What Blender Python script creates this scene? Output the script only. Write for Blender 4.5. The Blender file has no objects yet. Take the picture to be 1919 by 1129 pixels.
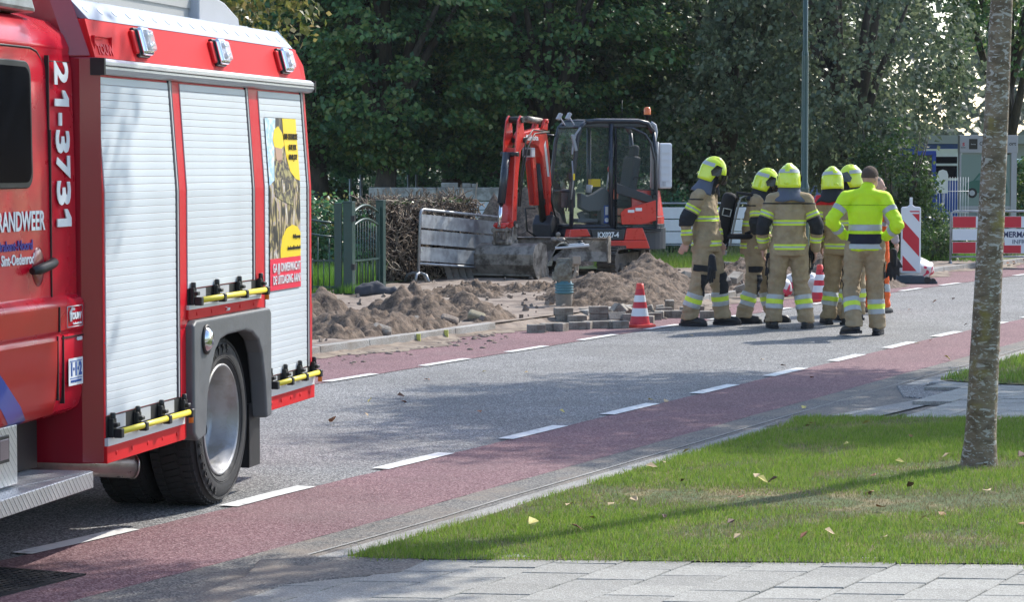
import bpy, bmesh, math, random
import numpy as np
from mathutils import Vector, Matrix, Euler, noise
R = math.radians
rnd = random.Random(7)
rng = np.random.default_rng(11)
SC = bpy.context.scene
COL = SC.collection

# ------------------------------------------------------------------ camera
FPX = 4800.0
PITCH = math.atan(259.5 / FPX)
EYE = Vector((0, 0, 1.85))
cam_d = bpy.data.cameras.new('camera')
cam = bpy.data.objects.new('camera', cam_d)
COL.objects.link(cam)
cam.location = EYE
cam.rotation_euler = (R(90) - PITCH, 0, 0)
cam_d.sensor_width = 36
cam_d.lens = FPX / 1919 * 36
cam_d.clip_start = 0.3
cam_d.clip_end = 1500
SC.camera = cam

# ------------------------------------------------------------------ sky, sun, exposure
SUN_AZ, SUN_EL = R(43), R(42)
world = bpy.data.worlds.new('World')
SC.world = world
world.use_nodes = True
wn = world.node_tree
sky = wn.nodes.new('ShaderNodeTexSky')
sky.sky_type = 'NISHITA'
sky.sun_disc = False
sky.sun_elevation = SUN_EL
sky.sun_rotation = SUN_AZ
sky.air_density = 1.0
sky.dust_density = 1.0
sky.ozone_density = 1.0
wn.links.new(sky.outputs[0], wn.nodes['Background'].inputs[0])
wn.nodes['Background'].inputs[1].default_value = 0.15
sun_d = bpy.data.lights.new('sun', 'SUN')
sun_d.energy = 2.75
sun_d.angle = R(0.6)
sun_d.color = (1.0, 0.95, 0.87)
sun = bpy.data.objects.new('sun', sun_d)
COL.objects.link(sun)
sdir = Vector((math.sin(SUN_AZ) * math.cos(SUN_EL), math.cos(SUN_AZ) * math.cos(SUN_EL), math.sin(SUN_EL)))
sun.rotation_euler = sdir.to_track_quat('Z', 'Y').to_euler()
SC.view_settings.view_transform = 'Standard'
SC.view_settings.look = 'None'
SC.view_settings.gamma = 1
SC.view_settings.use_curve_mapping = False
SC.view_settings.exposure = 1.12
SC.cycles.max_bounces = 6
SC.cycles.transparent_max_bounces = 8

# ------------------------------------------------------------------ helpers
def gp(px, py, z=0.0):
    """ground point seen at that place of the photograph"""
    d = Vector((px - 959.5, FPX * math.cos(PITCH) - (py - 564.5) * math.sin(PITCH),
                -FPX * math.sin(PITCH) - (py - 564.5) * math.cos(PITCH)))
    t = (z - EYE.z) / d.z
    return EYE + d * t

class MB:
    def __init__(s):
        s.v = []; s.f = []; s.m = []; s.sm = []
    def add(s, vs, fs, mat=0, M=None, smooth=False):
        o = len(s.v)
        s.v += [tuple(M @ Vector(p)) if M is not None else tuple(p) for p in vs]
        for f in fs:
            s.f.append([i + o for i in f]); s.m.append(mat); s.sm.append(smooth)
        return s
    def box(s, c, d, mat=0, M=None, rz=0, ry=0, rx=0):
        T = Matrix.Translation(c) @ Euler((rx, ry, rz)).to_matrix().to_4x4()
        if M is not None: T = M @ T
        x, y, z = d[0] / 2, d[1] / 2, d[2] / 2
        vs = [(-x,-y,-z),(x,-y,-z),(x,y,-z),(-x,y,-z),(-x,-y,z),(x,-y,z),(x,y,z),(-x,y,z)]
        return s.add(vs, [(0,3,2,1),(4,5,6,7),(0,1,5,4),(1,2,6,5),(2,3,7,6),(3,0,4,7)], mat, T)
    def bb(s, a, b, mat=0, M=None):
        return s.box([(a[i]+b[i])/2 for i in range(3)], [abs(b[i]-a[i]) for i in range(3)], mat, M)
    def tube(s, pts, r, n=8, mat=0, M=None, smooth=True, closed=False):
        P = [Vector(p) for p in pts]
        rs = r if isinstance(r, (list, tuple)) else [r] * len(P)
        vs = []; ref = None
        for i, p in enumerate(P):
            if closed: t = P[(i+1) % len(P)] - P[i-1]
            else: t = (P[min(i+1, len(P)-1)] - P[max(i-1, 0)])
            t = t.normalized() if t.length > 1e-9 else Vector((0,0,1))
            if ref is None: ref = Vector((0,0,1)) if abs(t.z) < .9 else Vector((1,0,0))
            a = (ref - t * ref.dot(t)).normalized(); b = t.cross(a); ref = a
            for k in range(n):
                an = 2*math.pi*k/n
                vs.append(p + (a*math.cos(an) + b*math.sin(an)) * rs[i])
        fs = []
        m = len(P) if closed else len(P)-1
        for i in range(m):
            j = (i+1) % len(P)
            for k in range(n):
                fs.append((i*n+k, i*n+(k+1) % n, j*n+(k+1) % n, j*n+k))
        s.add(vs, fs, mat, M, smooth)
        if not closed:
            s.add(vs[:n][::-1], [tuple(range(n))], mat, M)
            s.add(vs[-n:], [tuple(range(n))], mat, M)
        return s
    def cyl(s, a, b, r, r2=None, n=16, mat=0, M=None, smooth=True):
        return s.tube([a, b], [r, r if r2 is None else r2], n, mat, M, smooth)
    def lathe(s, prof, n=24, mat=0, M=None, smooth=True, mats=None):
        vs = []; fs = []
        for r, z in prof:
            for k in range(n):
                a = 2*math.pi*k/n; vs.append((r*math.cos(a), r*math.sin(a), z))
        for i in range(len(prof)-1):
            ff = [(i*n+k, i*n+(k+1) % n, (i+1)*n+(k+1) % n, (i+1)*n+k) for k in range(n)]
            if mats: 
                o = len(s.v)
                for f in ff: fs.append((f, mats[i]))
            else: fs += [(f, mat) for f in ff]
        o = len(s.v)
        s.v += [tuple(M @ Vector(p)) if M is not None else p for p in vs]
        for f, m in fs:
            s.f.append([i+o for i in f]); s.m.append(m); s.sm.append(smooth)
        return s
    def prism(s, poly, fn0, fn1, mat=0, M=None, smooth=False):
        """poly: 2d points; fn0/fn1 map a 2d point to the two end faces"""
        n = len(poly)
        vs = [fn0(p) for p in poly] + [fn1(p) for p in poly]
        fs = [tuple(range(n))[::-1], tuple(range(n, 2*n))]
        s.add(vs, fs, mat, M, False)
        s.add(vs, [(i, (i+1) % n, n+(i+1) % n, n+i) for i in range(n)], mat, M, smooth)
        return s
    def ball(s, c, r, nu=14, nv=9, mat=0, M=None, rot=None):
        rr = r if isinstance(r, (list, tuple)) else (r, r, r)
        vs = []; fs = []
        for j in range(nv+1):
            th = math.pi*j/nv
            for i in range(nu):
                ph = 2*math.pi*i/nu
                q = Vector((rr[0]*math.sin(th)*math.cos(ph), rr[1]*math.sin(th)*math.sin(ph), rr[2]*math.cos(th)))
                if rot is not None: q = rot @ q
                vs.append(q + Vector(c))
        for j in range(nv):
            for i in range(nu):
                fs.append((j*nu+i, (j+1)*nu+i, (j+1)*nu+(i+1) % nu, j*nu+(i+1) % nu))
        return s.add(vs, fs, mat, M, True)
    def build(s, name, mats, parent=None, bevel=0, seg=2, fix=True):
        me = bpy.data.meshes.new(name)
        me.from_pydata(s.v, [], s.f)
        if not isinstance(mats, (list, tuple)): mats = [mats]
        for m in mats: me.materials.append(m)
        me.polygons.foreach_set('material_index', s.m)
        me.polygons.foreach_set('use_smooth', s.sm)
        if fix:
            bm = bmesh.new(); bm.from_mesh(me)
            bmesh.ops.remove_doubles(bm, verts=bm.verts, dist=1e-5)
            bmesh.ops.recalc_face_normals(bm, faces=bm.faces)
            bm.to_mesh(me); bm.free()
        me.update()
        return link(name, me, parent, bevel, seg)

def link(name, me, parent=None, bevel=0, seg=2):
    o = bpy.data.objects.new(name, me)
    COL.objects.link(o)
    if parent is not None: o.parent = parent
    if bevel:
        b = o.modifiers.new('bevel', 'BEVEL'); b.width = bevel; b.segments = seg
        b.limit_method = 'ANGLE'; b.angle_limit = R(35); b.harden_normals = False
    return o

def tag(o, label, cat, group=None):
    o['label'] = label; o['category'] = cat
    if group: o['group'] = group
    return o

def kind(o, k):
    o['kind'] = k
    return o

def thing(name, label, cat, loc=(0,0,0), rz=0, group=None, sc=1):
    o = bpy.data.objects.new(name, None)
    COL.objects.link(o)
    o.empty_display_size = .2
    o.location = loc; o.rotation_euler = (0, 0, rz); o.scale = (sc, sc, sc)
    return tag(o, label, cat, group)

def dup(o, parent=None):
    c = o.copy(); COL.objects.link(c)
    if parent is not None: c.parent = parent
    for ch in [x for x in ALLCH(o)]: dup(ch, c)
    return c
def ALLCH(o): return [x for x in COL.objects if x.parent == o]

def text(body, size, loc, rot, m, parent=None, ext=.0015, name='lettering', sx=1, align='LEFT', bold=0, valign='BOTTOM_BASELINE', space=1):
    cu = bpy.data.curves.new(name, 'FONT')
    cu.body = body; cu.size = size; cu.extrude = ext; cu.align_x = align; cu.align_y = valign
    cu.offset = bold; cu.resolution_u = 3; cu.space_character = space
    cu.materials.append(m)
    tmp = bpy.data.objects.new('tmp', cu)
    me = bpy.data.meshes.new_from_object(tmp); me.name = name
    bpy.data.objects.remove(tmp); bpy.data.curves.remove(cu)
    if not me.materials: me.materials.append(m)
    o = bpy.data.objects.new(name, me); COL.objects.link(o)
    o.location = loc; o.rotation_euler = rot; o.scale = (sx, 1, 1)
    if parent is not None: o.parent = parent
    return o

# ------------------------------------------------------------------ materials
MATS = {}
def mat(name, col, rough=.6, metal=0, var=0, vscale=4, bump=0, bscale=60, spec=.5, coat=0, trans=0, island=None,
        emis=None, translucent=0, alpha=1, col2=None, stretch=None, detail=5, sub=None, c2pos=(.45,.6)):
    """one procedural surface: base colour, blotches of col2, brightness variation, grain"""
    if name in MATS: return MATS[name]
    m = bpy.data.materials.new(name); m.use_nodes = True
    nt = m.node_tree; N = nt.nodes; Lk = nt.links
    b = N['Principled BSDF']
    b.inputs['Roughness'].default_value = rough
    b.inputs['Metallic'].default_value = metal
    b.inputs['Specular IOR Level'].default_value = spec
    b.inputs['Coat Weight'].default_value = coat
    b.inputs['Coat Roughness'].default_value = .06
    b.inputs['Transmission Weight'].default_value = trans
    b.inputs['Alpha'].default_value = alpha
    tc = N.new('ShaderNodeTexCoord')
    src = tc.outputs['Object']
    if stretch:
        mp = N.new('ShaderNodeMapping'); mp.inputs['Scale'].default_value = stretch
        Lk.new(src, mp.inputs[0]); src = mp.outputs[0]
    cur = None
    rgb = N.new('ShaderNodeRGB'); rgb.outputs[0].default_value = (*col, 1); cur = rgb.outputs[0]
    if col2:
        n2 = N.new('ShaderNodeTexNoise'); n2.inputs['Scale'].default_value = vscale; n2.inputs['Detail'].default_value = detail
        n2.inputs['Roughness'].default_value = .65
        Lk.new(src, n2.inputs['Vector'])
        mr = N.new('ShaderNodeMapRange'); mr.inputs[1].default_value = c2pos[0]; mr.inputs[2].default_value = c2pos[1]
        Lk.new(n2.outputs[0], mr.inputs[0])
        mx = N.new('ShaderNodeMixRGB'); mx.inputs[2].default_value = (*col2, 1)
        Lk.new(mr.outputs[0], mx.inputs[0]); Lk.new(cur, mx.inputs[1]); cur = mx.outputs[0]
    if island:
        gi = N.new('ShaderNodeNewGeometry')
        cr = N.new('ShaderNodeValToRGB')
        el = cr.color_ramp.elements
        el[0].position = 0; el[0].color = (*island[0], 1)
        el[1].position = 1; el[1].color = (*island[-1], 1)
        for i, c in enumerate(island[1:-1]):
            e = el.new((i+1)/(len(island)-1)); e.color = (*c, 1)
        Lk.new(gi.outputs['Random Per Island'], cr.inputs[0])
        cur = cr.outputs[0]
    if var:
        n3 = N.new('ShaderNodeTexNoise'); n3.inputs['Scale'].default_value = vscale*2.3; n3.inputs['Detail'].default_value = 6
        Lk.new(src, n3.inputs['Vector'])
        mr3 = N.new('ShaderNodeMapRange'); mr3.inputs[1].default_value = .3; mr3.inputs[2].default_value = .7
        mr3.inputs[3].default_value = 1-var; mr3.inputs[4].default_value = 1+var
        Lk.new(n3.outputs[0], mr3.inputs[0])
        vm = N.new('ShaderNodeVectorMath'); vm.operation = 'SCALE'
        Lk.new(cur, vm.inputs[0]); Lk.new(mr3.outputs[0], vm.inputs['Scale']); cur = vm.outputs[0]
        rr = N.new('ShaderNodeMapRange'); rr.inputs[1].default_value = .3; rr.inputs[2].default_value = .7
        rr.inputs[3].default_value = max(0, rough-.12); rr.inputs[4].default_value = min(1, rough+.12)
        Lk.new(n3.outputs[0], rr.inputs[0]); Lk.new(rr.outputs[0], b.inputs['Roughness'])
    Lk.new(cur, b.inputs['Base Color'])
    if bump:
        nb = N.new('ShaderNodeTexNoise'); nb.inputs['Scale'].default_value = bscale; nb.inputs['Detail'].default_value = 4
        Lk.new(src, nb.inputs['Vector'])
        bp = N.new('ShaderNodeBump'); bp.inputs['Strength'].default_value = bump; bp.inputs['Distance'].default_value = .01
        Lk.new(nb.outputs[0], bp.inputs['Height']); Lk.new(bp.outputs[0], b.inputs['Normal'])
    if emis:
        b.inputs['Emission Color'].default_value = (*emis[0], 1); b.inputs['Emission Strength'].default_value = emis[1]
    if translucent:
        tr = N.new('ShaderNodeBsdfTranslucent'); ms = N.new('ShaderNodeMixShader')
        ms.inputs[0].default_value = translucent
        Lk.new(cur, tr.inputs[0]); Lk.new(b.outputs[0], ms.inputs[1]); Lk.new(tr.outputs[0], ms.inputs[2])
        Lk.new(ms.outputs[0], N['Material Output'].inputs[0])
    MATS[name] = m
    return m

def speckle(name, base, stones, scale, amt=.5, patch=None, rough=.85, seam=None):
    """stone-chip surface: small cells of differing brightness over a binder"""
    m = bpy.data.materials.new(name); m.use_nodes = True
    nt = m.node_tree; N = nt.nodes; Lk = nt.links; b = N['Principled BSDF']
    b.inputs['Roughness'].default_value = rough
    tc = N.new('ShaderNodeTexCoord')
    vo = N.new('ShaderNodeTexVoronoi'); vo.inputs['Scale'].default_value = scale
    Lk.new(tc.outputs['Object'], vo.inputs['Vector'])
    sp = N.new('ShaderNodeSeparateColor'); Lk.new(vo.outputs['Color'], sp.inputs[0])
    cr = N.new('ShaderNodeValToRGB'); el = cr.color_ramp.elements
    el[0].color = (*base, 1); el[1].color = (*stones[-1], 1); el[1].position = .97; el[0].position = .1
    for i, c in enumerate(stones[:-1]):
        e = el.new(.35 + .35*i/max(1, len(stones)-1)); e.color = (*c, 1)
    Lk.new(sp.outputs[0], cr.inputs[0])
    n = N.new('ShaderNodeTexNoise'); n.inputs['Scale'].default_value = .9; n.inputs['Detail'].default_value = 7; n.inputs['Roughness'].default_value = .6
    Lk.new(tc.outputs['Object'], n.inputs['Vector'])
    mr = N.new('ShaderNodeMapRange'); mr.inputs[1].default_value = .3; mr.inputs[2].default_value = .7
    mr.inputs[3].default_value = .82; mr.inputs[4].default_value = 1.15
    Lk.new(n.outputs[0], mr.inputs[0])
    vm = N.new('ShaderNodeVectorMath'); vm.operation = 'SCALE'
    Lk.new(cr.outputs[0], vm.inputs[0]); Lk.new(mr.outputs[0], vm.inputs['Scale'])
    cur = vm.outputs[0]
    if name == 'tile_concrete':
        oi = N.new('ShaderNodeObjectInfo'); mo = N.new('ShaderNodeMapRange'); mo.inputs[3].default_value = .84; mo.inputs[4].default_value = 1.1
        Lk.new(oi.outputs['Random'], mo.inputs[0]); v2 = N.new('ShaderNodeVectorMath'); v2.operation = 'SCALE'
        Lk.new(cur, v2.inputs[0]); Lk.new(mo.outputs[0], v2.inputs['Scale']); cur = v2.outputs[0]
    if patch:
        n2 = N.new('ShaderNodeTexNoise'); n2.inputs['Scale'].default_value = patch[1]; n2.inputs['Detail'].default_value = 8; n2.inputs['Roughness'].default_value = .7
        Lk.new(tc.outputs['Object'], n2.inputs['Vector'])
        m2 = N.new('ShaderNodeMapRange'); m2.inputs[1].default_value = patch[2]; m2.inputs[2].default_value = patch[3]
        Lk.new(n2.outputs[0], m2.inputs[0])
        mx = N.new('ShaderNodeMixRGB'); mx.inputs[2].default_value = (*patch[0], 1)
        Lk.new(m2.outputs[0], mx.inputs[0]); Lk.new(cur, mx.inputs[1]); cur = mx.outputs[0]
    Lk.new(cur, b.inputs['Base Color'])
    bp = N.new('ShaderNodeBump'); bp.inputs['Strength'].default_value = .5; bp.inputs['Distance'].default_value = .004
    Lk.new(vo.outputs['Distance'], bp.inputs['Height']); Lk.new(bp.outputs[0], b.inputs['Normal'])
    MATS[name] = m
    return m

M_asph = speckle('asphalt', (.05,.05,.052), [(.085,.085,.086),(.13,.13,.128),(.4,.395,.38)], 125, patch=((.115,.11,.1), .55, .5, .85))
M_red = speckle('red_asphalt', (.075,.026,.034), [(.12,.045,.055),(.15,.065,.074),(.3,.19,.19)], 125, patch=((.16,.11,.105), .5, .52, .9))
M_gut = speckle('gutter_asphalt', (.05,.05,.05), [(.085,.08,.075),(.12,.115,.105),(.25,.23,.2)], 120, patch=((.2,.165,.13), 2.2, .45, .68))
M_conc = speckle('concrete', (.2,.195,.18), [(.235,.23,.21),(.27,.26,.24),(.38,.37,.34)], 160, patch=((.13,.12,.1), 1.6, .5, .75))
M_tile = speckle('tile_concrete', (.235,.228,.2), [(.265,.258,.228),(.295,.288,.255),(.41,.4,.36)], 170, patch=((.2,.195,.18), 1.3, .5, .8))
M_sand = mat('sand', (.25,.2,.16), .95, var=.16, vscale=3, col2=(.14,.105,.082), bump=1, bscale=30, detail=8)
M_soil = mat('soil', (.15,.108,.078), 1, var=.4, vscale=8, col2=(.065,.045,.032), bump=1, bscale=45, detail=8)
M_grassbase = mat('grass_base', (.07,.1,.025), 1, var=.3, vscale=3, col2=(.2,.16,.075), bump=.8, bscale=70, c2pos=(.5,.62))
M_field = mat('field_grass', (.1,.14,.035), 1, var=.3, vscale=.4, col2=(.17,.17,.08), bump=.6, bscale=20)
M_paint = mat('white_road_paint', (.66,.66,.63), .7, var=.06, vscale=14, col2=(.3,.29,.28), c2pos=(.54,.7))
M_dark = mat('black_plastic', (.012,.012,.013), .5)
M_alu = mat('aluminium', (.6,.62,.65), .36, metal=.75, var=.05, vscale=3)
M_galv = mat('galvanised_steel', (.36,.38,.4), .5, metal=.55, var=.18, vscale=4, col2=(.27,.28,.3))
M_white = mat('white_paint', (.72,.73,.74), .45, var=.05, vscale=3)
# ------------------------------------------------------------------ ground, road, kerbs
def sheet(name, pts, z, m, kd='structure', parent=None):
    mb = MB()
    mb.add([(p[0], p[1], z) for p in pts], [tuple(range(len(pts)))])
    o = mb.build(name, m, parent)
    for p in o.data.polygons:
        if p.normal.z < 0: o.data.flip_normals(); break
    if parent is None: kind(o, kd)
    return o
sheet('ground', [(-400,-300),(400,-300),(400,700),(-400,700)], -.09, M_field)

LINE = [(-12.9,-9.0),(-10.3,-4.2),(-6.2,4.2),(-2.11,12.41),(-1.33,14.15),(-.59,15.8),(.16,17.47),(.9,19.14),(1.66,20.81),(2.39,22.45),
        (3.12,24.04),(3.86,25.71),(4.58,27.3),(6.09,30.4),(8.6,35.6),(11.6,41.3),(15.6,48.5),(21,57.5),(28,69),(37,84),(52,108)]
def resample(P, step=.9):
    P = [Vector(p) for p in P]; out = []
    for i in range(len(P)-1):
        a, b, c, d = P[max(i-1,0)], P[i], P[i+1], P[min(i+2, len(P)-1)]
        n = max(1, int((c-b).length/step))
        for k in range(n):
            t = k/n
            out.append(.5*((2*b)+(c-a)*t+(2*a-5*b+4*c-d)*t*t+(3*b-a-3*c+d)*t**3))
    out.append(P[-1]); return out
LN = resample(LINE)
LS = [0.0]
for i in range(1, len(LN)): LS.append(LS[-1] + (LN[i]-LN[i-1]).length)
def at(s, off=0):
    s = min(max(s, 0), LS[-1]-.001)
    lo, hi = 0, len(LS)-1
    while hi-lo > 1:
        md = (lo+hi)//2
        if LS[md] <= s: lo = md
        else: hi = md
    t = (s-LS[lo])/(LS[hi]-LS[lo])
    p = LN[lo].lerp(LN[hi], t)
    d0 = (LN[min(lo+1,len(LN)-1)]-LN[max(lo-1,0)]).normalized(); d1 = (LN[min(hi+1,len(LN)-1)]-LN[max(hi-1,0)]).normalized()
    d = d0.lerp(d1, t).normalized()
    return p + Vector((d.y, -d.x))*off
def s_of(x, y):
    q = Vector((x, y)); i = min(range(len(LN)), key=lambda k: (LN[k]-q).length)
    d = (LN[min(i+1,len(LN)-1)]-LN[max(i-1,0)]).normalized()
    return LS[i] + (q-LN[i]).dot(d)
def off_of(x, y):
    q = Vector((x, y)); p = at(s_of(x, y)); p1 = at(s_of(x, y)+.3); d = (p1-p).normalized()
    return (q-p).dot(Vector((d.y, -d.x)))
def ribbon(name, o0, o1, z, m, s0=0, s1=None, step=.9, kd='structure', parent=None, jag=0):
    s1 = LS[-1] if s1 is None else s1
    n = max(1, int((s1-s0)/step)); vs = []
    for i in range(n+1):
        s = s0+(s1-s0)*i/n
        j = rnd.uniform(-jag, jag); j2 = rnd.uniform(-jag, jag)
        a, b = at(s, o0+j), at(s, o1+j2)
        vs += [(a.x, a.y, z), (b.x, b.y, z)]
    mb = MB().add(vs, [(2*i, 2*i+1, 2*i+3, 2*i+2) for i in range(n)])
    o = mb.build(name, m, parent)
    if parent is None: kind(o, kd)
    return o
road = ribbon('road', -4.6, 1.55, 0, M_asph, jag=0)
ribbon('cycle_lane', .03, .985, .004, M_red, jag=.006, step=.12, s1=75)
ribbon('cycle_lane', -4.58, -3.2, .004, M_red, jag=.006, step=.12, s0=25, s1=75)
ribbon('gutter', .985, 1.3, .004, M_gut, jag=.004, step=.2, s1=60)
ribbon('gutter', 1.3, 1.47, .006, M_conc, s1=60)
ribbon('gutter', 1.225, 1.245, .008, M_conc, s1=60)
S0 = s_of(-2.11, 12.41)
dash = None
for k in range(-7, 34):
    for side, off in ((0, .0), (1, -3.22)):
        ph = S0 + k*1.84 if side == 0 else s_of(-1.47, 21.94) + (k-5)*1.86
        if ph < 1 or ph > 75: continue
        if side == 1 and ph < 20: continue
        mb = MB(); vs = []
        a0, a1 = ph-.47+rnd.uniform(-.02,.02), ph+.46+rnd.uniform(-.02,.02)
        w = .058 if side == 0 else .05
        for i in range(5):
            s = a0+(a1-a0)*i/4
            for o in (off-w, off+w):
                q = at(s + (.05 if o > off else -.05)*0, o); vs.append((q.x, q.y, .009))
        mb.add(vs, [(2*i, 2*i+1, 2*i+3, 2*i+2) for i in range(4)])
        mb.build('lane_dash', M_paint, road)

# kerb on the works side: each stone a piece
kerb = bpy.data.objects.new('kerb', None); COL.objects.link(kerb); kind(kerb, 'structure')
M_kerb = speckle('kerb_concrete', (.25,.24,.22), [(.28,.27,.25),(.31,.3,.28),(.42,.41,.39)], 150, patch=((.2,.165,.125), 1.1, .45, .7))
def kerb_run(s0, s1, o0, o1, h, L=1.0, parent=kerb, zb=-.05, top_in=.012, name='kerb_stone'):
    s = s0
    while s < s1:
        a, b = s+.004, s+L-.004
        p = [at(a, o0), at(a, o1), at(b, o1), at(b, o0)]
        dz = rnd.uniform(-.004, .004)
        t = [at(a, o0), at(a, o1-top_in*(1 if o1 > o0 else -1)), at(b, o1-top_in*(1 if o1 > o0 else -1)), at(b, o0)]
        mb = MB().add([(q.x, q.y, zb) for q in p] + [(q.x, q.y, h+dz) for q in t],
                      [(0,1,2,3),(4,5,6,7),(0,1,5,4),(1,2,6,5),(2,3,7,6),(3,0,4,7)])
        mb.build(name, M_kerb, parent, bevel=.006)
        s += L
sK = s_of(-1.9, 24.4)
kerb_run(sK-7, s_of(-.2, 27.8), -4.74, -4.62, .10)
kerb_run(s_of(1.55, 30.0), s_of(7.4, 44.8)+14, -4.74, -4.62, .10)
verge_edge = bpy.data.objects.new('verge_edging', None); COL.objects.link(verge_edge); kind(verge_edge, 'structure')
kerb_run(3, s_of(1.7, 17.8), 1.47, 1.575, .03, parent=verge_edge)
kerb_run(s_of(3.3, 21.2), 55, 1.5, 1.6, .03, parent=verge_edge)

def in_poly(x, y, P):
    c = False; n = len(P)
    for i in range(n):
        x1, y1 = P[i]; x2, y2 = P[(i+1) % n]
        if (y1 > y) != (y2 > y) and x < (x2-x1)*(y-y1)/(y2-y1)+x1: c = not c
    return c
# lawns
ed = [at(s, 1.575) for s in np.arange(s_of(-.75, 11.6), s_of(1.72, 17.75), .5)]
LAWN = [(p.x, p.y) for p in ed] + [(1.98,17.95),(3.6,17.92),(9,17.6),(9,11.2),(2.28,11.37),(0,11.49),(-.62,11.53)]
ed2 = [at(s, 1.6) for s in np.arange(s_of(3.45, 21.1), s_of(3.45, 21.1)+34, 1)]
LAWN2 = [(p.x, p.y) for p in ed2] + [(30,50),(30,19),(9,19.9),(4.15,20.62),(3.78,20.82)]
def lawn(name, poly, z, dens, hgt, seed, xr, yr, w=.006):
    mb = MB(); mb.add([(p[0], p[1], z) for p in poly], [tuple(range(len(poly)))])
    base = mb.build(name, M_grassbase); kind(base, 'structure')
    r = np.random.default_rng(seed)
    n = int(dens*(xr[1]-xr[0])*(yr[1]-yr[0]))
    X = r.uniform(*xr, n); Y = r.uniform(*yr, n)
    XX, YY = X, Y; X = X+r.normal(size=n)*.012; Y = Y+np.abs(r.normal(size=n))*.02*(Y < 11.9)
    ok = np.zeros(n, bool); c = np.zeros(n, bool); P = poly
    for i in range(len(P)):
        x1, y1 = P[i]; x2, y2 = P[(i+1) % len(P)]
        if y1 == y2: continue
        t = (y1 > Y) != (y2 > Y)
        c ^= t & (X < (x2-x1)*(Y-y1)/(y2-y1)+x1)
    # thinner, shorter and drier towards the worn band
    band = np.exp(-((Y-13.55-.22*(X-1.6)-.25*np.sin(X*2.1))/.42)**2) * (1/(1+np.exp(-(X-.5)*3)))
    patch = .5+.5*np.sin(X*3.1+np.sin(Y*2.7)*1.7)*np.sin(Y*2.3+1.3*np.sin(X*1.9))
    dry = np.clip(band*.95 + .35*(patch > .82) + .18*patch, 0, 1) if name == 'lawn' else .12*patch
    dry = np.clip(dry+np.exp(-(((X-2.77)**2+(Y-15.1)**2)/.06)), 0, 1)
    c &= r.random(n) > dry*.6
    X, Y = XX-(X-XX)*.5, YY-(Y-YY)*.9
    X, Y, dry = X[c], Y[c], dry[c]; n = len(X)
    cl_ = .5+.5*np.sin(X*17+3*np.sin(Y*11))*np.sin(Y*19+2*np.sin(X*13))
    h = hgt*(1-.55*dry)*r.uniform(.5, 1.3, n)*(.75+.6*cl_**2)*(1+1.1*(r.random(n) < .012)); a = r.uniform(0, 2*np.pi, n); ln = r.uniform(.1, .75, n)*h
    b = r.uniform(0, 2*np.pi, n)
    ww = w*r.uniform(.6, 1.2, n)
    V = np.zeros((n, 3, 3), np.float32)
    V[:,0] = np.stack([X-ww/2*np.cos(a), Y-ww/2*np.sin(a), np.full(n, z)], 1)
    V[:,1] = np.stack([X+ww/2*np.cos(a), Y+ww/2*np.sin(a), np.full(n, z)], 1)
    V[:,2] = np.stack([X+ln*np.cos(b), Y+ln*np.sin(b), z+h], 1)
    idx = (r.random(n) < dry*1.05).astype(np.int32)
    me = tri_mesh(name+'_blades', V.reshape(-1,3), n, 3, idx)
    me.materials.append(M_blade); me.materials.append(M_dryblade)
    o = link('grass', me); kind(o, 'stuff'); o['label'] = 'short mown grass blades of the verge'
    return base
def tri_mesh(name, V, nf, k, midx=None, smooth=False):
    me = bpy.data.meshes.new(name)
    me.vertices.add(len(V)); me.vertices.foreach_set('co', np.asarray(V, np.float32).ravel())
    me.loops.add(nf*k); me.loops.foreach_set('vertex_index', np.arange(nf*k, dtype=np.int32))
    me.polygons.add(nf); me.polygons.foreach_set('loop_start', np.arange(0, nf*k, k, dtype=np.int32))
    me.polygons.foreach_set('loop_total', np.full(nf, k, np.int32))
    if midx is not None: me.polygons.foreach_set('material_index', midx)
    if smooth: me.polygons.foreach_set('use_smooth', np.ones(nf, bool))
    me.update(calc_edges=True)
    return me
M_blade = mat('grass_blade', (.1,.2,.02), .55, island=[(.1,.2,.022),(.17,.29,.035),(.25,.38,.05),(.21,.28,.05),(.34,.38,.12)], translucent=.45, spec=.3)
M_dryblade = mat('dry_grass_blade', (.3,.25,.12), .8, island=[(.2,.16,.08),(.33,.27,.14),(.4,.34,.2),(.14,.16,.04)], translucent=.2)
lawn('lawn', LAWN, .058, 10500, .032, 3, (-.9, 5.0), (11.2, 18), w=.0045)
lawn('lawn', LAWN2, .058, 2200, .055, 4, (3.3, 7.5), (19.8, 31), w=.009)

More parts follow.
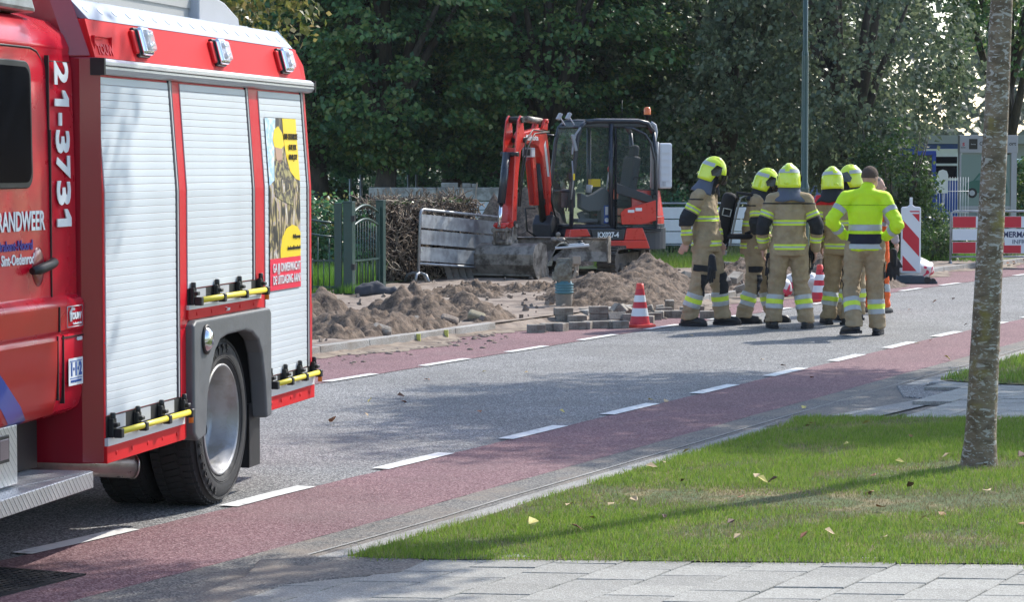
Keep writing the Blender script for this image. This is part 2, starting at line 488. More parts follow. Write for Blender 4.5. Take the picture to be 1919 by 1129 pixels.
# pavement tiles, each one a piece
sheet('pavement', [(-1.25,10.2),(-.6,11.5),(0,11.47),(2.28,11.36),(9,11.2),(9,8),(-2.6,8)], .018, M_gut)
pave = bpy.data.objects.new('pavement_tiles', None); COL.objects.link(pave); kind(pave, 'structure')
def tiles(org, a, b, na, nb, L, W, poly, z, parent, m=None):
    """rows run along a; b points across the rows"""
    me = None
    A = Vector(a); B = Vector(b)
    for j in range(nb):
        for i in range(-1, na):
            o = Vector(org) + A*(L*(i + (.5 if j % 2 else 0))) + B*(W*j)
            g = .0035
            q = [o+A*g+B*g, o+A*(L-g)+B*g, o+A*(L-g)+B*(W-g), o+A*g+B*(W-g)]
            cx = sum((p.x for p in q))/4; cy = sum((p.y for p in q))/4
            if not in_poly(cx, cy, poly): continue
            if me is None:
                mb = MB(); c = Vector((cx, cy))
                bot = [(p.x-cx, p.y-cy, -.03) for p in q]
                lip = [(p.x-cx, p.y-cy, -.004) for p in q]
                top = [((p.x-cx)*.985, (p.y-cy)*.985, 0) for p in q]
                mb.add(bot+lip+top, [(0,1,5,4),(1,2,6,5),(2,3,7,6),(3,0,4,7),(4,5,9,8),(5,6,10,9),(6,7,11,10),(7,4,8,11),(8,9,10,11)])
                ob = mb.build('paving_tile', m or M_tile, parent); me = ob.data
            else:
                ob = bpy.data.objects.new('paving_tile', me); COL.objects.link(ob); ob.parent = parent
            ob.location = (cx, cy, z+rnd.uniform(-.003, .003))
            ob.rotation_euler = (rnd.uniform(-.008,.008), rnd.uniform(-.008,.008), rnd.uniform(-.006,.006))
rowd = (.435, .9); crs = (.9962, -.087)
tiles((-4.0, 6.0), rowd, crs, 24, 30, .30, .30, [(-1.6,8.8),(-1.2,10.35),(-1.0,10.85),(-.55,11.2),(-.4,11.5),(-.3,11.7),(5.2,11.7),(5.2,8.8)], .055, pave)
# cut edging pieces where the pavement meets the kerb
_p = [gp(x, y, .05) for x, y in ((455,1085),(485,1052),(560,1049),(700,1046),(790,1050),(800,1055),(752,1076),(640,1086),(535,1099),(440,1131),(330,1180),(280,1150))]
q_ = bpy.data.objects.new('pavement_ramp', None); COL.objects.link(q_); kind(q_, 'structure')
MB().prism([(p.x, p.y) for p in _p], lambda p: (p[0], p[1], .0), lambda p: (p[0], p[1], .0575)).build('ramp_surface', M_gut, q_, bevel=.012)
sheet('gutter', [(-2.6,8),(-1.95,10.2),(-1.0,12.0),(-.75,11.66),(-.55,11.5),(-.95,11.2),(-1.3,10.2),(-1.6,8)], .012, M_gut)
# driveway tiles between the two lawns
DRV = [(2.61,17.8),(2.9,18.75),(3.7,20.3),(3.85,21.1),(9,21.2),(9,17.4),(3.6,17.6)]
sheet('driveway', DRV, .018, M_gut)
drive = bpy.data.objects.new('driveway_tiles', None); COL.objects.link(drive); kind(drive, 'structure')
tiles((-.5, 15.2), rowd, crs, 30, 26, .30, .30, [(2.62,17.7),(2.95,18.75),(3.6,20.2),(3.45,20.75),(3.7,21.3),(7.5,21.4),(7.5,17.4)], .05, drive)
sheet('driveway_apron', [(1.75,17.75),(1.98,18.0),(2.61,18.08),(2.9,18.77),(3.7,20.32),(4.15,20.6),(3.78,20.85),(3.45,21.05),(3.2,21.2),(2.3,19.2)], .012, M_gut)
MB().prism([(3.16,21.0),(3.06,19.98),(3.26,19.83),(3.82,20.78)], lambda p: (p[0],p[1],.0), lambda p: (p[0],p[1],.022)).build('ramp_block', M_asph, kind(bpy.data.objects.new('driveway_ramp', None), 'structure') , bevel=.01)
_r = [o for o in bpy.data.objects if o.name == 'driveway_ramp'][0]; COL.objects.link(_r)
for k in range(3):   # concrete lines at the driveway mouth
    a0 = Vector((2.35+.06*k, 18.5-.16*k)); b0 = Vector((3.85, 20.72-.05*k))
    d = (b0-a0).normalized(); nn = Vector((d.y, -d.x))*.05
    sheet('driveway_edging', [a0-nn, b0-nn, b0+nn, a0+nn], .016+.004*k, M_conc)

# storm drain grate, bottom left
gr = thing('drain_grate', 'black cast iron drain grate set in the red cycle lane', 'drain grate', (-2.33, 11.2, .005), R(65))
M_iron = mat('cast_iron', (.035,.036,.04), .5, metal=.6, var=.3, vscale=20)
mb = MB()
for i in range(15): mb.box((0, -.28+.04*i, .004), (.62, .012, .008))
for i in range(16): mb.box((-.3+.04*i, 0, .003), (.012, .58, .006))
mb.build('grid', M_iron, gr)
mb = MB(); mb.box((0,.3,.003),(.68,.02,.008)); mb.box((0,-.3,.003),(.68,.02,.008)); mb.box((.33,0,.0025),(.02,.6,.008)); mb.box((-.33,0,.0025),(.02,.6,.008))
mb.build('frame', M_iron, gr)
MB().box((0,0,.0015),(.66,.6,.002)).build('pit', M_dark, gr)

# ------------------------------------------------------------------ dug-up left side
def fbm(x, y, s, o=4, seed=0.):
    return noise.fractal(Vector((x*s+seed, y*s-seed, seed*.37)), .9, 2.1, o)
def heap_at(x, y):
    return 0
def grid_mesh(name, x0, x1, y0, y1, step, zf, m, rotate=None, keep=None, parent=None):
    nx = int((x1-x0)/step)+1; ny = int((y1-y0)/step)+1
    V = []; 
    for j in range(ny):
        for i in range(nx):
            x = x0+i*step; y = y0+j*step
            V.append((x, y, zf(x, y)))
    F = []
    for j in range(ny-1):
        for i in range(nx-1):
            a = j*nx+i
            if keep is None or keep(V[a], V[a+1], V[a+nx+1], V[a+nx]): F.append((a, a+1, a+nx+1, a+nx))
    me = bpy.data.meshes.new(name); me.from_pydata(V, [], F); me.materials.append(m)
    me.polygons.foreach_set('use_smooth', [True]*len(F)); me.update()
    bm = bmesh.new(); bm.from_mesh(me)
    bmesh.ops.delete(bm, geom=[v for v in bm.verts if not v.link_faces], context='VERTS'); bm.to_mesh(me); bm.free()
    return link(name, me, parent)
# bare ground in road coordinates (s along, o across)
def earth():
    s0, s1 = s_of(-4.5, 18), s_of(8, 46)
    V = []; F = []; ns = int((s1-s0)/.11); no = 62
    for i in range(ns+1):
        s = s0+(s1-s0)*i/ns
        for j in range(no+1):
            o = -4.7 - 7.6*(j/no)**1.15
            p = at(s, o)
            e = min(1, j/4)
            z = .085 + e*(.035*fbm(p.x, p.y, .7) + .022*fbm(p.x, p.y, 3.1, 4, 3))
            # the hole right of the excavator
            z -= .22*math.exp(-(((p.x-2.55)/.7)**2+((p.y-36.5)/2.2)**2))
            V.append((p.x, p.y, z))
    for i in range(ns):
        for j in range(no):
            a = i*(no+1)+j; F.append((a, a+1, a+no+2, a+no+1))
    me = bpy.data.meshes.new('bare_earth'); me.from_pydata(V, [], F); me.materials.append(M_sand)
    me.polygons.foreach_set('use_smooth', [True]*len(F)); me.update()
    o = link('bare_earth', me); kind(o, 'structure')
earth()
n_ = 160; s0_, s1_ = s_of(-4.5, 18), s_of(8, 46); vs = []
for i in range(n_+1):
    s = s0_+(s1_-s0_)*i/n_
    for o_, z_ in ((-4.585, .006), (-4.64+rnd.uniform(-.02,.01), .05+rnd.uniform(-.02,.01)), (-4.76, .088)):
        p = at(s, o_); vs.append((p.x, p.y, z_))
kind(MB().add(vs, [(3*i+k, 3*i+k+1, 3*i+k+4, 3*i+k+3) for i in range(n_) for k in (0,1)], smooth=True).build('earth_edge', M_sand), 'structure')
def heap(label, blobs, rot=0, m=None, zb=.06, step=.035, rough=1.0, seed=1.0, grp='heaps of dug soil along the works'):
    """blobs: (x, y, height, rx, ry, angle) in world metres"""
    cx = sum(b[0] for b in blobs)/len(blobs); cy = sum(b[1] for b in blobs)/len(blobs)
    x0 = min(b[0]-b[3]*2.0 for b in blobs); x1 = max(b[0]+b[3]*2.0 for b in blobs)
    y0 = min(b[1]-b[4]*2.0 for b in blobs); y1 = max(b[1]+b[4]*2.0 for b in blobs)
    kl = None
    if seed <= 5:
        a0 = at(sK+1, -4.79); d0 = (at(sK+2, -4.79)-a0).normalized(); kl = (a0, Vector((d0.y, -d0.x)))
    def zf(x, y):
        h = -.09
        wx = x+.12*fbm(x, y, 2.2, 3, seed); wy = y+.12*fbm(y, x, 2.2, 3, seed+5)
        for (bx, by, bh, rx, ry, an) in blobs:
            dx, dy = wx-bx, wy-by; c, s = math.cos(an), math.sin(an)
            u, v = (dx*c+dy*s)/rx, (-dx*s+dy*c)/ry
            d = math.sqrt(u*u+v*v)
            g = (bh+.09)*max(0, 1-d*.62)**1.15 if d < 1.6 else 0
            h = max(h, g-.09+.0)
        if kl is not None: h = -.09+(h+.09)*min(1, max(0, -((Vector((x, y))-kl[0]).dot(kl[1]))/.16))
        if h > -.085:
            k = min(1, (h+.09)/.12)
            h += k*rough*1.35*(.045*fbm(x, y, 4.5, 4, seed) + .05*abs(fbm(x, y, 11, 3, seed+2)) + .022*fbm(x, y, 27, 3, seed))
        return h
    o = grid_mesh('soil_heap', x0-cx, x1-cx, y0-cy, y1-cy, step, lambda x, y: zf(x+cx, y+cy), m or M_soil,
                  keep=lambda *q: max(p[2] for p in q) > -.088)
    o.location = (cx, cy, zb)
    tag(o, label, 'soil heap', grp)
    return o
g = lambda px, py: gp(px, py, .1)
def B(px, py, h, rx, ry, an=0):
    p = g(px, py); return (p.x, p.y, h, rx, ry, an)
# px,py = foot of the summit in the photograph, h above ground
heap('grey brown soil heap beside the fire engine tail, furthest left of the heaps', [B(598,610,.42,.42,.7), B(630,618,.2,.5,.6)], seed=1)
heap('long low soil ridge just behind the kerb, left of the gate view', [B(665,622,.24,.5,.5), B(715,618,.27,.6,.5), B(630,632,.13,.6,.4), B(780,612,.16,.6,.5)], seed=2)
heap('steep flat topped soil heap in front of the dead vine hedge', [B(768,588,.40,.3,.45), B(748,590,.38,.28,.45), B(800,592,.28,.5,.5)], seed=3)
heap('lower rounded soil heap right of the steep one', [B(868,586,.30,.42,.5), B(900,592,.16,.5,.5)], seed=4)
heap('small dark crumbly soil heap spilling over the kerb end', [B(930,598,.14,.4,.4), B(985,596,.1,.5,.5)], seed=5)
heap('big soil mound in front of the excavator tracks, beside the rammer', [B(1195,556,.42,.55,1.3), B(1130,560,.38,.7,1.2), B(1215,540,.5,.6,1.2), B(1085,545,.2,.7,1)], seed=6)
heap('tall dark soil mound behind the metal barrier and boom', [B(925,494,1.25,.5,1.0), B(985,494,1.35,.75,1.0), B(1030,494,1.1,.6,1.0)], seed=7, step=.05)
heap('clumpy soil under the ditching bucket', [B(1000,545,.12,1.0,.6), B(900,545,.1,1.0,.6), B(870,552,.12,.6,.4)], seed=8, rough=1.4)
heap('soil bank with rubble behind the firefighters', [B(1400,520,.3,.8,1.3), B(1560,520,.55,.7,1.4), B(1300,540,.12,.7,1)], seed=9)
cl = MB(); _e = [(-.3,.1),(.2,.35),(.4,-.2)]
for k in range(600):
    s = rnd.uniform(s_of(-3,21), s_of(7,44)); o = -4.8-abs(rnd.gauss(0, 2.6)); p = at(s, o); r = rnd.uniform(.008, .03)*(1.6 if rnd.random() < .08 else 1)
    M_ = Matrix.Translation((p.x, p.y, .1)) @ Euler((rnd.uniform(0,3),rnd.uniform(0,3),rnd.uniform(0,3))).to_matrix().to_4x4()
    cl.box((0,0,0), (r*2.2, r*1.6, r*1.3), 0, M_)
o = cl.build('soil_clods', M_sand, fix=False); kind(o, 'stuff'); o['label'] = 'clods and small stones scattered over the dug up strip'
# sand washed over the left cycle lane
sp = MB()
for k in range(260):
    s = rnd.uniform(sK-2, s_of(3, 33)); o = -4.6+abs(rnd.gauss(0, .34)); p = at(s, o); r = rnd.uniform(.008, .04)
    sp.ball((p.x, p.y, .006), (r, r, r*.5), 6, 4)
o = sp.build('soil_crumbs', M_sand); kind(o, 'stuff'); o['label'] = 'crumbs of soil scattered over the cycle lane by the kerb'
M_sandfilm = mat('sand_film', (.25,.2,.15), .95, var=.2, vscale=3, col2=(.13,.095,.07), bump=.6, bscale=60)
mb = MB(); vs = []
n = 150
for i in range(n+1):
    s = sK-3+(s_of(9,47)-sK+3)*i/n
    w = .3+.2*math.sin(i*.33)+rnd.uniform(-.09,.09) + (.35 if 58 < i < 85 else 0) + (.3 if 95<i<112 else 0)
    for t in (0, .5, 1):
        p = at(s, -4.63+w*t); vs.append((p.x, p.y, .012*(1-t)**1.5+.008+rnd.uniform(0, .008)*(1-t)))
mb.add(vs, [(3*i+k, 3*i+k+1, 3*i+k+4, 3*i+k+3) for i in range(n) for k in (0,1)], smooth=True)
o = mb.build('sand_spill', M_sandfilm); kind(o, 'structure')
# far grass behind the works
sheet('field', [(-60,33.4),(-2.6,34.9),(-1.7,37.5),(.3,42.5),(2.6,41.8),(5,44.2),(8.6,50),(16,64),(60,130),(-60,200)], .1, M_field)
# ------------------------------------------------------------------ fire engine (x runs to the rear, y inwards, -y is the near side)
M_fred = mat('fire_red', (.58,.004,.016), .4, coat=.15, spec=.3, var=.03, vscale=2)
M_cred = mat('cab_red', (.5,.003,.02), .3, coat=.3, spec=.3, var=.02, vscale=1.5)
M_fluo = mat('signal_red', (.6,.006,.01), .5, spec=.25)
M_orn = mat('striping_orange_red', (.46,.014,.012), .35, coat=.25, spec=.3)
M_blue = mat('striping_blue', (.02,.05,.35), .3, coat=.5)
M_slat = mat('shutter_slat', (.56,.6,.63), .5, metal=.1, var=.03, vscale=1.4, col2=(.47,.5,.5), c2pos=(.55,.8))
M_gasket = mat('dark_gasket', (.008,.008,.03), .4)
M_glassd = mat('tinted_glass', (.004,.005,.008), .1, spec=.08)
M_arch = mat('grey_arch_plastic', (.11,.115,.12), .5, var=.05, vscale=6)
M_yel = mat('yellow_bar', (.72,.6,.05), .4)
M_rub = mat('tyre_rubber', (.022,.022,.023), .75, var=.2, vscale=9)
M_rubl = mat('tyre_letter', (.012,.012,.012), .5)
M_rim = mat('steel_rim', (.36,.36,.37), .42, metal=.45, var=.05, vscale=8, col2=(.3,.29,.27))
M_glassd.node_tree.nodes['Principled BSDF'].inputs['IOR'].default_value = 1.12
M_chr = mat('chrome', (.75,.76,.78), .15, metal=1)
M_lens = mat('clear_lens', (.7,.72,.74), .08, spec=.9, alpha=.45)
M_lett = mat('white_lettering', (.7,.74,.76), .4)
M_exh = mat('exhaust_pipe', (.3,.26,.25), .35, metal=.8, var=.2, vscale=8)
M_gry = mat('light_grey_box', (.42,.43,.46), .5, var=.04, vscale=3)
def chequer():
    m = bpy.data.materials.new('chequer_plate'); m.use_nodes = True
    nt = m.node_tree; N = nt.nodes; L = nt.links; b = N['Principled BSDF']
    b.inputs['Metallic'].default_value = .85; b.inputs['Roughness'].default_value = .38
    b.inputs['Base Color'].default_value = (.6,.61,.63,1)
    tc = N.new('ShaderNodeTexCoord')
    outs = []
    for k, (an) in enumerate((45, -45)):
        mp = N.new('ShaderNodeMapping'); mp.inputs['Rotation'].default_value = (0, R(an), R(an)); mp.inputs['Scale'].default_value = (38,38,38)
        L.new(tc.outputs['Object'], mp.inputs[0])
        ck = N.new('ShaderNodeTexBrick'); ck.inputs['Scale'].default_value = 1; ck.inputs['Mortar Size'].default_value = .16
        ck.inputs['Brick Width'].default_value = 1.6; ck.inputs['Row Height'].default_value = .8
        ck.inputs['Mortar Smooth'].default_value = .5
        L.new(mp.outputs[0], ck.inputs[0]); outs.append(ck.outputs['Fac'])
    mm = N.new('ShaderNodeMath'); mm.operation = 'MULTIPLY'; L.new(outs[0], mm.inputs[0]); L.new(outs[1], mm.inputs[1])
    bp = N.new('ShaderNodeBump'); bp.inputs['Strength'].default_value = 1; bp.inputs['Distance'].default_value = .012
    L.new(outs[0], bp.inputs['Height']); L.new(bp.outputs[0], b.inputs['Normal'])
    return m
M_chq = chequer()

FE = thing('fire_engine', 'red and white fire engine with three roller shutters parked on the road', 'fire engine', (-1.919, 12.023, 0), math.atan2(.9775, .2108))
W = 2.45
KZ = 1.71
def yz(z):
    if z <= KZ: return 0
    if z <= 2.345: return .045*(z-KZ)/(2.345-KZ)
    if z <= 2.525: return .045+.05*(z-2.345)/.18
    return .095+.085*(z-2.525)/.1
def prof(zs):
    a = [(yz(z), z) for z in zs]
    return a + [(W-y, z) for y, z in a[::-1]]
def ext(mb, poly, x0, x1, m=0, smooth=False):
    mb.prism(poly, lambda p: (x0, p[0], p[1]), lambda p: (x1, p[0], p[1]), m, smooth=smooth)
# carcass in pieces so the wheel sits in a real recess
mb = MB()
ext(mb, prof([1.0, KZ, 2.345, 2.525]), 0, 3.405)
ext(mb, prof([.43, 1.0]), 0, 1.15)
ext(mb, prof([.44, 1.0]), 2.455, 3.405)
mb.bb((1.15, .75, .55), (2.455, W-.75, 1.0))
mb.build('body', M_fred, FE, bevel=.006)
# front bulkhead with its slanted corner
mb = MB(); mb.prism([(0,.002),(-.03,.10),(-.03,W-.10),(0,W-.002)], lambda p: (p[0], p[1], .43), lambda p: (p[0], p[1], 2.345))
mb.prism([(0,.06),(-.03,.16),(-.03,W-.16),(0,W-.06)], lambda p: (p[0], p[1]-.01, 2.345), lambda p: (p[0], p[1]+.09, 2.63))
mb.build('front_bulkhead', mat('dark_red_panel', (.3,.004,.018), .3, coat=.6), FE, bevel=.008)
mb = MB(); mb.bb((1.2,.02,.5),(1.22,.74,1.0)); mb.bb((2.39,.02,.44),(2.41,.74,1.0)); mb.bb((1.2,.02,.985),(2.41,.74,.998)); mb.bb((1.2,.72,.5),(2.41,.74,1.0))
mb.build('wheel_housing', M_dark, FE)
# red cant panel
mb = MB(); pz = [(2.33,-.006),(2.345,-.006),(2.525,-.006)]
ext(mb, [(yz(2.345)-.012, 2.345),(yz(2.525)-.012, 2.525),(yz(2.525)+.01, 2.525),(yz(2.345)+.01, 2.345)], .0, 3.34)
mb.add([(3.34, yz(2.345)-.012, 2.345),(3.405, yz(2.345)-.012, 2.345),(3.405, yz(2.4)-.012, 2.43),(3.34, yz(2.525)-.012, 2.525),
        (3.34, yz(2.345)+.01, 2.345),(3.405, yz(2.345)+.01, 2.345),(3.405, yz(2.4)+.01, 2.43),(3.34, yz(2.525)+.01, 2.525)],
       [(0,1,2,3),(7,6,5,4),(0,4,5,1),(1,5,6,2),(2,6,7,3),(3,7,4,0)])
mb.build('cant_panel', M_fluo, FE)
# aluminium gutter edge with rivet holes
mb = MB(); ext(mb, [(yz(2.525)-.016, 2.525),(yz(2.62), 2.625),(yz(2.62)+.25, 2.64),(yz(2.525)+.02, 2.525)], .04, 3.3)
edge = mb.build('roof_edge', mat('roof_edge_alu', (.2,.245,.32), .55, metal=.1), FE, bevel=.004)
dn = Vector((0, -.1, .1)).normalized()
mb = MB()
dp = None
for i in range(17):
    if dp is None:
        q = MB(); q.cyl((0,0,0), (0,-.003,.003), .02, n=14)
        dp = q.build('dimple', mat('dimple_white', (.85,.86,.86), .4), edge)
    else:
        d2 = bpy.data.objects.new('dimple', dp.data); COL.objects.link(d2); d2.parent = edge; dp2 = d2
    o = dp if i == 0 else d2
    z = 2.575; o.location = (.12+.19*i, yz(2.575)-.009, z)
mb = MB(); mb.add([(3.3,.08,2.525),(3.42,.1,2.50),(3.42,.3,2.54),(3.3,.18,2.64),(3.3,.3,2.5),(3.42,.4,2.45)], [(0,1,2,3),(0,4,5,1),(3,2,5,4),(1,5,2),(0,3,4)])
mb.build('roof_corner', M_chr, FE, bevel=.004)
q = MB(); q.bb((3.405,.16,2.42),(3.43,.4,2.5)); q.build('rear_marker_light', M_lens, FE)
# roof
mb = MB(); mb.bb((.0,.2,2.6),(3.35,W-.2,2.63)); mb.build('roof', M_alu, FE)
# rain rail
mb = MB(); ext(mb, [(.03,2.265),(-.0,2.272),(-.014,2.29),(-.014,2.325),(.01,2.34),(.05,2.345)], .0, 3.43, smooth=False)
rail = mb.build('rain_rail', mat('rail_alu', (.62,.64,.66), .35, metal=.5), FE)
mb = MB(); ext(mb, [(-.016,2.302),(-.019,2.306),(-.016,2.31)], .0, 3.43); mb.bb((-.02,-.02,2.26),(0,.05,2.34)); mb.bb((3.43,-.02,2.27),(3.445,.05,2.34))
mb.build('rail_seal', M_dark, rail)

# shutters: every slat its own piece
def shutter(x0, x1, z0, label=None):
    sh = MB(); 
    ext(sh, [(yz(z)+.004, z) for z in (z0, KZ, 2.262)] + [(.06, 2.262), (.05, KZ), (.05, z0)], x0, x1)
    s = sh.build('roller_shutter', M_gasket, FE)
    if label: s['label'] = label
    pitch = .0362; n = int((2.255-z0)/pitch); pitch = (2.255-z0)/n; me = None
    h = pitch-.0011
    for i in range(n):
        zc = z0+pitch*(i+.5)
        if me is None:
            q = MB(); q.prism([(.002,-h/2),(.0,-h*.46),(-.0004,0),(.0,h*.46),(.002,h/2),(.012,h/2),(.012,-h/2)], lambda p: (x0+.004, p[0], p[1]), lambda p: (x1-.004, p[0], p[1]), smooth=False)
            o = q.build('slat', M_slat, s); me = o.data
        else:
            o = bpy.data.objects.new('slat', me); COL.objects.link(o); o.parent = s
        o.location = (0, yz(zc)-.005, zc)
        if zc > KZ: o.rotation_euler = (math.atan(-.045/.635), 0, 0)
    # side seals: dark strip, thin white line
    q = MB(); 
    for (a, b, m, yy) in ((x1, x1+.022, 0, -.008), (x1+.022, x1+.03, 1, -.0085), (x1+.03, x1+.05, 0, -.008)):
        for (za, zb) in ((z0, KZ), (KZ, 2.265)):
            q.add([(a, yz(za)+yy, za),(b, yz(za)+yy, za),(b, yz(zb)+yy, zb),(a, yz(zb)+yy, zb),(a, yz(za)+.02, za),(b, yz(za)+.02, za),(b, yz(zb)+.02, zb),(a, yz(zb)+.02, zb)],
                  [(0,1,2,3),(0,4,5,1),(1,5,6,2),(2,6,7,3),(3,7,4,0)], m)
    q.build('guide_rail', [M_gasket, M_white], s)
    return s
shutter(.012, .992, .655)
shutter(1.165, 2.24, 1.20, 'shorter roller shutter above the wheel arch')
shutter(2.475, 3.285, .635, 'rear roller shutter with a recruiting poster')
def sill(x0, x1, zt, zr, za, zb, clips=4):
    """recess with yellow step bar, aluminium strip, red skirt"""
    q = MB(); q.bb((x0, -.004, zr), (x1, .004, zt)); r = q.build('step_bar_recess', M_dark, FE)
    for i in range(clips-1):
        a = x0+(x1-x0)*(i+.22)/(clips-.9); MB().bb((a+.02, -.009, zr+.035), (a+(x1-x0)/(clips)*.62, -.005, zt-.004)).build('light_plate', M_gry, r)
    q = MB(); q.cyl((x0+.04, -.05, zr+.025), (x1-.01, -.05, zr+.025), .0155, n=10); q.build('yellow_rod', M_yel, r)
    me = None
    for i in range(clips):
        if me is None:
            q = MB(); q.bb((-.024,-.03,-.02),(.024,-.005,.07)); q.bb((-.018,-.07,-.022),(.018,-.03,.022)); q.bb((-.02,-.05,.03),(.02,-.02,.05)); q.cyl((0,-.02,.06),(0,-.02,.098),.014,n=8)
            o = q.build('clip', M_dark, r, bevel=.004); me = o.data
        else:
            o = bpy.data.objects.new('clip', me); COL.objects.link(o); o.parent = r
            b = o.modifiers.new('bevel','BEVEL'); b.width = .004
        o.location = (x0+.045+(x1-x0-.06)*i/(clips-1), 0, zr+.02)
    q = MB()
    q.cyl((x1-.012,-.055,zr-.03),(x1-.012,-.055,zr+.04),.013,n=8); q.build('bar_latch', mat('amber_latch', (.75,.22,.02), .4), r)
    q = MB(); q.bb((x0-.01, -.016, za), (x1+.005, .002, zr)); q.build('sill_strip', mat('sill_alu', (.7,.71,.71), .5, metal=.3), FE)
    q = MB(); q.bb((x0-.012, -.012, zb), (x1+.02, .004, za)); sk = q.build('skirt', M_fluo, FE, bevel=.003)
    q = MB()
    for i in range(5): 
        a = x0+(x1-x0)*(i+.5)/5; q.ball((a,-.013,(za+zb)/2), (.012,.003,.012), 8, 5)
    q.build('skirt_stud', M_fluo, sk)
sill(.01, 1.075, .652, .55, .512, .43)
sill(1.168, 2.36, 1.197, 1.115, 1.092, 1.04)
sill(2.47, 3.395, .632, .568, .52, .44)
# grey wheel arch panel
po = [(1.145,.45),(1.145,1.012),(1.19,1.036),(2.43,1.036),(2.466,1.01),(2.466,.425),(2.375,.415),(2.345,.62),(2.29,.79),(2.23,.865),(2.12,.915),(1.99,.935),(1.7,.93),(1.57,.912),(1.49,.86),(1.41,.75),(1.36,.62),(1.33,.425),(1.2,.41)]
mb = MB(); mb.prism(po, lambda p: (p[0], -.045, p[1]), lambda p: (p[0], .05, p[1]))
arch = mb.build('wheel_arch_panel', M_arch, FE, bevel=.014, seg=3)
mb = MB(); T = Matrix.Translation((1.33,-.046,.93)) @ Matrix.Rotation(R(90),4,'X')
mb.lathe([(.0,.035),(.03,.034),(.045,.02),(.055,.0)], 20, 0, T @ Matrix.Scale(1.25,4,(0,1,0)))
mb.lathe([(.055,.012),(.066,.01),(.066,-.004),(.05,-.004)], 20, 1, T @ Matrix.Scale(1.2,4,(0,1,0)))
mb.build('side_marker_light', [M_chr, M_dark], arch)
mb = MB(); mb.bb((2.30,.04,.14),(2.315,.4,.5)); mb.bb((2.3,.04,.14),(2.5,.05,.5)); mb.build('mud_flap', M_dark, FE)
mb = MB(); mb.cyl((.25,.5,.40),(.72,.14,.33),.06,n=20); mb.tube([(.72,.14,.33),(.728,.134,.329)], .063, 20); mb.build('exhaust_pipe', M_exh, FE)
mb = MB(); mb.bb((.1,.7,.4),(3.3,.8,.6)); mb.bb((.1,W-.8,.4),(3.3,W-.7,.6)); mb.cyl((1.83,.3,.46),(1.83,W-.3,.46),.08); mb.ball((1.83,W/2,.46),.17); mb.bb((.2,.85,.3),(1.0,1.5,.6)); mb.build('chassis', M_dark, FE)

def wheel(x, y0, outer=True, sgn=1, r=.46):
    """lathe about the y axis; y0 outer face"""
    T = Matrix.Translation((x, y0, r)) @ (Matrix.Rotation(R(-90), 4, 'X') if sgn > 0 else Matrix.Rotation(R(90), 4, 'X'))
    ty = MB()
    ty.lathe([(.298,.035),(.305,.018),(.33,.006),(.37,-.002),(.40,.004),(.425,.016),(.437,.03),(.446,.034),(.448,.05),(.46*r/.46-.006,.06),(r-.004,.08),(r-.004,.23),(r-.012,.25),(.42,.28),(.33,.285),(.298,.26),(.298,.035)], 64, 0, T)
    w = ty.build('tyre', M_rub, FE)
    lg = MB()
    for i in range(64):
        for k in range(2):
            a = 2*math.pi*(i+.5*k)/64
            for (c0, wd) in (((.075,.045), (.235,.045))[k:k+1] if True else ()):
                lg.box((r-.003, 0, c0), (.016, .034, wd), 0, T @ Matrix.Rotation(a, 4, 'Z'))
        a = 2*math.pi*i/64
        lg.box((r-.002, 0, .155), (.012, .036, .09), 0, T @ Matrix.Rotation(a+.02, 4, 'Z'), rx=.3)
        lg.box((r-.016, 0, .045), (.022, .03, .02), 0, T @ Matrix.Rotation(a, 4, 'Z'))
    t = lg.build('tread', M_rub, w, fix=False); kind(t, 'stuff')
    rg = MB()
    for rr in (.335,.345,.425,.432): rg.tube([T @ Vector((rr*math.cos(2*math.pi*i/48), rr*math.sin(2*math.pi*i/48), .004 if rr < .4 else .012)) for i in range(48)], .0035, 5, closed=True)
    rg.build('sidewall_rib', M_rub, w)
    rim = MB()
    rim.lathe([(.300,.03),(.303,.012),(.292,.008),(.286,.02),(.276,.045),(.262,.07),(.258,.15),(.25,.165),(.13,.185),(.12,.175),(.09,.172),(.085,.13),(.07,.12),(.0,.12)] if outer else
              [(.300,.03),(.303,.012),(.292,.008),(.285,.02),(.276,.05),(.25,.07),(.14,.02),(.12,-.0),(.09,-.02),(.0,-.02)], 48, 0, T)
    rm = rim.build('rim', M_rim, FE)
    hl = MB()
    for i in range(8):
        a = 2*math.pi*(i+.5)/8
        hl.cyl((.205*math.cos(a), .205*math.sin(a), .168), (.205*math.cos(a), .205*math.sin(a), .182), .03, n=12, M=T)
    hl.build('vent_hole', M_dark, rm)
    bl = MB()
    for i in range(10):
        a = 2*math.pi*i/10; bl.cyl((.11*math.cos(a), .11*math.sin(a), .14), (.11*math.cos(a), .11*math.sin(a), .176), .012, n=6, M=T)
    bl.build('wheel_nut', M_rim, rm)
    return w
w1 = wheel(1.83, .03)
wheel(1.83, .345)
wheel(1.83, W-.03, sgn=-1)
wheel(1.83, W-.345, sgn=-1)
wheel(-2.2, .12); wheel(-2.2, W-.12, sgn=-1)
for k, (word, rad, a0, da, sz) in enumerate((('M729', .385, 112, 10.5, .062), ('BRIDGESTONE', .402, -118, -9, .05))):
    for i, ch in enumerate(word):
        if k == 0: an = a0 - da*i; up = an-90
        else: an = 248 - da*(-i) ; up = an+90
        a = R(an)
        x, z = rad*math.cos(a), rad*math.sin(a)
        text(ch, sz, (1.83+x, .0285, .46+z), (R(90), -R(up) if False else 0, 0), M_rubl, w1, ext=.0035, align='CENTER', valign='CENTER', bold=.002)
        o = COL.objects[-1]
        M = Matrix.Translation((1.83+x, .0285, .46+z)) @ Matrix.Rotation(R(90), 4, 'X') @ Matrix.Rotation(R(up), 4, 'Z')
        o.matrix_local = M

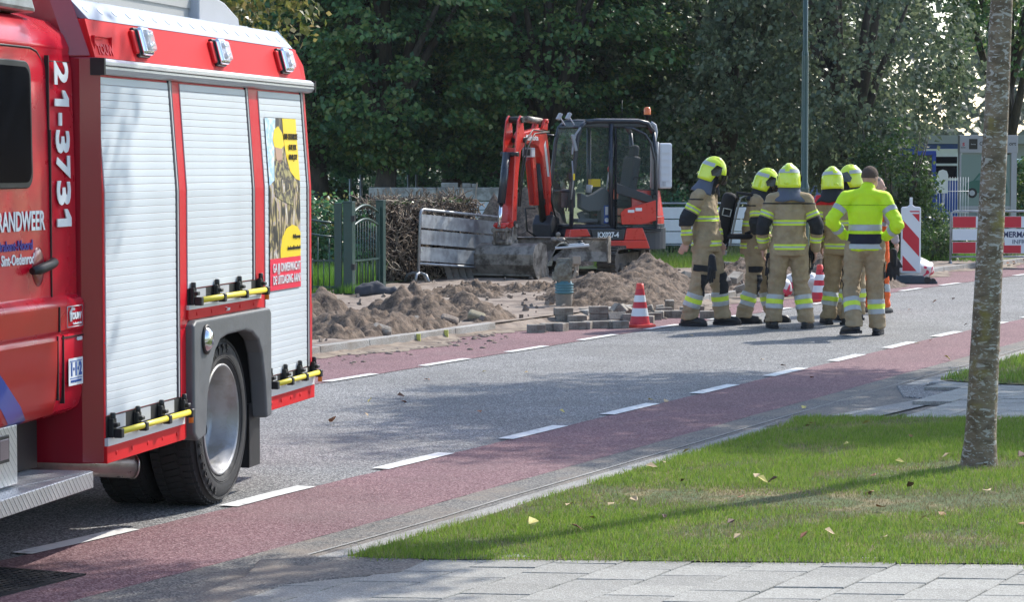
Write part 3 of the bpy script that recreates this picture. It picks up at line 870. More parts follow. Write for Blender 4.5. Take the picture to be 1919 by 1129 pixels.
# scene lights on the cant panel
me_set = None
for i, x in enumerate((.648, 1.829, 2.996)):
    z = 2.438; y = yz(z)
    T = Matrix.Translation((x, y-.012, z)) @ Matrix.Rotation(R(-15), 4, 'X')
    q = MB(); q.box((0,-.006,0), (.15,.03,.15), 0, T); q.box((-.06,-.008,0), (.09,.024,.12), 1, T)
    o = q.build('scene_light', [M_dark, M_fluo], FE, bevel=.008)
    q = MB(); q.box((0,-.035,0), (.118,.04,.142), 0, T); bz = q.build('bezel', M_chr, o, bevel=.018, seg=3)
    q = MB(); q.box((.01,-.056,0), (.1,.03,.11), 0, T); q.build('lens', M_lens, o, bevel=.014, seg=3)
    q = MB()
    for (dx, dz) in ((-.02,.025),(.02,-.02),(-.015,-.03),(.03,.03)): q.ball(T @ Vector((dx,-.058,dz)), .016, 8, 6)
    q.build('reflector', M_chr, o)
# embossed maker's plate
q = MB(); q.bb((.03,yz(2.4)-.0165,2.352),(.245,yz(2.36)+.0,2.358)); q.bb((.03,yz(2.43)-.0145,2.444),(.245,yz(2.43)-.0,2.448)); q.bb((.025,yz(2.4)-.0175,2.352),(.03,yz(2.4),2.448)); q.bb((.245,yz(2.4)-.0175,2.352),(.25,yz(2.4),2.448))
emb = q.build('maker_plate', M_fred, FE)
text('TOUW', .07, (.05, yz(2.37)-.014, 2.362), (R(90-15),0,0), M_fred, emb, ext=.004, bold=.003, sx=.95)
q = MB(); q.prism([(.04,2.43),(.09,2.445),(.09,2.438),(.16,2.438),(.16,2.433),(.09,2.43)], lambda p: (p[0], yz(2.43)-.017, p[1]), lambda p: (p[0], yz(2.43)-.0, p[1])); q.build('maker_emblem', M_fluo, emb)

# poster on the rear shutter
def photo_mat():
    m = bpy.data.materials.new('poster_photo'); m.use_nodes = True
    nt = m.node_tree; N = nt.nodes; L = nt.links; b = N['Principled BSDF']; b.inputs['Roughness'].default_value = .4
    tc = N.new('ShaderNodeTexCoord'); mp = N.new('ShaderNodeMapping'); mp.inputs['Scale'].default_value = (1.6,1,.55)
    L.new(tc.outputs['Object'], mp.inputs[0])
    n = N.new('ShaderNodeTexNoise'); n.inputs['Scale'].default_value = 12; n.inputs['Detail'].default_value = 6; n.inputs['Distortion'].default_value = 1.2
    L.new(mp.outputs[0], n.inputs['Vector'])
    cr = N.new('ShaderNodeValToRGB'); el = cr.color_ramp.elements
    el[0].position = .38; el[0].color = (.008,.008,.01,1); el[1].position = .68; el[1].color = (.75,.7,.6,1)
    for p, c in ((.45,(.03,.025,.03)), (.5,(.16,.12,.07)), (.54,(.45,.38,.12)), (.58,(.5,.35,.32)), (.62,(.3,.28,.3))):
        e = el.new(p); e.color = (*c, 1)
    L.new(n.outputs[0], cr.inputs[0]); L.new(cr.outputs[0], b.inputs['Base Color'])
    return m
M_photo = photo_mat()
M_pyel = mat('poster_yellow', (.85,.6,.01), .45); M_pred = mat('poster_red', (.72,.008,.05), .45); M_ink = mat('dark_ink', (.03,.025,.02), .6)
M_pblue = mat('poster_sky', (.35,.55,.75), .5, col2=(.75,.8,.85), vscale=18); M_skinp = mat('poster_skin', (.45,.28,.2), .6)
def yp(z, k=0): return yz(z)-.0115-k*.0008
def flat(name, pts, m, par, k=0):
    """sticker following the shutter face: split at the kink"""
    q = MB(); n = len(pts)
    q.prism(pts, lambda p: (p[0], yp(p[1], k), p[1]), lambda p: (p[0], yp(p[1], k)+.0006, p[1]))
    return q.build(name, m, par)
X0, X1 = 2.545, 3.14
ps = flat('poster', [(X0,1.12),(X1,1.12),(X1,KZ),(X1,2.107),(X0,2.107),(X0,KZ)], M_photo, FE, -1)
flat('poster_sky', [(X0,1.72),(X0+.1,1.75),(X0+.13,1.9),(X0+.17,2.0),(X0+.2,2.105),(X0,2.105)], M_pblue, ps, 0)
flat('poster_panel', [(X0,1.121),(X1,1.121),(X1,1.302),(X0,1.302)], M_pred, ps, 1)
arc = [(X1-.33+.33*math.sin(t), 1.93-.2*(1-math.cos(t))) for t in np.linspace(.0,1.2,2)]
flat('poster_panel', [(X0+.33,2.106),(X1,2.106),(X1,1.745),(X1-.08,1.755),(X1-.18,1.8),(X0+.36,1.88),(X0+.335,1.96)], M_pyel, ps, 1)
flat('poster_panel', [(X0+.2,1.303),(X1,1.303),(X1,1.44),(X1-.06,1.475),(X1-.16,1.49),(X1-.28,1.47),(X1-.36,1.42),(X0+.2,1.35)], M_pyel, ps, 1)
# the fireman in the poster picture
flat('poster_figure', [(X0+.12,1.98),(X0+.16,2.04),(X0+.24,2.06),(X0+.31,2.02),(X0+.33,1.95),(X0+.27,1.93),(X0+.14,1.94)], M_pyel, ps, 2)
flat('poster_figure', [(X0+.15,1.94),(X0+.28,1.93),(X0+.28,1.87),(X0+.22,1.84),(X0+.16,1.87)], M_skinp, ps, 2)
flat('poster_figure', [(X0+.12,1.86),(X0+.3,1.87),(X0+.44,1.78),(X0+.46,1.6),(X0+.3,1.62),(X0+.1,1.66)], mat('poster_coat', (.05,.04,.04), .6, col2=(.4,.35,.15), vscale=25), ps, 2)
rt = (R(90), 0, 0)
for (b, s, x, z, m, sx) in (('SINT-OEDENRODE', .05, X1-.005, 1.985, M_ink, .62), ('IS OP ZOEK', .045, X1-.04, 1.925, M_ink, .62), ('NAAR JOU!', .045, X1-.04, 1.868, M_ink, .7),
                          ('Meld je aan op', .034, X1-.02, 1.41, M_ink, .7), ('brandweer.nl/sint-oedenrode', .034, X1-.015, 1.345, M_ink, .62)):
    text(b, s, (x, yp(z, 3)-.002, z), rt, m, ps, sx=sx, align='RIGHT', bold=0)
for (b, z) in (('GA JIJ ONVERWACHT', 1.225), ('DE UITDAGING AAN?', 1.155)):
    text(b, .07, (X1-.02, yp(z, 3)-.002, z), rt, M_lett, ps, sx=.78, align='RIGHT', bold=.0008)
text('Touw', .03, (1.75, -.0135, 1.055), rt, M_lett, FE, bold=.001)

# ---- cab
CY = .095
cab_poly = [(.30,.665),(.17,.675),(.12,.70),(.098,.77),(.092,.9),(.09,1.05),(.096,1.06),(.085,1.075),(.083,1.195),(.09,1.215),(.118,1.235),(.122,1.8),(.135,2.28),(.15,2.37),(.145,2.385),(.175,2.45),(.24,2.51),(.36,2.545),(W/2,2.56)]
cp = [(y, z) for y, z in cab_poly] + [(W-y, z) for y, z in cab_poly[::-1][1:]]
mb = MB(); ext(mb, cp, -2.75, -.034, smooth=False)
cabo = mb.build('cab', M_cred, FE, bevel=.04, seg=4)
for p in cabo.data.polygons: p.use_smooth = True
for x in (-.352,):   # rear door gap and roof seam
    q = MB(); q.bb((x-.004,.075,1.075),(x+.004,.13,1.19)); q.bb((x-.004,.112,1.235),(x+.004,.13,2.0)); q.bb((x-.004,.119,2.0),(x+.004,.14,2.34)); q.bb((x-.004,.085,.76),(x+.004,.12,1.055))
    q.build('door_gap', M_dark, FE)
q = MB(); q.bb((-.29,.084,.74),(-.284,.12,1.055)); q.bb((-.3,.086,1.04),(-.04,.12,1.047)); q.build('door_gap', M_dark, FE)
q = MB(); q.tube([(-1.9,.15,2.365),(-.5,.15,2.368),(-.43,.149,2.355),(-.385,.146,2.32),(-.36,.14,2.26)], .006, 6); q.tube([(-.33,.144,2.315),(-.05,.144,2.318)], .004, 6); q.build('roof_gap', M_dark, FE)
# side window
def rrect(x0, x1, z0, z1, r, n=5):
    o = []
    for (cx, cz, a0) in ((x1-r,z1-r,0),(x0+r,z1-r,90),(x0+r,z0+r,180),(x1-r,z0+r,270)):
        for i in range(n+1):
            a = R(a0+90*i/n); o.append((cx+r*math.cos(a), cz+r*math.sin(a)))
    return o
q = MB(); q.prism(rrect(-1.5,-.553,1.735,2.305,.07), lambda p: (p[0], .112+.014*(p[1]-1.7), p[1]), lambda p: (p[0], .145, p[1])); fr = q.build('window_frame', M_dark, FE, bevel=.006)
q = MB(); q.prism(rrect(-1.47,-.582,1.762,2.277,.055), lambda p: (p[0], .108+.014*(p[1]-1.7), p[1]), lambda p: (p[0], .14, p[1])); q.build('glass', M_glassd, fr)
# cab front end for other viewpoints
q = MB(); q.prism(rrect(.25, W-.25, 1.5, 2.3, .1), lambda p: (-2.755, p[0], p[1]), lambda p: (-2.72, p[0], p[1])); q.build('windscreen', M_glassd, FE)
q = MB(); q.bb((-2.82,.2,.45),(-2.7,W-.2,.95)); q.build('bumper', M_white, FE, bevel=.03)
q = MB(); q.bb((-2.6,.3,.45),(-1.75,W-.3,.7)); q.bb((-1.75,.3,.42),(-.1,W-.3,.68)); q.build('cab_underframe', M_dark, FE)
# door handle in its scoop
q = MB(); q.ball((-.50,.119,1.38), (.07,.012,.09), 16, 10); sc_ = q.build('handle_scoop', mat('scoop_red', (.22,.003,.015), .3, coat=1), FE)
q = MB(); q.tube([(-.625,.095,1.365),(-.56,.082,1.372),(-.46,.08,1.385),(-.40,.085,1.395),(-.372,.1,1.4)], [.016,.024,.023,.024,.018], 12); q.build('door_handle', M_dark, FE)
# lettering on the cab
text('BRANDWEER', .122, (-.425, .1165, 1.548), rt, M_lett, FE, sx=.8, align='RIGHT', bold=.0025)
text('Brabant-Noord', .062, (-.563, .1165, 1.462), rt, mat('navy_print', (.03,.02,.25), .4), FE, sx=1.0, align='RIGHT', bold=.0014)
text('Sint-Oedenrode', .066, (-.517, .1165, 1.398), rt, M_lett, FE, sx=.92, align='RIGHT', bold=.0014)
def fit_char(ch, z0, z1, s0, s1):
    o = text(ch, .2, (0,0,0), (0,0,0), M_lett, FE, bold=.007)
    co = np.array([v.co[:] for v in o.data.vertices]); mn, mx = co.min(0), co.max(0)
    kx = (z0-z1)/(mx[0]-mn[0]); ky = (s1-s0)/(mx[1]-mn[1])
    for v in o.data.vertices:
        v.co = (s0+(v.co.y-mn[1])*ky, .1105+.011*((z0-(v.co.x-mn[0])*kx)-1.55)/.8-(v.co.z), z0-(v.co.x-mn[0])*kx)
    o.data.flip_normals(); return o
zy = lambda y: 2.33-(y-110)*.00247
for ch, ya, yb in (('2',115,159),('3',243,287),('7',291,334),('3',338,384)): fit_char(ch, zy(ya), zy(yb), -.285, -.118)
def num1(ya, yb, k):
    z0, z1 = zy(ya), zy(yb); y_ = .1105+.011*(z1-1.55)/.8
    w = (z0-z1)
    P = [(-.285,z1),(-.285,z1+w*.46),(-.175,z1+w*.46),(-.20,z0),(-.165,z0),(-.118,z1+w*.5),(-.118,z1)]
    MB().prism(P, lambda p: (p[0], y_-.0015, p[1]), lambda p: (p[0], y_+.004, p[1])).build('lettering', M_lett, FE)
num1(169,199,0); num1(391,424,1)
MB().prism([(-.235,zy(235)),(-.235,zy(211)),(-.2,zy(211)),(-.2,zy(235))], lambda p: (p[0], .118, p[1]), lambda p: (p[0], .124, p[1])).build('lettering', M_lett, FE)
# orange tone and blue stripe, low on the doors
def strip3(name, pts, m, k=0):
    q = MB(); f = lambda z: (.09 if z > 1.0 else .0925+.006*((1.0-z)/.25)**1 if z > .78 else .1) 
    # follow the cab side in steps of height
    zs = sorted(set([p[1] for p in pts] + [1.05,.9,.77,.72,.69]))
    return q
def band(name, xl0, xr0, z0, xl1, xr1, z1, m, d):
    """strip between heights z0 (bottom) and z1 (top), following the cab section"""
    def ysec(z):
        for (ya, za), (yb, zb) in zip(cab_poly[:-1], cab_poly[1:]):
            if za <= z <= zb and zb > za: return ya+(yb-ya)*(z-za)/(zb-za)
        return .09
    zz = [z0]+[z for y, z in cab_poly if z0 < z < z1]+[z1]
    q = MB(); V = []
    for z in zz:
        t = (z-z0)/(z1-z0); y = ysec(z)-d
        V += [(xl0+(xl1-xl0)*t, y, z), (xr0+(xr1-xr0)*t, y, z)]
    q.add(V, [(2*i, 2*i+1, 2*i+3, 2*i+2) for i in range(len(zz)-1)], smooth=True)
    return q.build(name, m, FE)
band('stripe', -2.4, -.357, .69, -2.4, -.357, 1.035, M_orn, .0035)
band('stripe', -.82, -.63, .672, -1.42, -1.17, 1.04, M_blue, .0055)
band('stripe', -1.10, -.86, .672, -1.74, -1.48, 1.04, M_fluo, .0050)
band('stripe', -2.4, -.36, 1.08, -2.4, -.36, 1.19, M_orn, .003)
band('stripe', -.345, -.05, 1.08, -.345, -.05, 1.19, M_cred, .002)
# stickers
q = MB(); q.bb((-.248,.0855,.815),(-.02,.0865,.945)); 
st = MB().bb((-.235,.083,.815),(-.06,.0845,.942)).build('emergency_sticker', M_white, FE)
text('1·1·2', .085, (-.148,.082,.862), rt, mat('sticker_blue', (.02,.09,.35), .5), st, align='CENTER', bold=.003, sx=.82)
MB().bb((-.22,.0815,.926),(-.075,.0825,.93)).bb((-.22,.0815,.846),(-.075,.0825,.85)).build('sticker_line', MATS['sticker_blue'], st)
text('DAAR RED JE LEVENS MEE', .014, (-.148,.082,.83), rt, MATS['sticker_blue'], st, align='CENTER', bold=.0005, sx=.8)
st = MB().tube([(-.26,.077,1.09),(-.075,.077,1.09),(-.075,.077,1.185),(-.26,.077,1.185)], .0025, 4, closed=True).build('maker_sticker', M_lett, FE)
text('TOUW', .042, (-.225,.0775,1.125), rt, M_lett, st, bold=.002, sx=1.0)
MB().prism([(-.225,1.115),(-.2,1.115),(-.2,1.165),(-.165,1.165),(-.165,1.175),(-.2,1.182),(-.232,1.16)], lambda p: (p[0],.0772,p[1]), lambda p: (p[0],.0785,p[1])).build('sticker_emblem', M_gry, st)
text('Brandweertechniek', .013, (-.19,.0775,1.1), rt, M_lett, st, bold=.0005)
text('42-BLB', .022, (-.13,.084,1.022), rt, M_lett, FE, bold=.001)
# cab roof box, silver
q = MB(); q.prism([(-2.0,2.55),(-.28,2.535),(-.33,2.60),(-.42,2.75),(-2.0,2.78)], lambda p: (p[0],.2,p[1]), lambda p: (p[0],W-.3,p[1]))
q.build('roof_box', mat('dull_roof_metal', (.35,.37,.38), .45, metal=.6, var=.25, vscale=6), FE, bevel=.02)
# steps and lower box of chequer plate
q = MB(); q.bb((-2.1,.12,.425),(-.752,.16,.69)); sb = q.build('step_box', M_chq, FE, bevel=.004)
q = MB(); q.bb((-.985,.11,.535),(-.86,.122,.655)); q.bb((-.97,.106,.55),(-.875,.112,.64),1); q.build('flush_lock', [M_dark, mat('lock_grey', (.25,.2,.22), .3, metal=.5)], sb, bevel=.006)
q = MB(); q.bb((-2.1,.0,.335),(-.151,.012,.412)); q.bb((-2.1,.012,.40),(-.151,.36,.412)); q.build('step', M_chq, FE, bevel=.003)
# roof gear: ladder, beams, boxes, lighting mast
q = MB(); q.bb((.25,.5,2.63),(.35,.56,2.98)); q.bb((1.9,.5,2.63),(2.0,.56,2.95))
for zz in (2.86,3.02):
    q.bb((-.9,.50,zz-.03),(2.35,.545,zz+.03)); q.bb((-.9,.92,zz-.03),(2.35,.965,zz+.03))
for i in range(11): q.cyl((-.7+.29*i,.52,2.86),(-.7+.29*i,.94,2.86),.016,n=8)
q.build('roof_ladder', M_alu, FE)
q = MB(); q.bb((.2,.40,2.715),(2.45,.46,2.80)); q.bb((.2,.41,2.64),(2.4,.44,2.715)); q.build('roof_beam', mat('beam_grey', (.4,.4,.39), .5, metal=.2), FE)
q = MB(); q.prism([(2.4,2.63),(2.4,2.80),(2.5,2.82),(2.85,2.775),(3.1,2.70),(3.12,2.66),(3.3,2.66),(3.3,2.63)], lambda p: (p[0],.35,p[1]), lambda p: (p[0],.62,p[1])); q.build('mast_arm', M_gry, FE, bevel=.01)
q = MB(); q.bb((2.93,.72,2.63),(3.25,1.05,2.93)); mbx = q.build('mast_box', M_gry, FE, bevel=.012)
q = MB(); q.bb((3.0,.715,2.67),(3.2,.722,2.88)); q.cyl((3.02,.85,2.93),(3.02,.85,3.0),.02); q.cyl((3.18,.85,2.93),(3.18,.85,3.0),.02); q.bb((2.95,.75,3.0),(3.25,.95,3.16)); q.build('mast_head', M_gry, mbx, bevel=.006)
q = MB(); q.bb((3.1,1.2,2.63),(3.35,1.7,2.75)); q.build('roof_locker', M_gry, FE, bevel=.02)
q = MB(); q.tube([(3.25,.8,2.9),(3.3,.78,2.8),(3.29,.8,2.72),(3.26,.85,2.69)], .009, 6); q.build('mast_cable', M_dark, FE)
# ------------------------------------------------------------------ foliage
def leaf_cloud(name, C, N, rad, per, size, mats, seed, flat=.35, droop=.25, jit=.55, parent=None, fold=.25, share=None, nup=.6):
    """C: clump centres, N: outward directions, rad: clump radius; per leaves in each clump"""
    r = np.random.default_rng(seed)
    C = np.repeat(np.asarray(C, float), per, 0); N = np.repeat(np.asarray(N, float), per, 0)
    n = len(C); rd = np.repeat(np.asarray(rad, float), per) if np.ndim(rad) else np.full(n, rad)
    q = r.normal(size=(n, 3)); q /= np.linalg.norm(q, axis=1)[:, None]
    rr = r.random(n)**.45
    P = q*rr[:, None]*rd[:, None]; P[:, 2] *= flat
    hor = np.hypot(P[:, 0], P[:, 1]); P[:, 2] -= droop*hor**2/np.maximum(rd, .05)
    P += C
    nrm = np.array([0, 0, 1.])*nup + N*.45 + r.normal(size=(n, 3))*jit
    nrm /= np.linalg.norm(nrm, axis=1)[:, None]
    t = N*.6 + r.normal(size=(n, 3))*.6 + np.array([0, 0, -.35])
    t -= nrm*(t*nrm).sum(1)[:, None]; t /= np.linalg.norm(t, axis=1)[:, None]+1e-9
    b = np.cross(nrm, t)
    L = size*r.uniform(.65, 1.25, n)[:, None]; W = L*.36
    V = np.zeros((n, 4, 3), np.float32)
    V[:, 0] = P; V[:, 1] = P+t*L*.45+b*W+nrm*L*fold*.3; V[:, 2] = P+t*L-nrm*L*fold*.25; V[:, 3] = P+t*L*.45-b*W+nrm*L*fold*.3
    me = tri_mesh(name, V.reshape(-1, 3), n, 4)
    me.materials.append(mats)
    return link(name, me, parent)
def shell_points(n, c, rx, ry, rz, seed, inner=.45, low=-.95, high=1.0, lump=.18, boxy=False):
    r = np.random.default_rng(seed); out = []; nr = []
    while len(out) < n:
        q = r.normal(size=3); q /= np.linalg.norm(q)
        if q[2] < low or q[2] > high: continue
        k = inner+(1-inner)*r.random()**.5
        if boxy:
            q = np.array([q[0], q[1], 0]); q /= np.linalg.norm(q); zz = r.uniform(-1, .95)
            hf = (1-abs(zz)**5)**.5 if zz < 0 else (1-zz*zz)**.5
            q = np.array([q[0]*hf, q[1]*hf, 0]); k = (inner+(1-inner)*r.random()**.5) if zz > -.8 else r.random()**.5
            lm = 1+lump*math.sin(3.1*q[0]+seed)*math.sin(4.3*q[1]+5*zz+seed)+r.normal()*.05
            zj = zz+.06*math.sin(5*q[0]*k+seed)+.05*math.sin(7*q[1]*k+2*seed)
            out.append((c[0]+q[0]*rx*k*lm, c[1]+q[1]*ry*k*lm, c[2]+zj*rz)); nr.append((q[0], q[1], zz*.6)); continue
        lm = 1+lump*math.sin(3.1*q[0]+seed)*math.sin(4.3*q[1]+2*q[2]+seed)+r.normal()*.05
        out.append((c[0]+q[0]*rx*k*lm, c[1]+q[1]*ry*k*lm, c[2]+q[2]*rz*k*lm)); nr.append(q)
    return np.array(out), np.array(nr)
M_bark = mat('bark', (.075,.062,.05), .95, var=.3, vscale=6, col2=(.04,.035,.03), bump=1, bscale=25, stretch=(1,1,.3))
def tree_mat(n, cols, tl=.42): return mat(n, cols[1], .42, island=cols, translucent=tl, spec=.6)
L_horn = tree_mat('hornbeam_leaf', [(.04,.12,.07),(.07,.185,.09),(.1,.235,.095),(.14,.28,.1)])
L_horn2 = tree_mat('hornbeam_leaf_warm', [(.05,.125,.055),(.09,.2,.065),(.14,.26,.07),(.24,.26,.08)])
L_lime = tree_mat('lime_leaf', [(.08,.115,.075),(.11,.155,.09),(.15,.195,.11),(.22,.255,.15)])
L_pale = tree_mat('autumn_leaf', [(.08,.1,.02),(.15,.17,.04),(.24,.22,.06),(.32,.25,.1)])
L_bush = tree_mat('bush_leaf', [(.02,.05,.015),(.04,.085,.02),(.07,.13,.03),(.1,.15,.05)])
L_far = tree_mat('far_leaf_hazed', [(.07,.1,.07),(.1,.135,.09),(.14,.17,.11)])  # pale grey greens: distance haze is put into the leaf colour
def tree(name, label, cat, x, y, trunk_h, tr, crown, leaf, lsize, nclump, per, crad, seed, group=None, lean=(0,0), low=-.95, flat=.35, droop=.25, limbs=7, inner=.45, zb=.1, nup=.6, jit=.55, trunk_m=None, boxy=False):
    cz, rx, ry, rz = crown
    T = thing(name, label, cat, (x, y, zb), 0, group)
    mb = MB(); rr = random.Random(seed)
    n = 7; pts = []; rs = []
    for i in range(n):
        t = i/(n-1); pts.append((lean[0]*t+rr.uniform(-.04,.04)*(i > 0), lean[1]*t, -.1+(trunk_h+.1)*t)); rs.append(tr*(1.35-.55*min(1, t*3)) if t < .34 else tr*(.8-.3*t))
    mb.tube(pts, rs, 12)
    top = Vector(pts[-1])
    for i in range(limbs):
        a = 2*math.pi*i/limbs+rr.uniform(-.3,.3); k = rr.uniform(.55,.95)
        st = Vector(pts[rr.randint(3, 6)]); e = Vector((lean[0]+math.cos(a)*rx*k*.8, lean[1]+math.sin(a)*ry*k*.8, cz+rr.uniform(-.3,.7)*rz*.8))
        md = st.lerp(e, .45)+Vector((0,0,.25)); mb.tube([st, md, e], [tr*.5, tr*.3, tr*.08], 7)
    mb.tube([top, (lean[0]*1.1, lean[1]*1.1, cz+rz*.7)], [tr*.5, tr*.1], 8)
    mb.build('trunk', trunk_m or M_bark, T)
    C, N = shell_points(nclump, (lean[0], lean[1], cz), rx, ry, rz, seed, low=low, inner=inner, boxy=boxy)
    leaf_cloud('crown', C, N, np.random.default_rng(seed).uniform(.6, 1.3, len(C))*crad, per, lsize, leaf, seed, flat=flat, droop=droop, parent=T, nup=nup, jit=jit)
    return T
def X(px, Y): return (px-959.5)*Y/FPX
G1 = 'dark leafy trees standing in a row behind the works'
HB = [ # px, depth, crown rx, rz, seed, leaf, label
    (596, 52, 2.7, 3.6, 21, L_horn, 'dark tree just right of the fire engine tail, trunk rising from green shrubs'),
    (722, 51, 2.4, 3.5, 22, L_horn2, 'broad dark tree with forked trunk behind the long concrete wall'),
    (848, 54, 2.5, 3.6, 23, L_horn, 'dark tree with straight trunk behind the loose block on the wall'),
    (925, 60, 2.8, 3.9, 24, L_horn, 'dark tree further back, thin trunk between wall end and digger arm'),
    (1030, 52.5, 2.6, 3.6, 25, L_horn2, 'dark tree above the digger boom'),
    (1170, 55, 2.7, 3.8, 26, L_horn, 'dark tree behind the digger cab'),
]
for px, Y, rx, rz, sd, lf, lab in HB:
    tree('hornbeam_tree', lab, 'tree', X(px, Y), Y, 3.2, .3, (5.4, rx, rx*.9, rz), lf, .13, 330, 88, .62, sd, G1, low=-.97, flat=.28, droop=.3, nup=.8, jit=.45, boxy=True)
# second rank fills the dark depth between the crowns
for px, Y, rx, rz, sd, lab in ((650, 62, 3.2, 4.2, 31, 'second row dark tree between fire engine tail and forked trunk'), (790, 63, 3.2, 4.2, 32, 'second row dark tree between forked trunk and straight trunk'), (1000, 66, 3.4, 4.4, 33, 'second row dark tree above the digger boom'), (1110, 64, 3.2, 4.4, 34, 'second row dark tree behind the digger cab windows'), (1260, 66, 3.4, 4.4, 35, 'second row dark tree behind the white tank of the digger')):
    tree('hornbeam_tree', lab, 'tree', X(px, Y), Y, 3.4, .24, (6.0, rx, rx, rz), L_horn, .2, 420, 30, .6, sd, 'second row of dark trees', boxy=True)
tree('lime_tree', 'grey green lime tree with hanging sprays over the digger cab, left of the lamp post', 'tree', X(1352, 53), 53, 3.2, .24, (5.2, 2.35, 2.2, 4.2), L_lime, .125, 800, 44, .36, 41, 'lime trees', flat=.8, droop=.9, nup=.25, jit=.7, inner=.5, boxy=True)
tree('lime_tree', 'big lime tree with leaning trunk right of the lamp post, above the officer', 'tree', X(1618, 50), 50, 3.3, .26, (5.6, 2.5, 2.3, 3.9), L_lime, .12, 800, 44, .36, 42, 'lime trees', lean=(-.55, 0), flat=.8, droop=.8, nup=.25, jit=.7, inner=.5, boxy=True)
tree('lime_tree', 'lime tree filling the sky between the other two, further back', 'tree', X(1480, 60), 60, 3.4, .24, (6.0, 2.9, 2.6, 4.2), L_lime, .17, 560, 36, .5, 43, 'lime trees', flat=.7, droop=.7, nup=.3, inner=.5, boxy=True)
tree('maple_tree', 'dark leafy tree behind the spotted trunk at the right edge', 'tree', X(1890, 62), 62, 4.2, .25, (8.0, 3.3, 3, 4.4), L_horn2, .16, 520, 36, .5, 44, flat=.5, droop=.5)
tree('oak_tree', 'sunlit yellow green tree above the fire engine tail', 'tree', -4.6, 34, 3.5, .2, (5.6, 2.3, 2.2, 2.9), L_pale, .11, 500, 30, .36, 45, flat=.7, droop=.4, nup=.2, jit=.8)
# shrub tree by the beacon
S = thing('bramble_shrub', 'loose green shrub with glossy leaves between the officer and the blue frame', 'shrub', (X(1672, 47), 47, .08))
mb = MB()
for i in range(14):
    a = rnd.uniform(0, 6.28); mb.tube([(rnd.uniform(-.4,.4), rnd.uniform(-.3,.3), 0), (math.cos(a)*.4, math.sin(a)*.3, 1.0), (math.cos(a)*.7, math.sin(a)*.5, rnd.uniform(1.4, 2.4))], [.025,.018,.008], 5)
mb.build('stem', M_bark, S)
C, N = shell_points(170, (-.05,0,1.25), .78, .7, 1.25, 51, inner=.3)
leaf_cloud('foliage', C, N, .22, 34, .085, L_bush, 51, flat=.8, jit=.9, nup=.3, parent=S)
C, N = shell_points(60, (.5,.0,.6), .55, .5, .6, 52, inner=.3)
leaf_cloud('foliage', C, N, .2, 30, .075, L_bush, 53, flat=.8, jit=.9, nup=.3, parent=S)
def shrub(label, cat, x, y, rx, ry, rz, n, per, size, leaf, seed, z=.1, name='shrub', grp=None, crad=.2):
    S = thing(name, label, cat, (x, y, z), 0, grp)
    mb = MB(); rr = random.Random(seed)
    for i in range(5):
        a = rr.uniform(0, 6.28); mb.tube([(rr.uniform(-.5,.5)*rx, rr.uniform(-.4,.4)*ry, 0), (math.cos(a)*.4*rx, math.sin(a)*.4*ry, rz*1.2)], [.03,.01], 5)
    mb.build('stem', M_bark, S)
    C, N = shell_points(n, (0,0,rz), rx, ry, rz, seed, inner=.3)
    leaf_cloud('foliage', C, N, crad, per, size, leaf, seed, flat=.8, jit=.9, nup=.3, parent=S)
    return S
G2 = 'evergreen hedge plants beyond the concrete wall'
shrub('bright green shrub beside the fire engine tail, left end of the hedge row', 'shrub', X(612,56), 56, .55, .5, .82, 90, 30, .09, L_bush, 61, grp=G2)
shrub('dark green hedge shrub left of the forked trunk', 'shrub', X(672,57), 57, .75, .5, .78, 110, 30, .09, L_horn, 62, grp=G2)
shrub('dark green hedge shrub right of the forked trunk', 'shrub', X(775,57), 57, .62, .5, .85, 90, 30, .09, L_horn, 63, grp=G2)
shrub('dark bushy shrub left of the digger arm, behind the wall end', 'shrub', X(940,57), 57, .42, .4, .75, 40, 30, .09, L_horn, 64, grp=G2)
shrub('dark ivy like shrub at the tail of the digger', 'shrub', X(1255,50), 50, .5, .4, .62, 90, 30, .08, L_horn, 65)
shrub('weedy green growth left of the red and white barrier', 'weeds', X(1762,46), 46, .42, .5, .32, 70, 30, .06, L_bush, 66, name='weeds')
shrub('tall grassy weeds under the shrub behind the beacon', 'weeds', X(1735,48), 48, .7, .5, .3, 80, 30, .06, L_bush, 67, name='weeds')
shrub('dark shrub behind the poster display, right edge', 'shrub', X(1925,60), 60, .7, .5, .95, 90, 30, .1, L_horn2, 68)
# low vegetation in the field beyond
shrub('pale wild bush in the field between the first two trunks', 'bush', X(650,85), 85, 2.2, 1, 1.0, 120, 24, .14, L_far, 71, grp='pale bushes in the field beyond the trees', crad=.5, name='field_bush')
for i, (px, w, lab) in enumerate(((790, 1.3, 'left of the straight trunk'), (905, 1.8, 'right of the straight trunk'), (1225, 1.2, 'right of the digger cab'), (1290, 1.1, 'left of the tall firefighter'), (1385, 1.6, 'above the air cylinder'), (1475, 1.5, 'left of the lamp post'), (1560, 1.6, 'right of the lamp post'))):
    shrub('pale wild field bush seen '+lab, 'bush', X(px,85), 85+i, w, 1, .75+.2*(i % 2), 90, 24, .14, L_far, 72+i, grp='pale bushes in the field beyond the trees', crad=.45, name='field_bush')
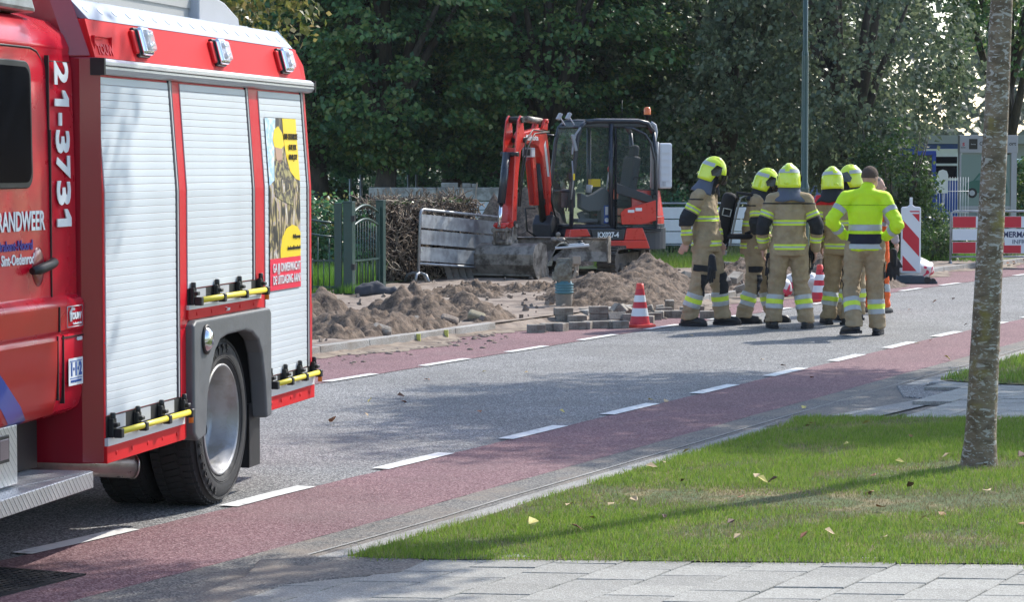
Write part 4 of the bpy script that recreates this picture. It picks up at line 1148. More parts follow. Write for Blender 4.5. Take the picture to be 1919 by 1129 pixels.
# far wood all round the horizon
C = []; N = []
r_ = np.random.default_rng(5)
for i in range(4600):
    a = math.radians(-42+110*i/4600+r_.normal()*.3); d = r_.uniform(150, 185); h = r_.random()**.7*(16+3*math.sin(i*.013)+2*math.sin(i*.05))
    C.append((math.sin(a)*d, math.cos(a)*d, h)); N.append((-math.sin(a), -math.cos(a), .4))
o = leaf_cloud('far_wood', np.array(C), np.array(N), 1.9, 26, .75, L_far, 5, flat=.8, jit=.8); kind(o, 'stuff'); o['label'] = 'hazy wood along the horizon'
C = []; N = []
for i in range(900):  # unseen ring of wood, added to keep the bright horizon out of reflections
    a = math.radians(68+240*i/900+r_.normal()*.3); d = r_.uniform(60, 70); h = r_.random()**.7*9
    C.append((math.sin(a)*d, math.cos(a)*d, h)); N.append((-math.sin(a), -math.cos(a), .4))
o = leaf_cloud('far_wood', np.array(C), np.array(N), 1.7, 22, .8, L_far, 6, flat=.8, jit=.8); kind(o, 'stuff'); o['label'] = 'unseen wood added around the street to block the bright horizon'
# roadside trees; the first trunk stands in the picture, their crowns shade the road
def spotted_bark():
    m = bpy.data.materials.new('spotted_bark'); m.use_nodes = True
    nt = m.node_tree; N = nt.nodes; L = nt.links; b = N['Principled BSDF']; b.inputs['Roughness'].default_value = .92
    tc = N.new('ShaderNodeTexCoord'); cur = None
    def nz(sc, st, lo, hi, det=6, dist=.3):
        mp = N.new('ShaderNodeMapping'); mp.inputs['Scale'].default_value = st; L.new(tc.outputs['Object'], mp.inputs[0])
        n = N.new('ShaderNodeTexNoise'); n.inputs['Scale'].default_value = sc; n.inputs['Detail'].default_value = det; n.inputs['Distortion'].default_value = dist
        L.new(mp.outputs[0], n.inputs['Vector'])
        mr = N.new('ShaderNodeMapRange'); mr.inputs[1].default_value = lo; mr.inputs[2].default_value = hi; L.new(n.outputs[0], mr.inputs[0]); return mr.outputs[0], n.outputs[0]
    def mix(f, a, c):
        x = N.new('ShaderNodeMixRGB'); x.inputs[2].default_value = (*c, 1); L.new(f, x.inputs[0])
        if isinstance(a, tuple): x.inputs[1].default_value = (*a, 1)
        else: L.new(a, x.inputs[1])
        return x.outputs[0]
    f, raw = nz(9, (1,1,2.2), .4, .62); cur = mix(f, (.22,.17,.115), (.12,.09,.058))
    f, r2 = nz(15, (1,1,2.4), .565, .62, 3, .8); cur = mix(f, cur, (.38,.36,.32))
    f, r2 = nz(42, (1,1,2.0), .6, .66, 2, .3); cur = mix(f, cur, (.36,.36,.31))
    f, r3 = nz(5, (1,1,1.2), .56, .68, 8); cur = mix(f, cur, (.22,.18,.05))
    f, r4 = nz(26, (1,1,1), .5, .7, 5)
    L.new(cur, b.inputs['Base Color'])
    bp = N.new('ShaderNodeBump'); bp.inputs['Distance'].default_value = .02; bp.inputs['Strength'].default_value = .9; L.new(raw, bp.inputs['Height']); 
    bp2 = N.new('ShaderNodeBump'); bp2.inputs['Distance'].default_value = .006; L.new(r4, bp2.inputs['Height']); L.new(bp.outputs[0], bp2.inputs['Normal']); L.new(bp2.outputs[0], b.inputs['Normal'])
    return m
M_spot = spotted_bark()
def street_tree(x, y, label, seed, lean, crad, cz, nc, tr=.092, r1=2.2):
    T = thing('street_tree', label, 'tree', (x, y, .04), 0, 'street trees along the verge')
    mb = MB(); rr = random.Random(seed); n = 40; nn = 28; V = []; F = []
    H = 5.0
    for i in range(n+1):
        t = i/n; z = -.08+(H+.08)*t
        rad = tr*(1.0+.0*t) * (1.16 if False else 1) * (1+.3*math.exp(-max(0,z)/.09)) * (1-.3*min(1, z/2.8))
        for k in range(nn):
            a = 2*math.pi*k/nn
            q = rad*(1+.035*fbm(math.cos(a)*1.3, math.sin(a)*1.3+z*1.2, 2.0, 4, seed)+.02*math.sin(3*a+z))
            V.append((lean[0]*t+q*math.cos(a), lean[1]*t+q*math.sin(a), z))
    for i in range(n):
        for k in range(nn): F.append((i*nn+k, i*nn+(k+1) % nn, (i+1)*nn+(k+1) % nn, (i+1)*nn+k))
    mb.add(V, F, 0, None, True)
    top = Vector((lean[0], lean[1], H))
    for i in range(9):
        a = 2*math.pi*i/9+rr.uniform(-.3,.3); st = Vector((lean[0]*.8, lean[1]*.8, rr.uniform(3.4, 4.9)))
        e = Vector((math.cos(a)*r1*.8, math.sin(a)*r1*.8, cz+rr.uniform(-.4,.8)*1.2)); mb.tube([st, st.lerp(e,.5)+Vector((0,0,.2)), e], [.05,.03,.01], 7)
    mb.build('trunk', M_spot, T)
    C, N = shell_points(nc, (0,0,cz), r1, r1, crad, seed, inner=.35)
    leaf_cloud('crown', C, N, .34, 30, .11, L_horn2, seed, flat=.7, droop=.4, parent=T)
    return T
street_tree(2.765, 15.1, 'young street tree with lichen spotted trunk standing on the near lawn', 81, (.19, .0), 1.5, 6.3, 240, r1=1.5)
street_tree(7.2, 24.4, 'street tree out of frame to the right', 82, (-.9, -.3), 1.8, 6.5, 1300, r1=3.2)
#street_tree(-1.2, 6.6, 'street tree out of frame near the cab of the fire engine', 83, (.0, 0), 1.6, 5.9, 240, r1=1.8)
# fallen leaves
M_fl = [mat('fallen_leaf_brown', (.3,.12,.05), .7), mat('fallen_leaf_tan', (.5,.36,.2), .7), mat('fallen_leaf_yellow', (.6,.5,.15), .7), mat('fallen_leaf_dark', (.1,.05,.03), .7)]
lm = []
for k in range(4):
    q = MB(); w = [.0,.35,.5,.3,0]
    P = [(0,0,0),(.3,.28,.05),(.62,.42,.16),(1,.05,.1),(.6,-.36,.2),(.28,-.3,.03)]
    q.add([(x*.07, y*.07, .004+z*.07*(1+.7*k*.3)) for x, y, z in P], [(0,1,2,3),(0,3,4,5)])
    lo = q.build('fallen_leaf', M_fl[k]); lm.append(lo.data); bpy.data.objects.remove(lo)
def leaves(n, fn, lab, grp):
    for i in range(n):
        x, y, z = fn()
        o = bpy.data.objects.new('fallen_leaf', lm[rnd.choice((0,0,1,1,2,3))]); COL.objects.link(o)
        o.location = (x, y, z); o.rotation_euler = (rnd.uniform(-.5,.5), rnd.uniform(-.5,.5), rnd.uniform(0,6.28)); s = rnd.uniform(.5,1.15); o.scale = (s,s,s)
        tag(o, lab, 'leaf', grp)
def onlawn():
    while True:
        x, y = rnd.uniform(-.4, 4), rnd.uniform(11.7, 17.9)
        if in_poly(x, y, LAWN): return x, y, .075
leaves(60, onlawn, 'dry fallen leaf lying on the near lawn', 'fallen leaves on the near lawn')
def onroad():
    s = rnd.uniform(S0+2, S0+26); p = at(s, rnd.uniform(-3.2, 1.2)); return p.x, p.y, .012
leaves(34, onroad, 'small fallen leaf lying on the road', 'fallen leaves on the road')
def onkerb():
    s = s_of(7.8, 45)+rnd.uniform(-.5, 6); p = at(s, -4.5+rnd.uniform(-.5,.35)); return p.x, p.y, .06 if True else 0
leaves(70, onkerb, 'brown leaf drifted against the kerb under the red and white barrier', 'leaves along the far kerb')
# ------------------------------------------------------------------ gate, fence, hedges, walls, barriers
M_green = mat('green_metal', (.02,.058,.05), .4, var=.12, vscale=8, coat=.2)
def V3(x, y, z=0): return Vector((x, y, z))
gA = gp(655, 549, .1); gB = gp(713, 541, .1)
GT = thing('garden_gate', 'green iron garden gate with arched top between two square posts', 'gate', (gA.x, gA.y, .06), math.atan2(gB.y-gA.y, gB.x-gA.x))
GL = (gB-gA).length
def gpost(x, w=.1, h=1.24):
    q = MB(); q.bb((x-w/2,-w/2,0),(x+w/2,w/2,h)); q.bb((x-w/2-.006,-w/2-.006,h),(x+w/2+.006,w/2+.006,h+.02)); return q.build('post', M_green, GT, bevel=.006)
pA = gpost(0, .13, 1.25); gpost(GL+.02, .11, 1.25)
q = MB(); q.bb((-.075,-.1,.35),(-.02,-.05,.43)); q.bb((-.075,-.1,1.0),(-.02,-.05,1.08)); q.build('hinge', M_dark, pA)
lf = MB(); a, b = .1, GL-.07
lf.bb((a,-.02,.09),(a+.035,.02,1.18)); lf.bb((b-.035,-.02,.09),(b,.02,1.18)); lf.bb((a,-.015,.1),(b,.015,.125)); lf.bb((a,-.015,.45),(b,.015,.475))
lf.build('gate_frame', M_green, GT)
def arcp(z0, h, n=12): return [(a+(b-a)*i/n, 0, z0+h*math.sin(math.pi*i/n)) for i in range(n+1)]
MB().tube(arcp(.92, .1), .018, 6).build('gate_arch', M_green, GT)
MB().tube(arcp(1.13-.03, .11), .018, 6).build('gate_arch', M_green, GT)
me = None
for i in range(9):
    x = a+(b-a)*(i+1)/10
    h = .92+.1*math.sin(math.pi*(i+1)/10)
    MB().cyl((x,0,.1),(x,0,h),.007,n=6).build('bar', M_green, GT)
    if i % 2: MB().cyl((x-.04,0,.1),(x-.04,0,.46),.006,n=6).build('bar', M_green, GT)
q = MB()
for i in range(5):
    x = a+(b-a)*(i+1)/6; z = 1.0+.1*math.sin(math.pi*(i+1)/6)
    q.tube([(x+.035*math.cos(t), 0, z+.025+.035*math.sin(t)) for t in np.linspace(0, 6.28, 11)[:-1]], .006, 5, closed=True)
s = q.build('scroll', M_green, GT); kind(s, 'stuff')
# fence wing left of the gate
FN = thing('iron_fence', 'green iron railing with swooping top rail left of the garden gate', 'fence', (gA.x-.1, gA.y, .06), R(178))
L_ = 2.4
q = MB(); q.bb((0,-.05,0),(.1,.05,1.25)); q.build('post', M_green, FN, bevel=.006)
MB().bb((.1,-.012,.1),(L_,.012,.13)).build('rail', M_green, FN)
MB().bb((.1,-.012,.46),(L_,.012,.485)).build('rail', M_green, FN)
sw = lambda x: .98+.2*(min(1, max(0, x-.1)/1.1))**1.3
MB().tube([(x,0,sw(x)) for x in np.linspace(.1, L_, 14)], .016, 6).build('rail', M_green, FN)
MB().tube([(x,0,sw(x)-.19) for x in np.linspace(.1, L_, 14)], .014, 6).build('rail', M_green, FN)
i = 0; x = .17
while x < L_:
    MB().cyl((x,0,.05),(x,0,sw(x)-.19 if i % 2 == 0 else .5),.0075,n=6).build('bar', M_green, FN)
    if i % 3 == 1: MB().tube([(x+.05*math.cos(t),0,sw(x)-.09+.05*math.sin(t)) for t in np.linspace(0,5,9)], .008, 5).build('scroll', M_green, FN)
    x += .077; i += 1
GF = [(-6,35.1),(-2.55,35.2),(-1.95,36.2),(-2.3,38.6),(-6,37.8)]
sheet('garden_grass', GF, .115, M_field)
M_bladel = mat('bright_grass_blade', (.12,.25,.03), .55, island=[(.08,.2,.02),(.13,.28,.03),(.2,.36,.05)], translucent=.35)
def tuft(label, cx, cy, rx, ry, n, h, z, m, w=.012, seed=1):
    r = np.random.default_rng(seed)
    X_ = cx+r.uniform(-1,1,n)*rx; Y_ = cy+r.uniform(-1,1,n)*ry; a = r.uniform(0,6.28,n); b = r.uniform(0,6.28,n); hh = h*r.uniform(.4,1.2,n); ln = hh*r.uniform(.1,.6,n)
    V = np.zeros((n,3,3),np.float32)
    V[:,0] = np.stack([X_-w/2*np.cos(a), Y_-w/2*np.sin(a), np.full(n,z)],1); V[:,1] = np.stack([X_+w/2*np.cos(a), Y_+w/2*np.sin(a), np.full(n,z)],1)
    V[:,2] = np.stack([X_+ln*np.cos(b), Y_+ln*np.sin(b), z+hh],1)
    me = tri_mesh('blades', V.reshape(-1,3), n, 3); me.materials.append(m)
    o = link('grass', me); kind(o, 'stuff'); o['label'] = label; return o
tuft('bright tall grass behind the iron railing', -3.6, 36.6, 1.7, 1.3, 9000, .32, .1, M_bladel, .016, 1)
tuft('grass tuft at the foot of the gate post', gA.x+.1, gA.y-.12, .22, .1, 300, .14, .1, M_bladel, .01, 2)
tuft('grass strip along the railing foot', gA.x-.7, gA.y-.12, .7, .06, 500, .1, .1, M_bladel, .01, 3)
tuft('grass bank behind the works', 3.6, 44.6, 2.2, 2.2, 12000, .2, .05, M_blade, .014, 4)
tuft('rough grass beside the beacon and barrier', 7.2, 47.2, 1.5, 1.6, 6000, .22, .05, M_bladel, .014, 5)
tuft('rough pale grass in the field under the trees', 2, 58, 9, 9, 16000, .35, .05, mat('pale_grass_blade', (.2,.22,.1), .6, island=[(.12,.15,.06),(.22,.24,.1),(.3,.3,.16)], translucent=.3), .03, 6)

# dead vine hedge: tangle of bare stems over a dark core
def vine_hedge():
    H = thing('vine_hedge', 'clipped hedge of bare brown dead vines right of the garden gate', 'hedge', (gB.x-.5, gB.y+2.1, .05), R(60))
    L, Hh, D = 2.75, 1.2, .5
    m = mat('vine_stem', (.2,.15,.11), .9, island=[(.05,.035,.028),(.14,.1,.075),(.24,.19,.14),(.4,.33,.25)])
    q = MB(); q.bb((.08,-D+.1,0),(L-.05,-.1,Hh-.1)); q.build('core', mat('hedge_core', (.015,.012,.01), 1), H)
    rr = random.Random(3)
    for part in range(1):
        q = MB()
        for i in range(3400):
            f = rr.random()
            if f < .5: p = Vector((rr.uniform(0, L), -D+rr.uniform(-.03,.12), rr.uniform(.0, Hh)))     # front
            elif f < .68: p = Vector((rr.uniform(-.05,.1), rr.uniform(-D, 0), rr.uniform(0, Hh)))
            else: p = Vector((rr.uniform(0, L), rr.uniform(-D, 0), Hh+rr.uniform(-.1,.06)))
            d = Vector((rr.gauss(0,.7), rr.gauss(0,.35), rr.gauss(-.3,.7))).normalized(); pts = [p]
            st = rr.uniform(.04,.085)
            for k in range(3):
                d = (d+Vector((rr.gauss(0,.45), rr.gauss(0,.25), rr.gauss(0,.45)))).normalized(); pts.append(pts[-1]+d*st)
            q.tube(pts, [.0085*rr.uniform(.5,1.3)]*4, 3)
        o = q.build('stems', m, H, fix=False); kind(o, 'stuff')
    C = [(rr.uniform(0,L), rr.uniform(-D,0), Hh+.02) for _ in range(60)]; N = [(0,-.2,1)]*60
    o = leaf_cloud('sprouts', C, N, .1, 12, .05, L_bush, 8, parent=H); kind(o, 'stuff')
    q = shrub('dark ivy hedge behind the railing and gate', 'hedge', gA.x-1.1, gA.y+3.0, 1.25, .45, .62, 200, 30, .08, L_horn, 91, name='ivy_hedge')
    q2 = shrub('pale twiggy hedge top showing over the railing', 'hedge', gA.x-1.1, gA.y+3.6, 1.3, .4, .68, 130, 24, .06, L_pale, 92, name='twig_hedge')
vine_hedge()
# concrete wall with white slats below, loose blocks on top
Wl = thing('concrete_wall', 'long weathered concrete wall beam over white slats beyond the vine hedge', 'wall', (X(692,49), 49, 0), R(5))
M_old = mat('old_concrete', (.42,.4,.365), .95, var=.2, vscale=4, col2=(.24,.225,.2), bump=.6, bscale=18)
wl = 2.55
for i in range(2): MB().bb((i*1.3, 0, 1.12),(i*1.3+1.28, .3, 1.375)).build('wall_beam', M_old, Wl, bevel=.012)
for i in range(6): MB().bb((.05, .04, .1+.17*i),(wl, .08, .255+.17*i)).build('white_slat', mat('white_slat', (.62,.65,.68), .5), Wl)
for i, (x, w, h) in enumerate(((1.55,.32,.09),(1.87,.16,.08),(2.02,.12,.07))):
    q = MB(); q.box((0,0,h/2),(w,.2,h), rz=.1*i); o = q.build('concrete_block', M_old, bevel=.012); o.location = Vector((X(692,49),49,0))+Matrix.Rotation(R(5),3,'Z')@Vector((x,.14,1.376))
    tag(o, ('long loose concrete block lying on the wall beam', 'short loose block beside the long one on the wall beam', 'tipped white rubble lump right of the blocks on the wall')[i], 'block', 'loose blocks on the concrete wall')
for i, px in enumerate((657, 677, 766, 781)):
    q = MB(); q.cyl((0,0,0),(0,0,1.62 if i < 2 else 1.5),.03,n=8); o = q.build('fence_stake', M_galv); o.location = (X(px,54), 54, .1)
    tag(o, ('first grey stake from the fire engine, left of the white wall slats','taller grey stake right beside the white wall end','thin stake behind the wall beam below the forked trunk','thinnest stake behind the wall beam')[i], 'stake', 'grey stakes beyond the gate')
Hs = thing('white_caravan', 'white vehicle roof partly hidden behind shrubs left of the wall', 'vehicle', (X(640,66), 66, 0))
q = MB(); q.bb((-.5,0,.5),(.42,1.5,1.45)); q.build('body', M_white, Hs, bevel=.1); q = MB(); q.bb((-.42,-.012,.95),(.3,.01,1.25)); q.build('window', M_glassd, Hs)
for x in (-.3,.25): q = MB(); q.cyl((x,-.02,.35),(x,.2,.35),.26); q.build('wheel', M_rub, Hs)

# galvanised crowd barrier with three plates
bA = gp(783, 530, .1); Bx = thing('crowd_barrier', 'galvanised metal barrier with three plain plates, tilted against the vine hedge', 'barrier', (-1.38, 37.6, .10), R(62))
BL = 2.6
mb = MB(); r0 = .12
def frame(L, z0, z1, r): 
    p = []
    for (cx, cz, a0) in ((r, z1-r, 180), (L-r, z1-r, 90)):
        for i in range(6): a = R(a0-90*i/5); p.append((cx+r*math.cos(a), 0, cz+r*math.sin(a)))
    return [(0,0,z0)]+p+[(L,0,z0)]
piv = MB(); piv.tube(frame(BL, .1, 1.07, .1), .021, 10); piv.cyl((0,0,.27),(BL,0,.27),.019,n=10)
fr_ = piv.build('frame', M_galv, Bx); 
for k, (z0, z1) in enumerate(((.31,.52),(.56,.77),(.80,1.0))):
    q = MB(); q.bb((.035,-.008,z0),(BL-.035,.008,z1)); p_ = q.build('plate', M_galv, Bx)
    q = MB()
    for j in range(4): q.ball((.02,-.022,z0+.03+.05*j), .007, 6, 4)
    q.build('rivet', M_chr, p_)
for x in (.0, BL-.25):
    q = MB(); q.tube([(x-.12+.06,-.22,.0),(x-.03,-.15,.1),(x,-.05,.13),(x,.1,.13),(x+.02,.2,.1),(x+.05,.26,0)], .02, 8)
    q.tube([(x-.13,-.03,0),(x-.08,-.02,.11),(x,-.02,.13),(x+.12,-.02,.12),(x+.2,-.03,0)], .022, 8); q.build('foot', M_galv, Bx)
Bx.rotation_euler = (0, R(3.9), R(62))
# planks leaning behind the barrier
for i in range(4):
    q = MB(); q.box((0,0,.24),(.09,.03,.55), ry=-.3); o = q.build('plank', mat('grey_plank', (.2,.18,.16), .9, var=.2, vscale=8)); o.location = (-1.0+.1*i, 38.75+.14*i, .08)
    tag(o, ('leftmost','second from left','third from left','rightmost')[i]+' plank leaning behind the metal barrier by the bucket', 'plank', 'planks leaning behind the barrier')
# white boarded barrier right of the digger
wb = thing('board_barrier', 'white three board barrier behind the tall firefighter', 'barrier', (X(1195,46), 46, .1), R(3))
for k in range(3): MB().bb((0,-.012,.3+.222*k),(2.0,.012,.505+.222*k)).build('board', M_white, wb, bevel=.004)
MB().tube(frame(2.0, 0, 1.02, .06), .018, 8).cyl((0,0,.27),(2,0,.27),.018,n=8).build('frame', M_galv, wb)
for x in (.02, 1.98): MB().bb((x-.03,-.25,-.0),(x+.03,.25,.05)).build('foot', M_dark, wb)

# red and white barrier, right edge
RB = thing('road_barrier', 'red and white three plank road barrier behind the spotted trunk', 'barrier', (gp(1781,503,0).x, gp(1781,503,0).y, .0), R(2))
M_rr = mat('reflective_red', (.55,.012,.03), .4); M_rw = mat('reflective_white', (.7,.71,.73), .4)
MB().tube(frame(2.5, .0, 1.0, .08), .019, 10).cyl((0,0,.2),(2.5,0,.2),.017,n=8).build('frame', M_galv, RB)
for k, z in enumerate((.26,.49,.71)):
    pl = MB().bb((.03,-.012,z),(2.47,.012,z+.2)).build('plank', M_rw, RB)
    if k != 1:
        for j, (a, b) in enumerate(((.035,.44),(.82,1.24),(1.66,2.08))): MB().bb((a,-.0145,z+.004),(b,-.0125,z+.196)).build('red_panel', M_rr, pl)
mp_ = MB().bb((.95,-.018,.40),(1.75,-.0135,.665)).build('name_board', M_white, RB)
text('ZIMMERMANN', .14, (.71,-.0195,.545), rt, mat('navy_ink', (.02,.03,.09), .5), mp_, bold=.004, sx=.9)
text('INFRA', .1, (1.08,-.0195,.43), rt, mat('grey_ink', (.2,.22,.26), .5), mp_, bold=.003, sx=1.1)
for x in (.0, 2.5): MB().tube([(x-.06,-.24,-.0),(x-.02,-.16,.1),(x,-.0,.12),(x+.02,.16,.1),(x+.04,.24,0)], .02, 8).tube([(x,0,0),(x,0,.15)], .02, 6).build('foot', M_galv, RB)

# beacon baffle
bk = gp(1706, 532, 0)
BK = thing('beacon_baffle', 'upright red and white striped road beacon on a rubber foot', 'road beacon', (bk.x, bk.y, .005), R(-3))
q = MB(); q.prism([(-.15,.16),(.15,.16),(.15,1.15),(.13,1.17),(.05,1.175),(.03,1.2),(-.03,1.2),(-.05,1.175),(-.13,1.17),(-.15,1.15)], lambda p: (p[0],-.03,p[1]), lambda p: (p[0],.03,p[1])); pan = q.build('panel', M_rw, BK, bevel=.012)
MB().bb((-.022,-.02,1.19),(.022,.02,1.315)).build('handle', M_rw, BK, bevel=.006)
def clip(poly, f):
    out = []; n = len(poly)
    for i in range(n):
        a, b = poly[i], poly[(i+1) % n]; fa, fb = f(a), f(b)
        if fa >= 0: out.append(a)
        if (fa >= 0) != (fb >= 0): t = fa/(fa-fb); out.append((a[0]+(b[0]-a[0])*t, a[1]+(b[1]-a[1])*t))
    return out
rect = [(-.125,.19),(.125,.19),(.125,1.11),(-.125,1.11)]
for c0, c1 in ((.02,.29),(.55,.83),(1.08,1.4)):     # stripes fall to the right: h + x*1.12
    p = clip(clip(rect, lambda p: p[1]+1.12*p[0]-c0), lambda p: c1-p[1]-1.12*p[0])
    if len(p) > 2: MB().prism(p, lambda p: (p[0],-.034,p[1]), lambda p: (p[0],-.0305,p[1])).build('stripe', M_rr, pan)
q = MB(); q.bb((-.1,-.036,1.065),(.12,-.0345,1.09)); q.build('print', M_rw, pan)
q = MB(); q.prism([(-.42,0),(.4,0),(.38,.05),(.2,.09),(.18,.13),(-.2,.13),(-.22,.08),(-.4,.05)], lambda p: (p[0],-.2,p[1]), lambda p: (p[0],.2,p[1])); q.build('foot', mat('rubber_foot', (.05,.065,.08), .8, var=.2, vscale=9), BK, bevel=.015)
q = MB(); q.cyl((.24,-.21,.06),(.24,.0,.06),.05,n=14); q.cyl((.33,-.2,.05),(.33,0,.05),.035,n=12); q.build('roller', M_dark, BK)

# cones
def cone(label, p, rz):
    c = thing('traffic_cone', label, 'traffic cone', (p.x, p.y, .004), rz, 'red and white traffic cones')
    q = MB(); prof_ = [(.122,.05),(.108,.11)]; 
    zz = [.035,.125,.215,.285,.36,.43,.49]
    M3 = [M_rr, M_rw, mat('cone_red_orange', (.75,.06,.04), .5)]
    prf = []; ms = []
    def rad(z): return .115-(z-.035)*.175
    for i in range(6):
        prf.append((rad(zz[i]), zz[i])); ms.append((0,1,0,1,0,2)[i])
    prf.append((rad(.49)+.004, .49)); ms.append(2); prf.append((.026, .492)); ms.append(2); prf.append((.022,.43))
    q.lathe(prf, 28, mats=ms); q.build('body', M3, c)
    q = MB(); n = 8
    q.prism([(.185*math.cos(R(22.5+45*i))*1.0, .185*math.sin(R(22.5+45*i))) for i in range(8)], lambda p: (p[0],p[1],0), lambda p: (p[0]*.96,p[1]*.96,.035)); q.build('base', M3[2], c, bevel=.006)
    return c
cone('red and white traffic cone at the heap of paving blocks', gp(1199, 614), .2)
cone('red and white traffic cone between the firefighters, before the white bags', gp(1536, 566), .5)

# paving blocks
M_blk = mat('paver', (.27,.245,.21), .95, var=.15, vscale=12, col2=(.16,.135,.11), bump=.5, bscale=60)
q = MB(); q.box((0,0,0),(.21,.105,.085)); bl0 = q.build('paving_block', M_blk, bevel=.006); bme = bl0.data; bpy.data.objects.remove(bl0)
def block(px, py, z, rz, label, rx=0, ry=0, sc=(1,1,1), grp='loose concrete paving blocks by the cone'):
    o = bpy.data.objects.new('paving_block', bme); COL.objects.link(o); p = gp(px, py, 0)
    o.location = (p.x, p.y+.05, z+.044); o.rotation_euler = (rx, ry, R(rz)); o.scale = sc
    b = o.modifiers.new('bevel', 'BEVEL'); b.width = .006; b.segments = 1
    tag(o, label, 'paving block', grp)
BL_ = [(1005,625,0,10,0,0),(1030,622,0,25,0,0),(1052,622,0,70,0,0),(1082,619,0,5,0,0),(1101,618,0,75,0,0),(1122,617,0,8,0,0),(1146,616,0,60,0,0),(1163,617,0,2,0,0),
       (1056,606,0,10,0,0),(1056,606,.088,14,0,0),(1082,607,0,0,0,0),(1074,597,0,-20,0,0),(1122,603,0,6,0,0),(1122,603,.088,2,0,0),(1144,602,0,60,.0,.6),(1156,603,0,20,.9,0),
       (1152,594,.03,35,0,-.7),(1166,596,.05,80,.8,0),(1184,603,0,0,0,0),(1176,592,.02,50,.5,.3),(1223,601,0,10,0,0),(1236,598,0,80,0,0),(1245,590,0,0,0,0),(1255,597,0,5,0,0),(1277,597,0,0,0,0),
       (1218,588,.0,85,1.3,0),(1238,588,0,88,1.4,0),(1255,586,0,90,0,1.4),(1290,590,0,0,0,0),(1217,608,0,80,0,0),(1206,594,0,30,0,.4),(1305,588,0,15,0,0),(1230,581,0,40,.9,.2),
       (1100,592,0,15,0,0),(1190,583,0,70,0,.6),(1330,598,0,0,0,0)]
pos = ('leftmost block of the row on the cycle lane','second block from the left, at a slant','narrow end-on block third from the left','wide block in front of the low stack','block seen end on in the front row','plain block in the middle of the front row','block turned end on left of the cone','block just left of the cone foot',
       'bottom block of the left pair stacked by the rammer','top block of the left pair stacked by the rammer','block lying right of the left pair','tilted flat block behind the left pair','bottom block of the tall middle pair','top block of the tall middle pair','block leaning right of the middle pair','block propped on edge beside the cone',
       'block leaning like a fanned card, back left','block leaning like a fanned card, back right','block half hidden behind the cone','tipped block behind the cone','low block right of the cone','end-on block second right of the cone','small block behind the low one','dark long block right of the cone','long flat block near the firefighter boot',
       'rounded upright block behind the cone','pale upright block second behind the cone','dark upright block third behind the cone','flat block nearest the firefighter trousers','block touching the right side of the cone','tilted block at the back of the heap','block partly behind the firefighter leg','rubble block at the rear of the heap',
       'flat block half sunk in sand by the rammer','pale rubble piece at the mound foot','flat stone between the firefighter boots')
for k, (px, py, z, rz, rx, ry) in enumerate(BL_): block(px, py, z, rz+rnd.uniform(-4,4), pos[k], rx, ry, sc=(rnd.uniform(.85,1.1), 1.05, rnd.uniform(.95,1.15)))
RB2 = [(1345,515,'pale slab end on top of the rubble bank'),(1368,500,'white topped slab leaning on the rubble'),(1385,508,'rubble block right of the leaning slab'),(1352,532,'low rubble block in the bank'),(1378,527,'grey rubble block mid bank'),(1330,522,'half buried rubble block, left end of bank'),(1290,518,'broken slab over the hole'),(1410,520,'rubble block behind the air cylinder man'),(1540,520,'rubble block behind the far cone'),(1395,540,'rubble block low beside the trouser leg')]
for k, (px, py, lab) in enumerate(RB2): block(px, py+22, .12+.05*(k % 3), rnd.uniform(0,90), lab, rnd.uniform(-.4,.4), rnd.uniform(-.5,.5), (1.3,1.5,1.1), 'rubble blocks in the bank behind the firefighters')
# yellow sprayed kerb ends and stones in the heaps
for px, py, lab, m in ((790, 604, 'brown broken brick stuck in the low soil ridge', M_blk),(715,618,'flat brick slab leaning in the soil ridge', M_blk),(842,600,'pale sandy stone at the foot of the right heap', M_sand),(893,592,'yellowish cut kerb piece lying behind the kerb', mat('yellow_stone', (.27,.235,.16), .9, var=.15, vscale=9))):
    q = MB(); q.box((0,0,0),(.2,.12,.1), rx=.5, ry=.3); o = q.build('stone', m, bevel=.03); p = gp(px, py, .14); o.location = (p.x, p.y, .13)
    tag(o, lab, 'stone')
for s in (s_of(-.9,26.2), s_of(-.65,26.8)):
    a = at(s, -4.612); q = MB(); q.box((0,0,0),(.01,.05,.1)); o = q.build('spray_mark', mat('yellow_spray', (.6,.6,.15), .8), kerb); d = at(s+.1,-4.612)-a
    o.location = (a.x, a.y, .045); o.rotation_euler = (0,0,math.atan2(d.y,d.x))
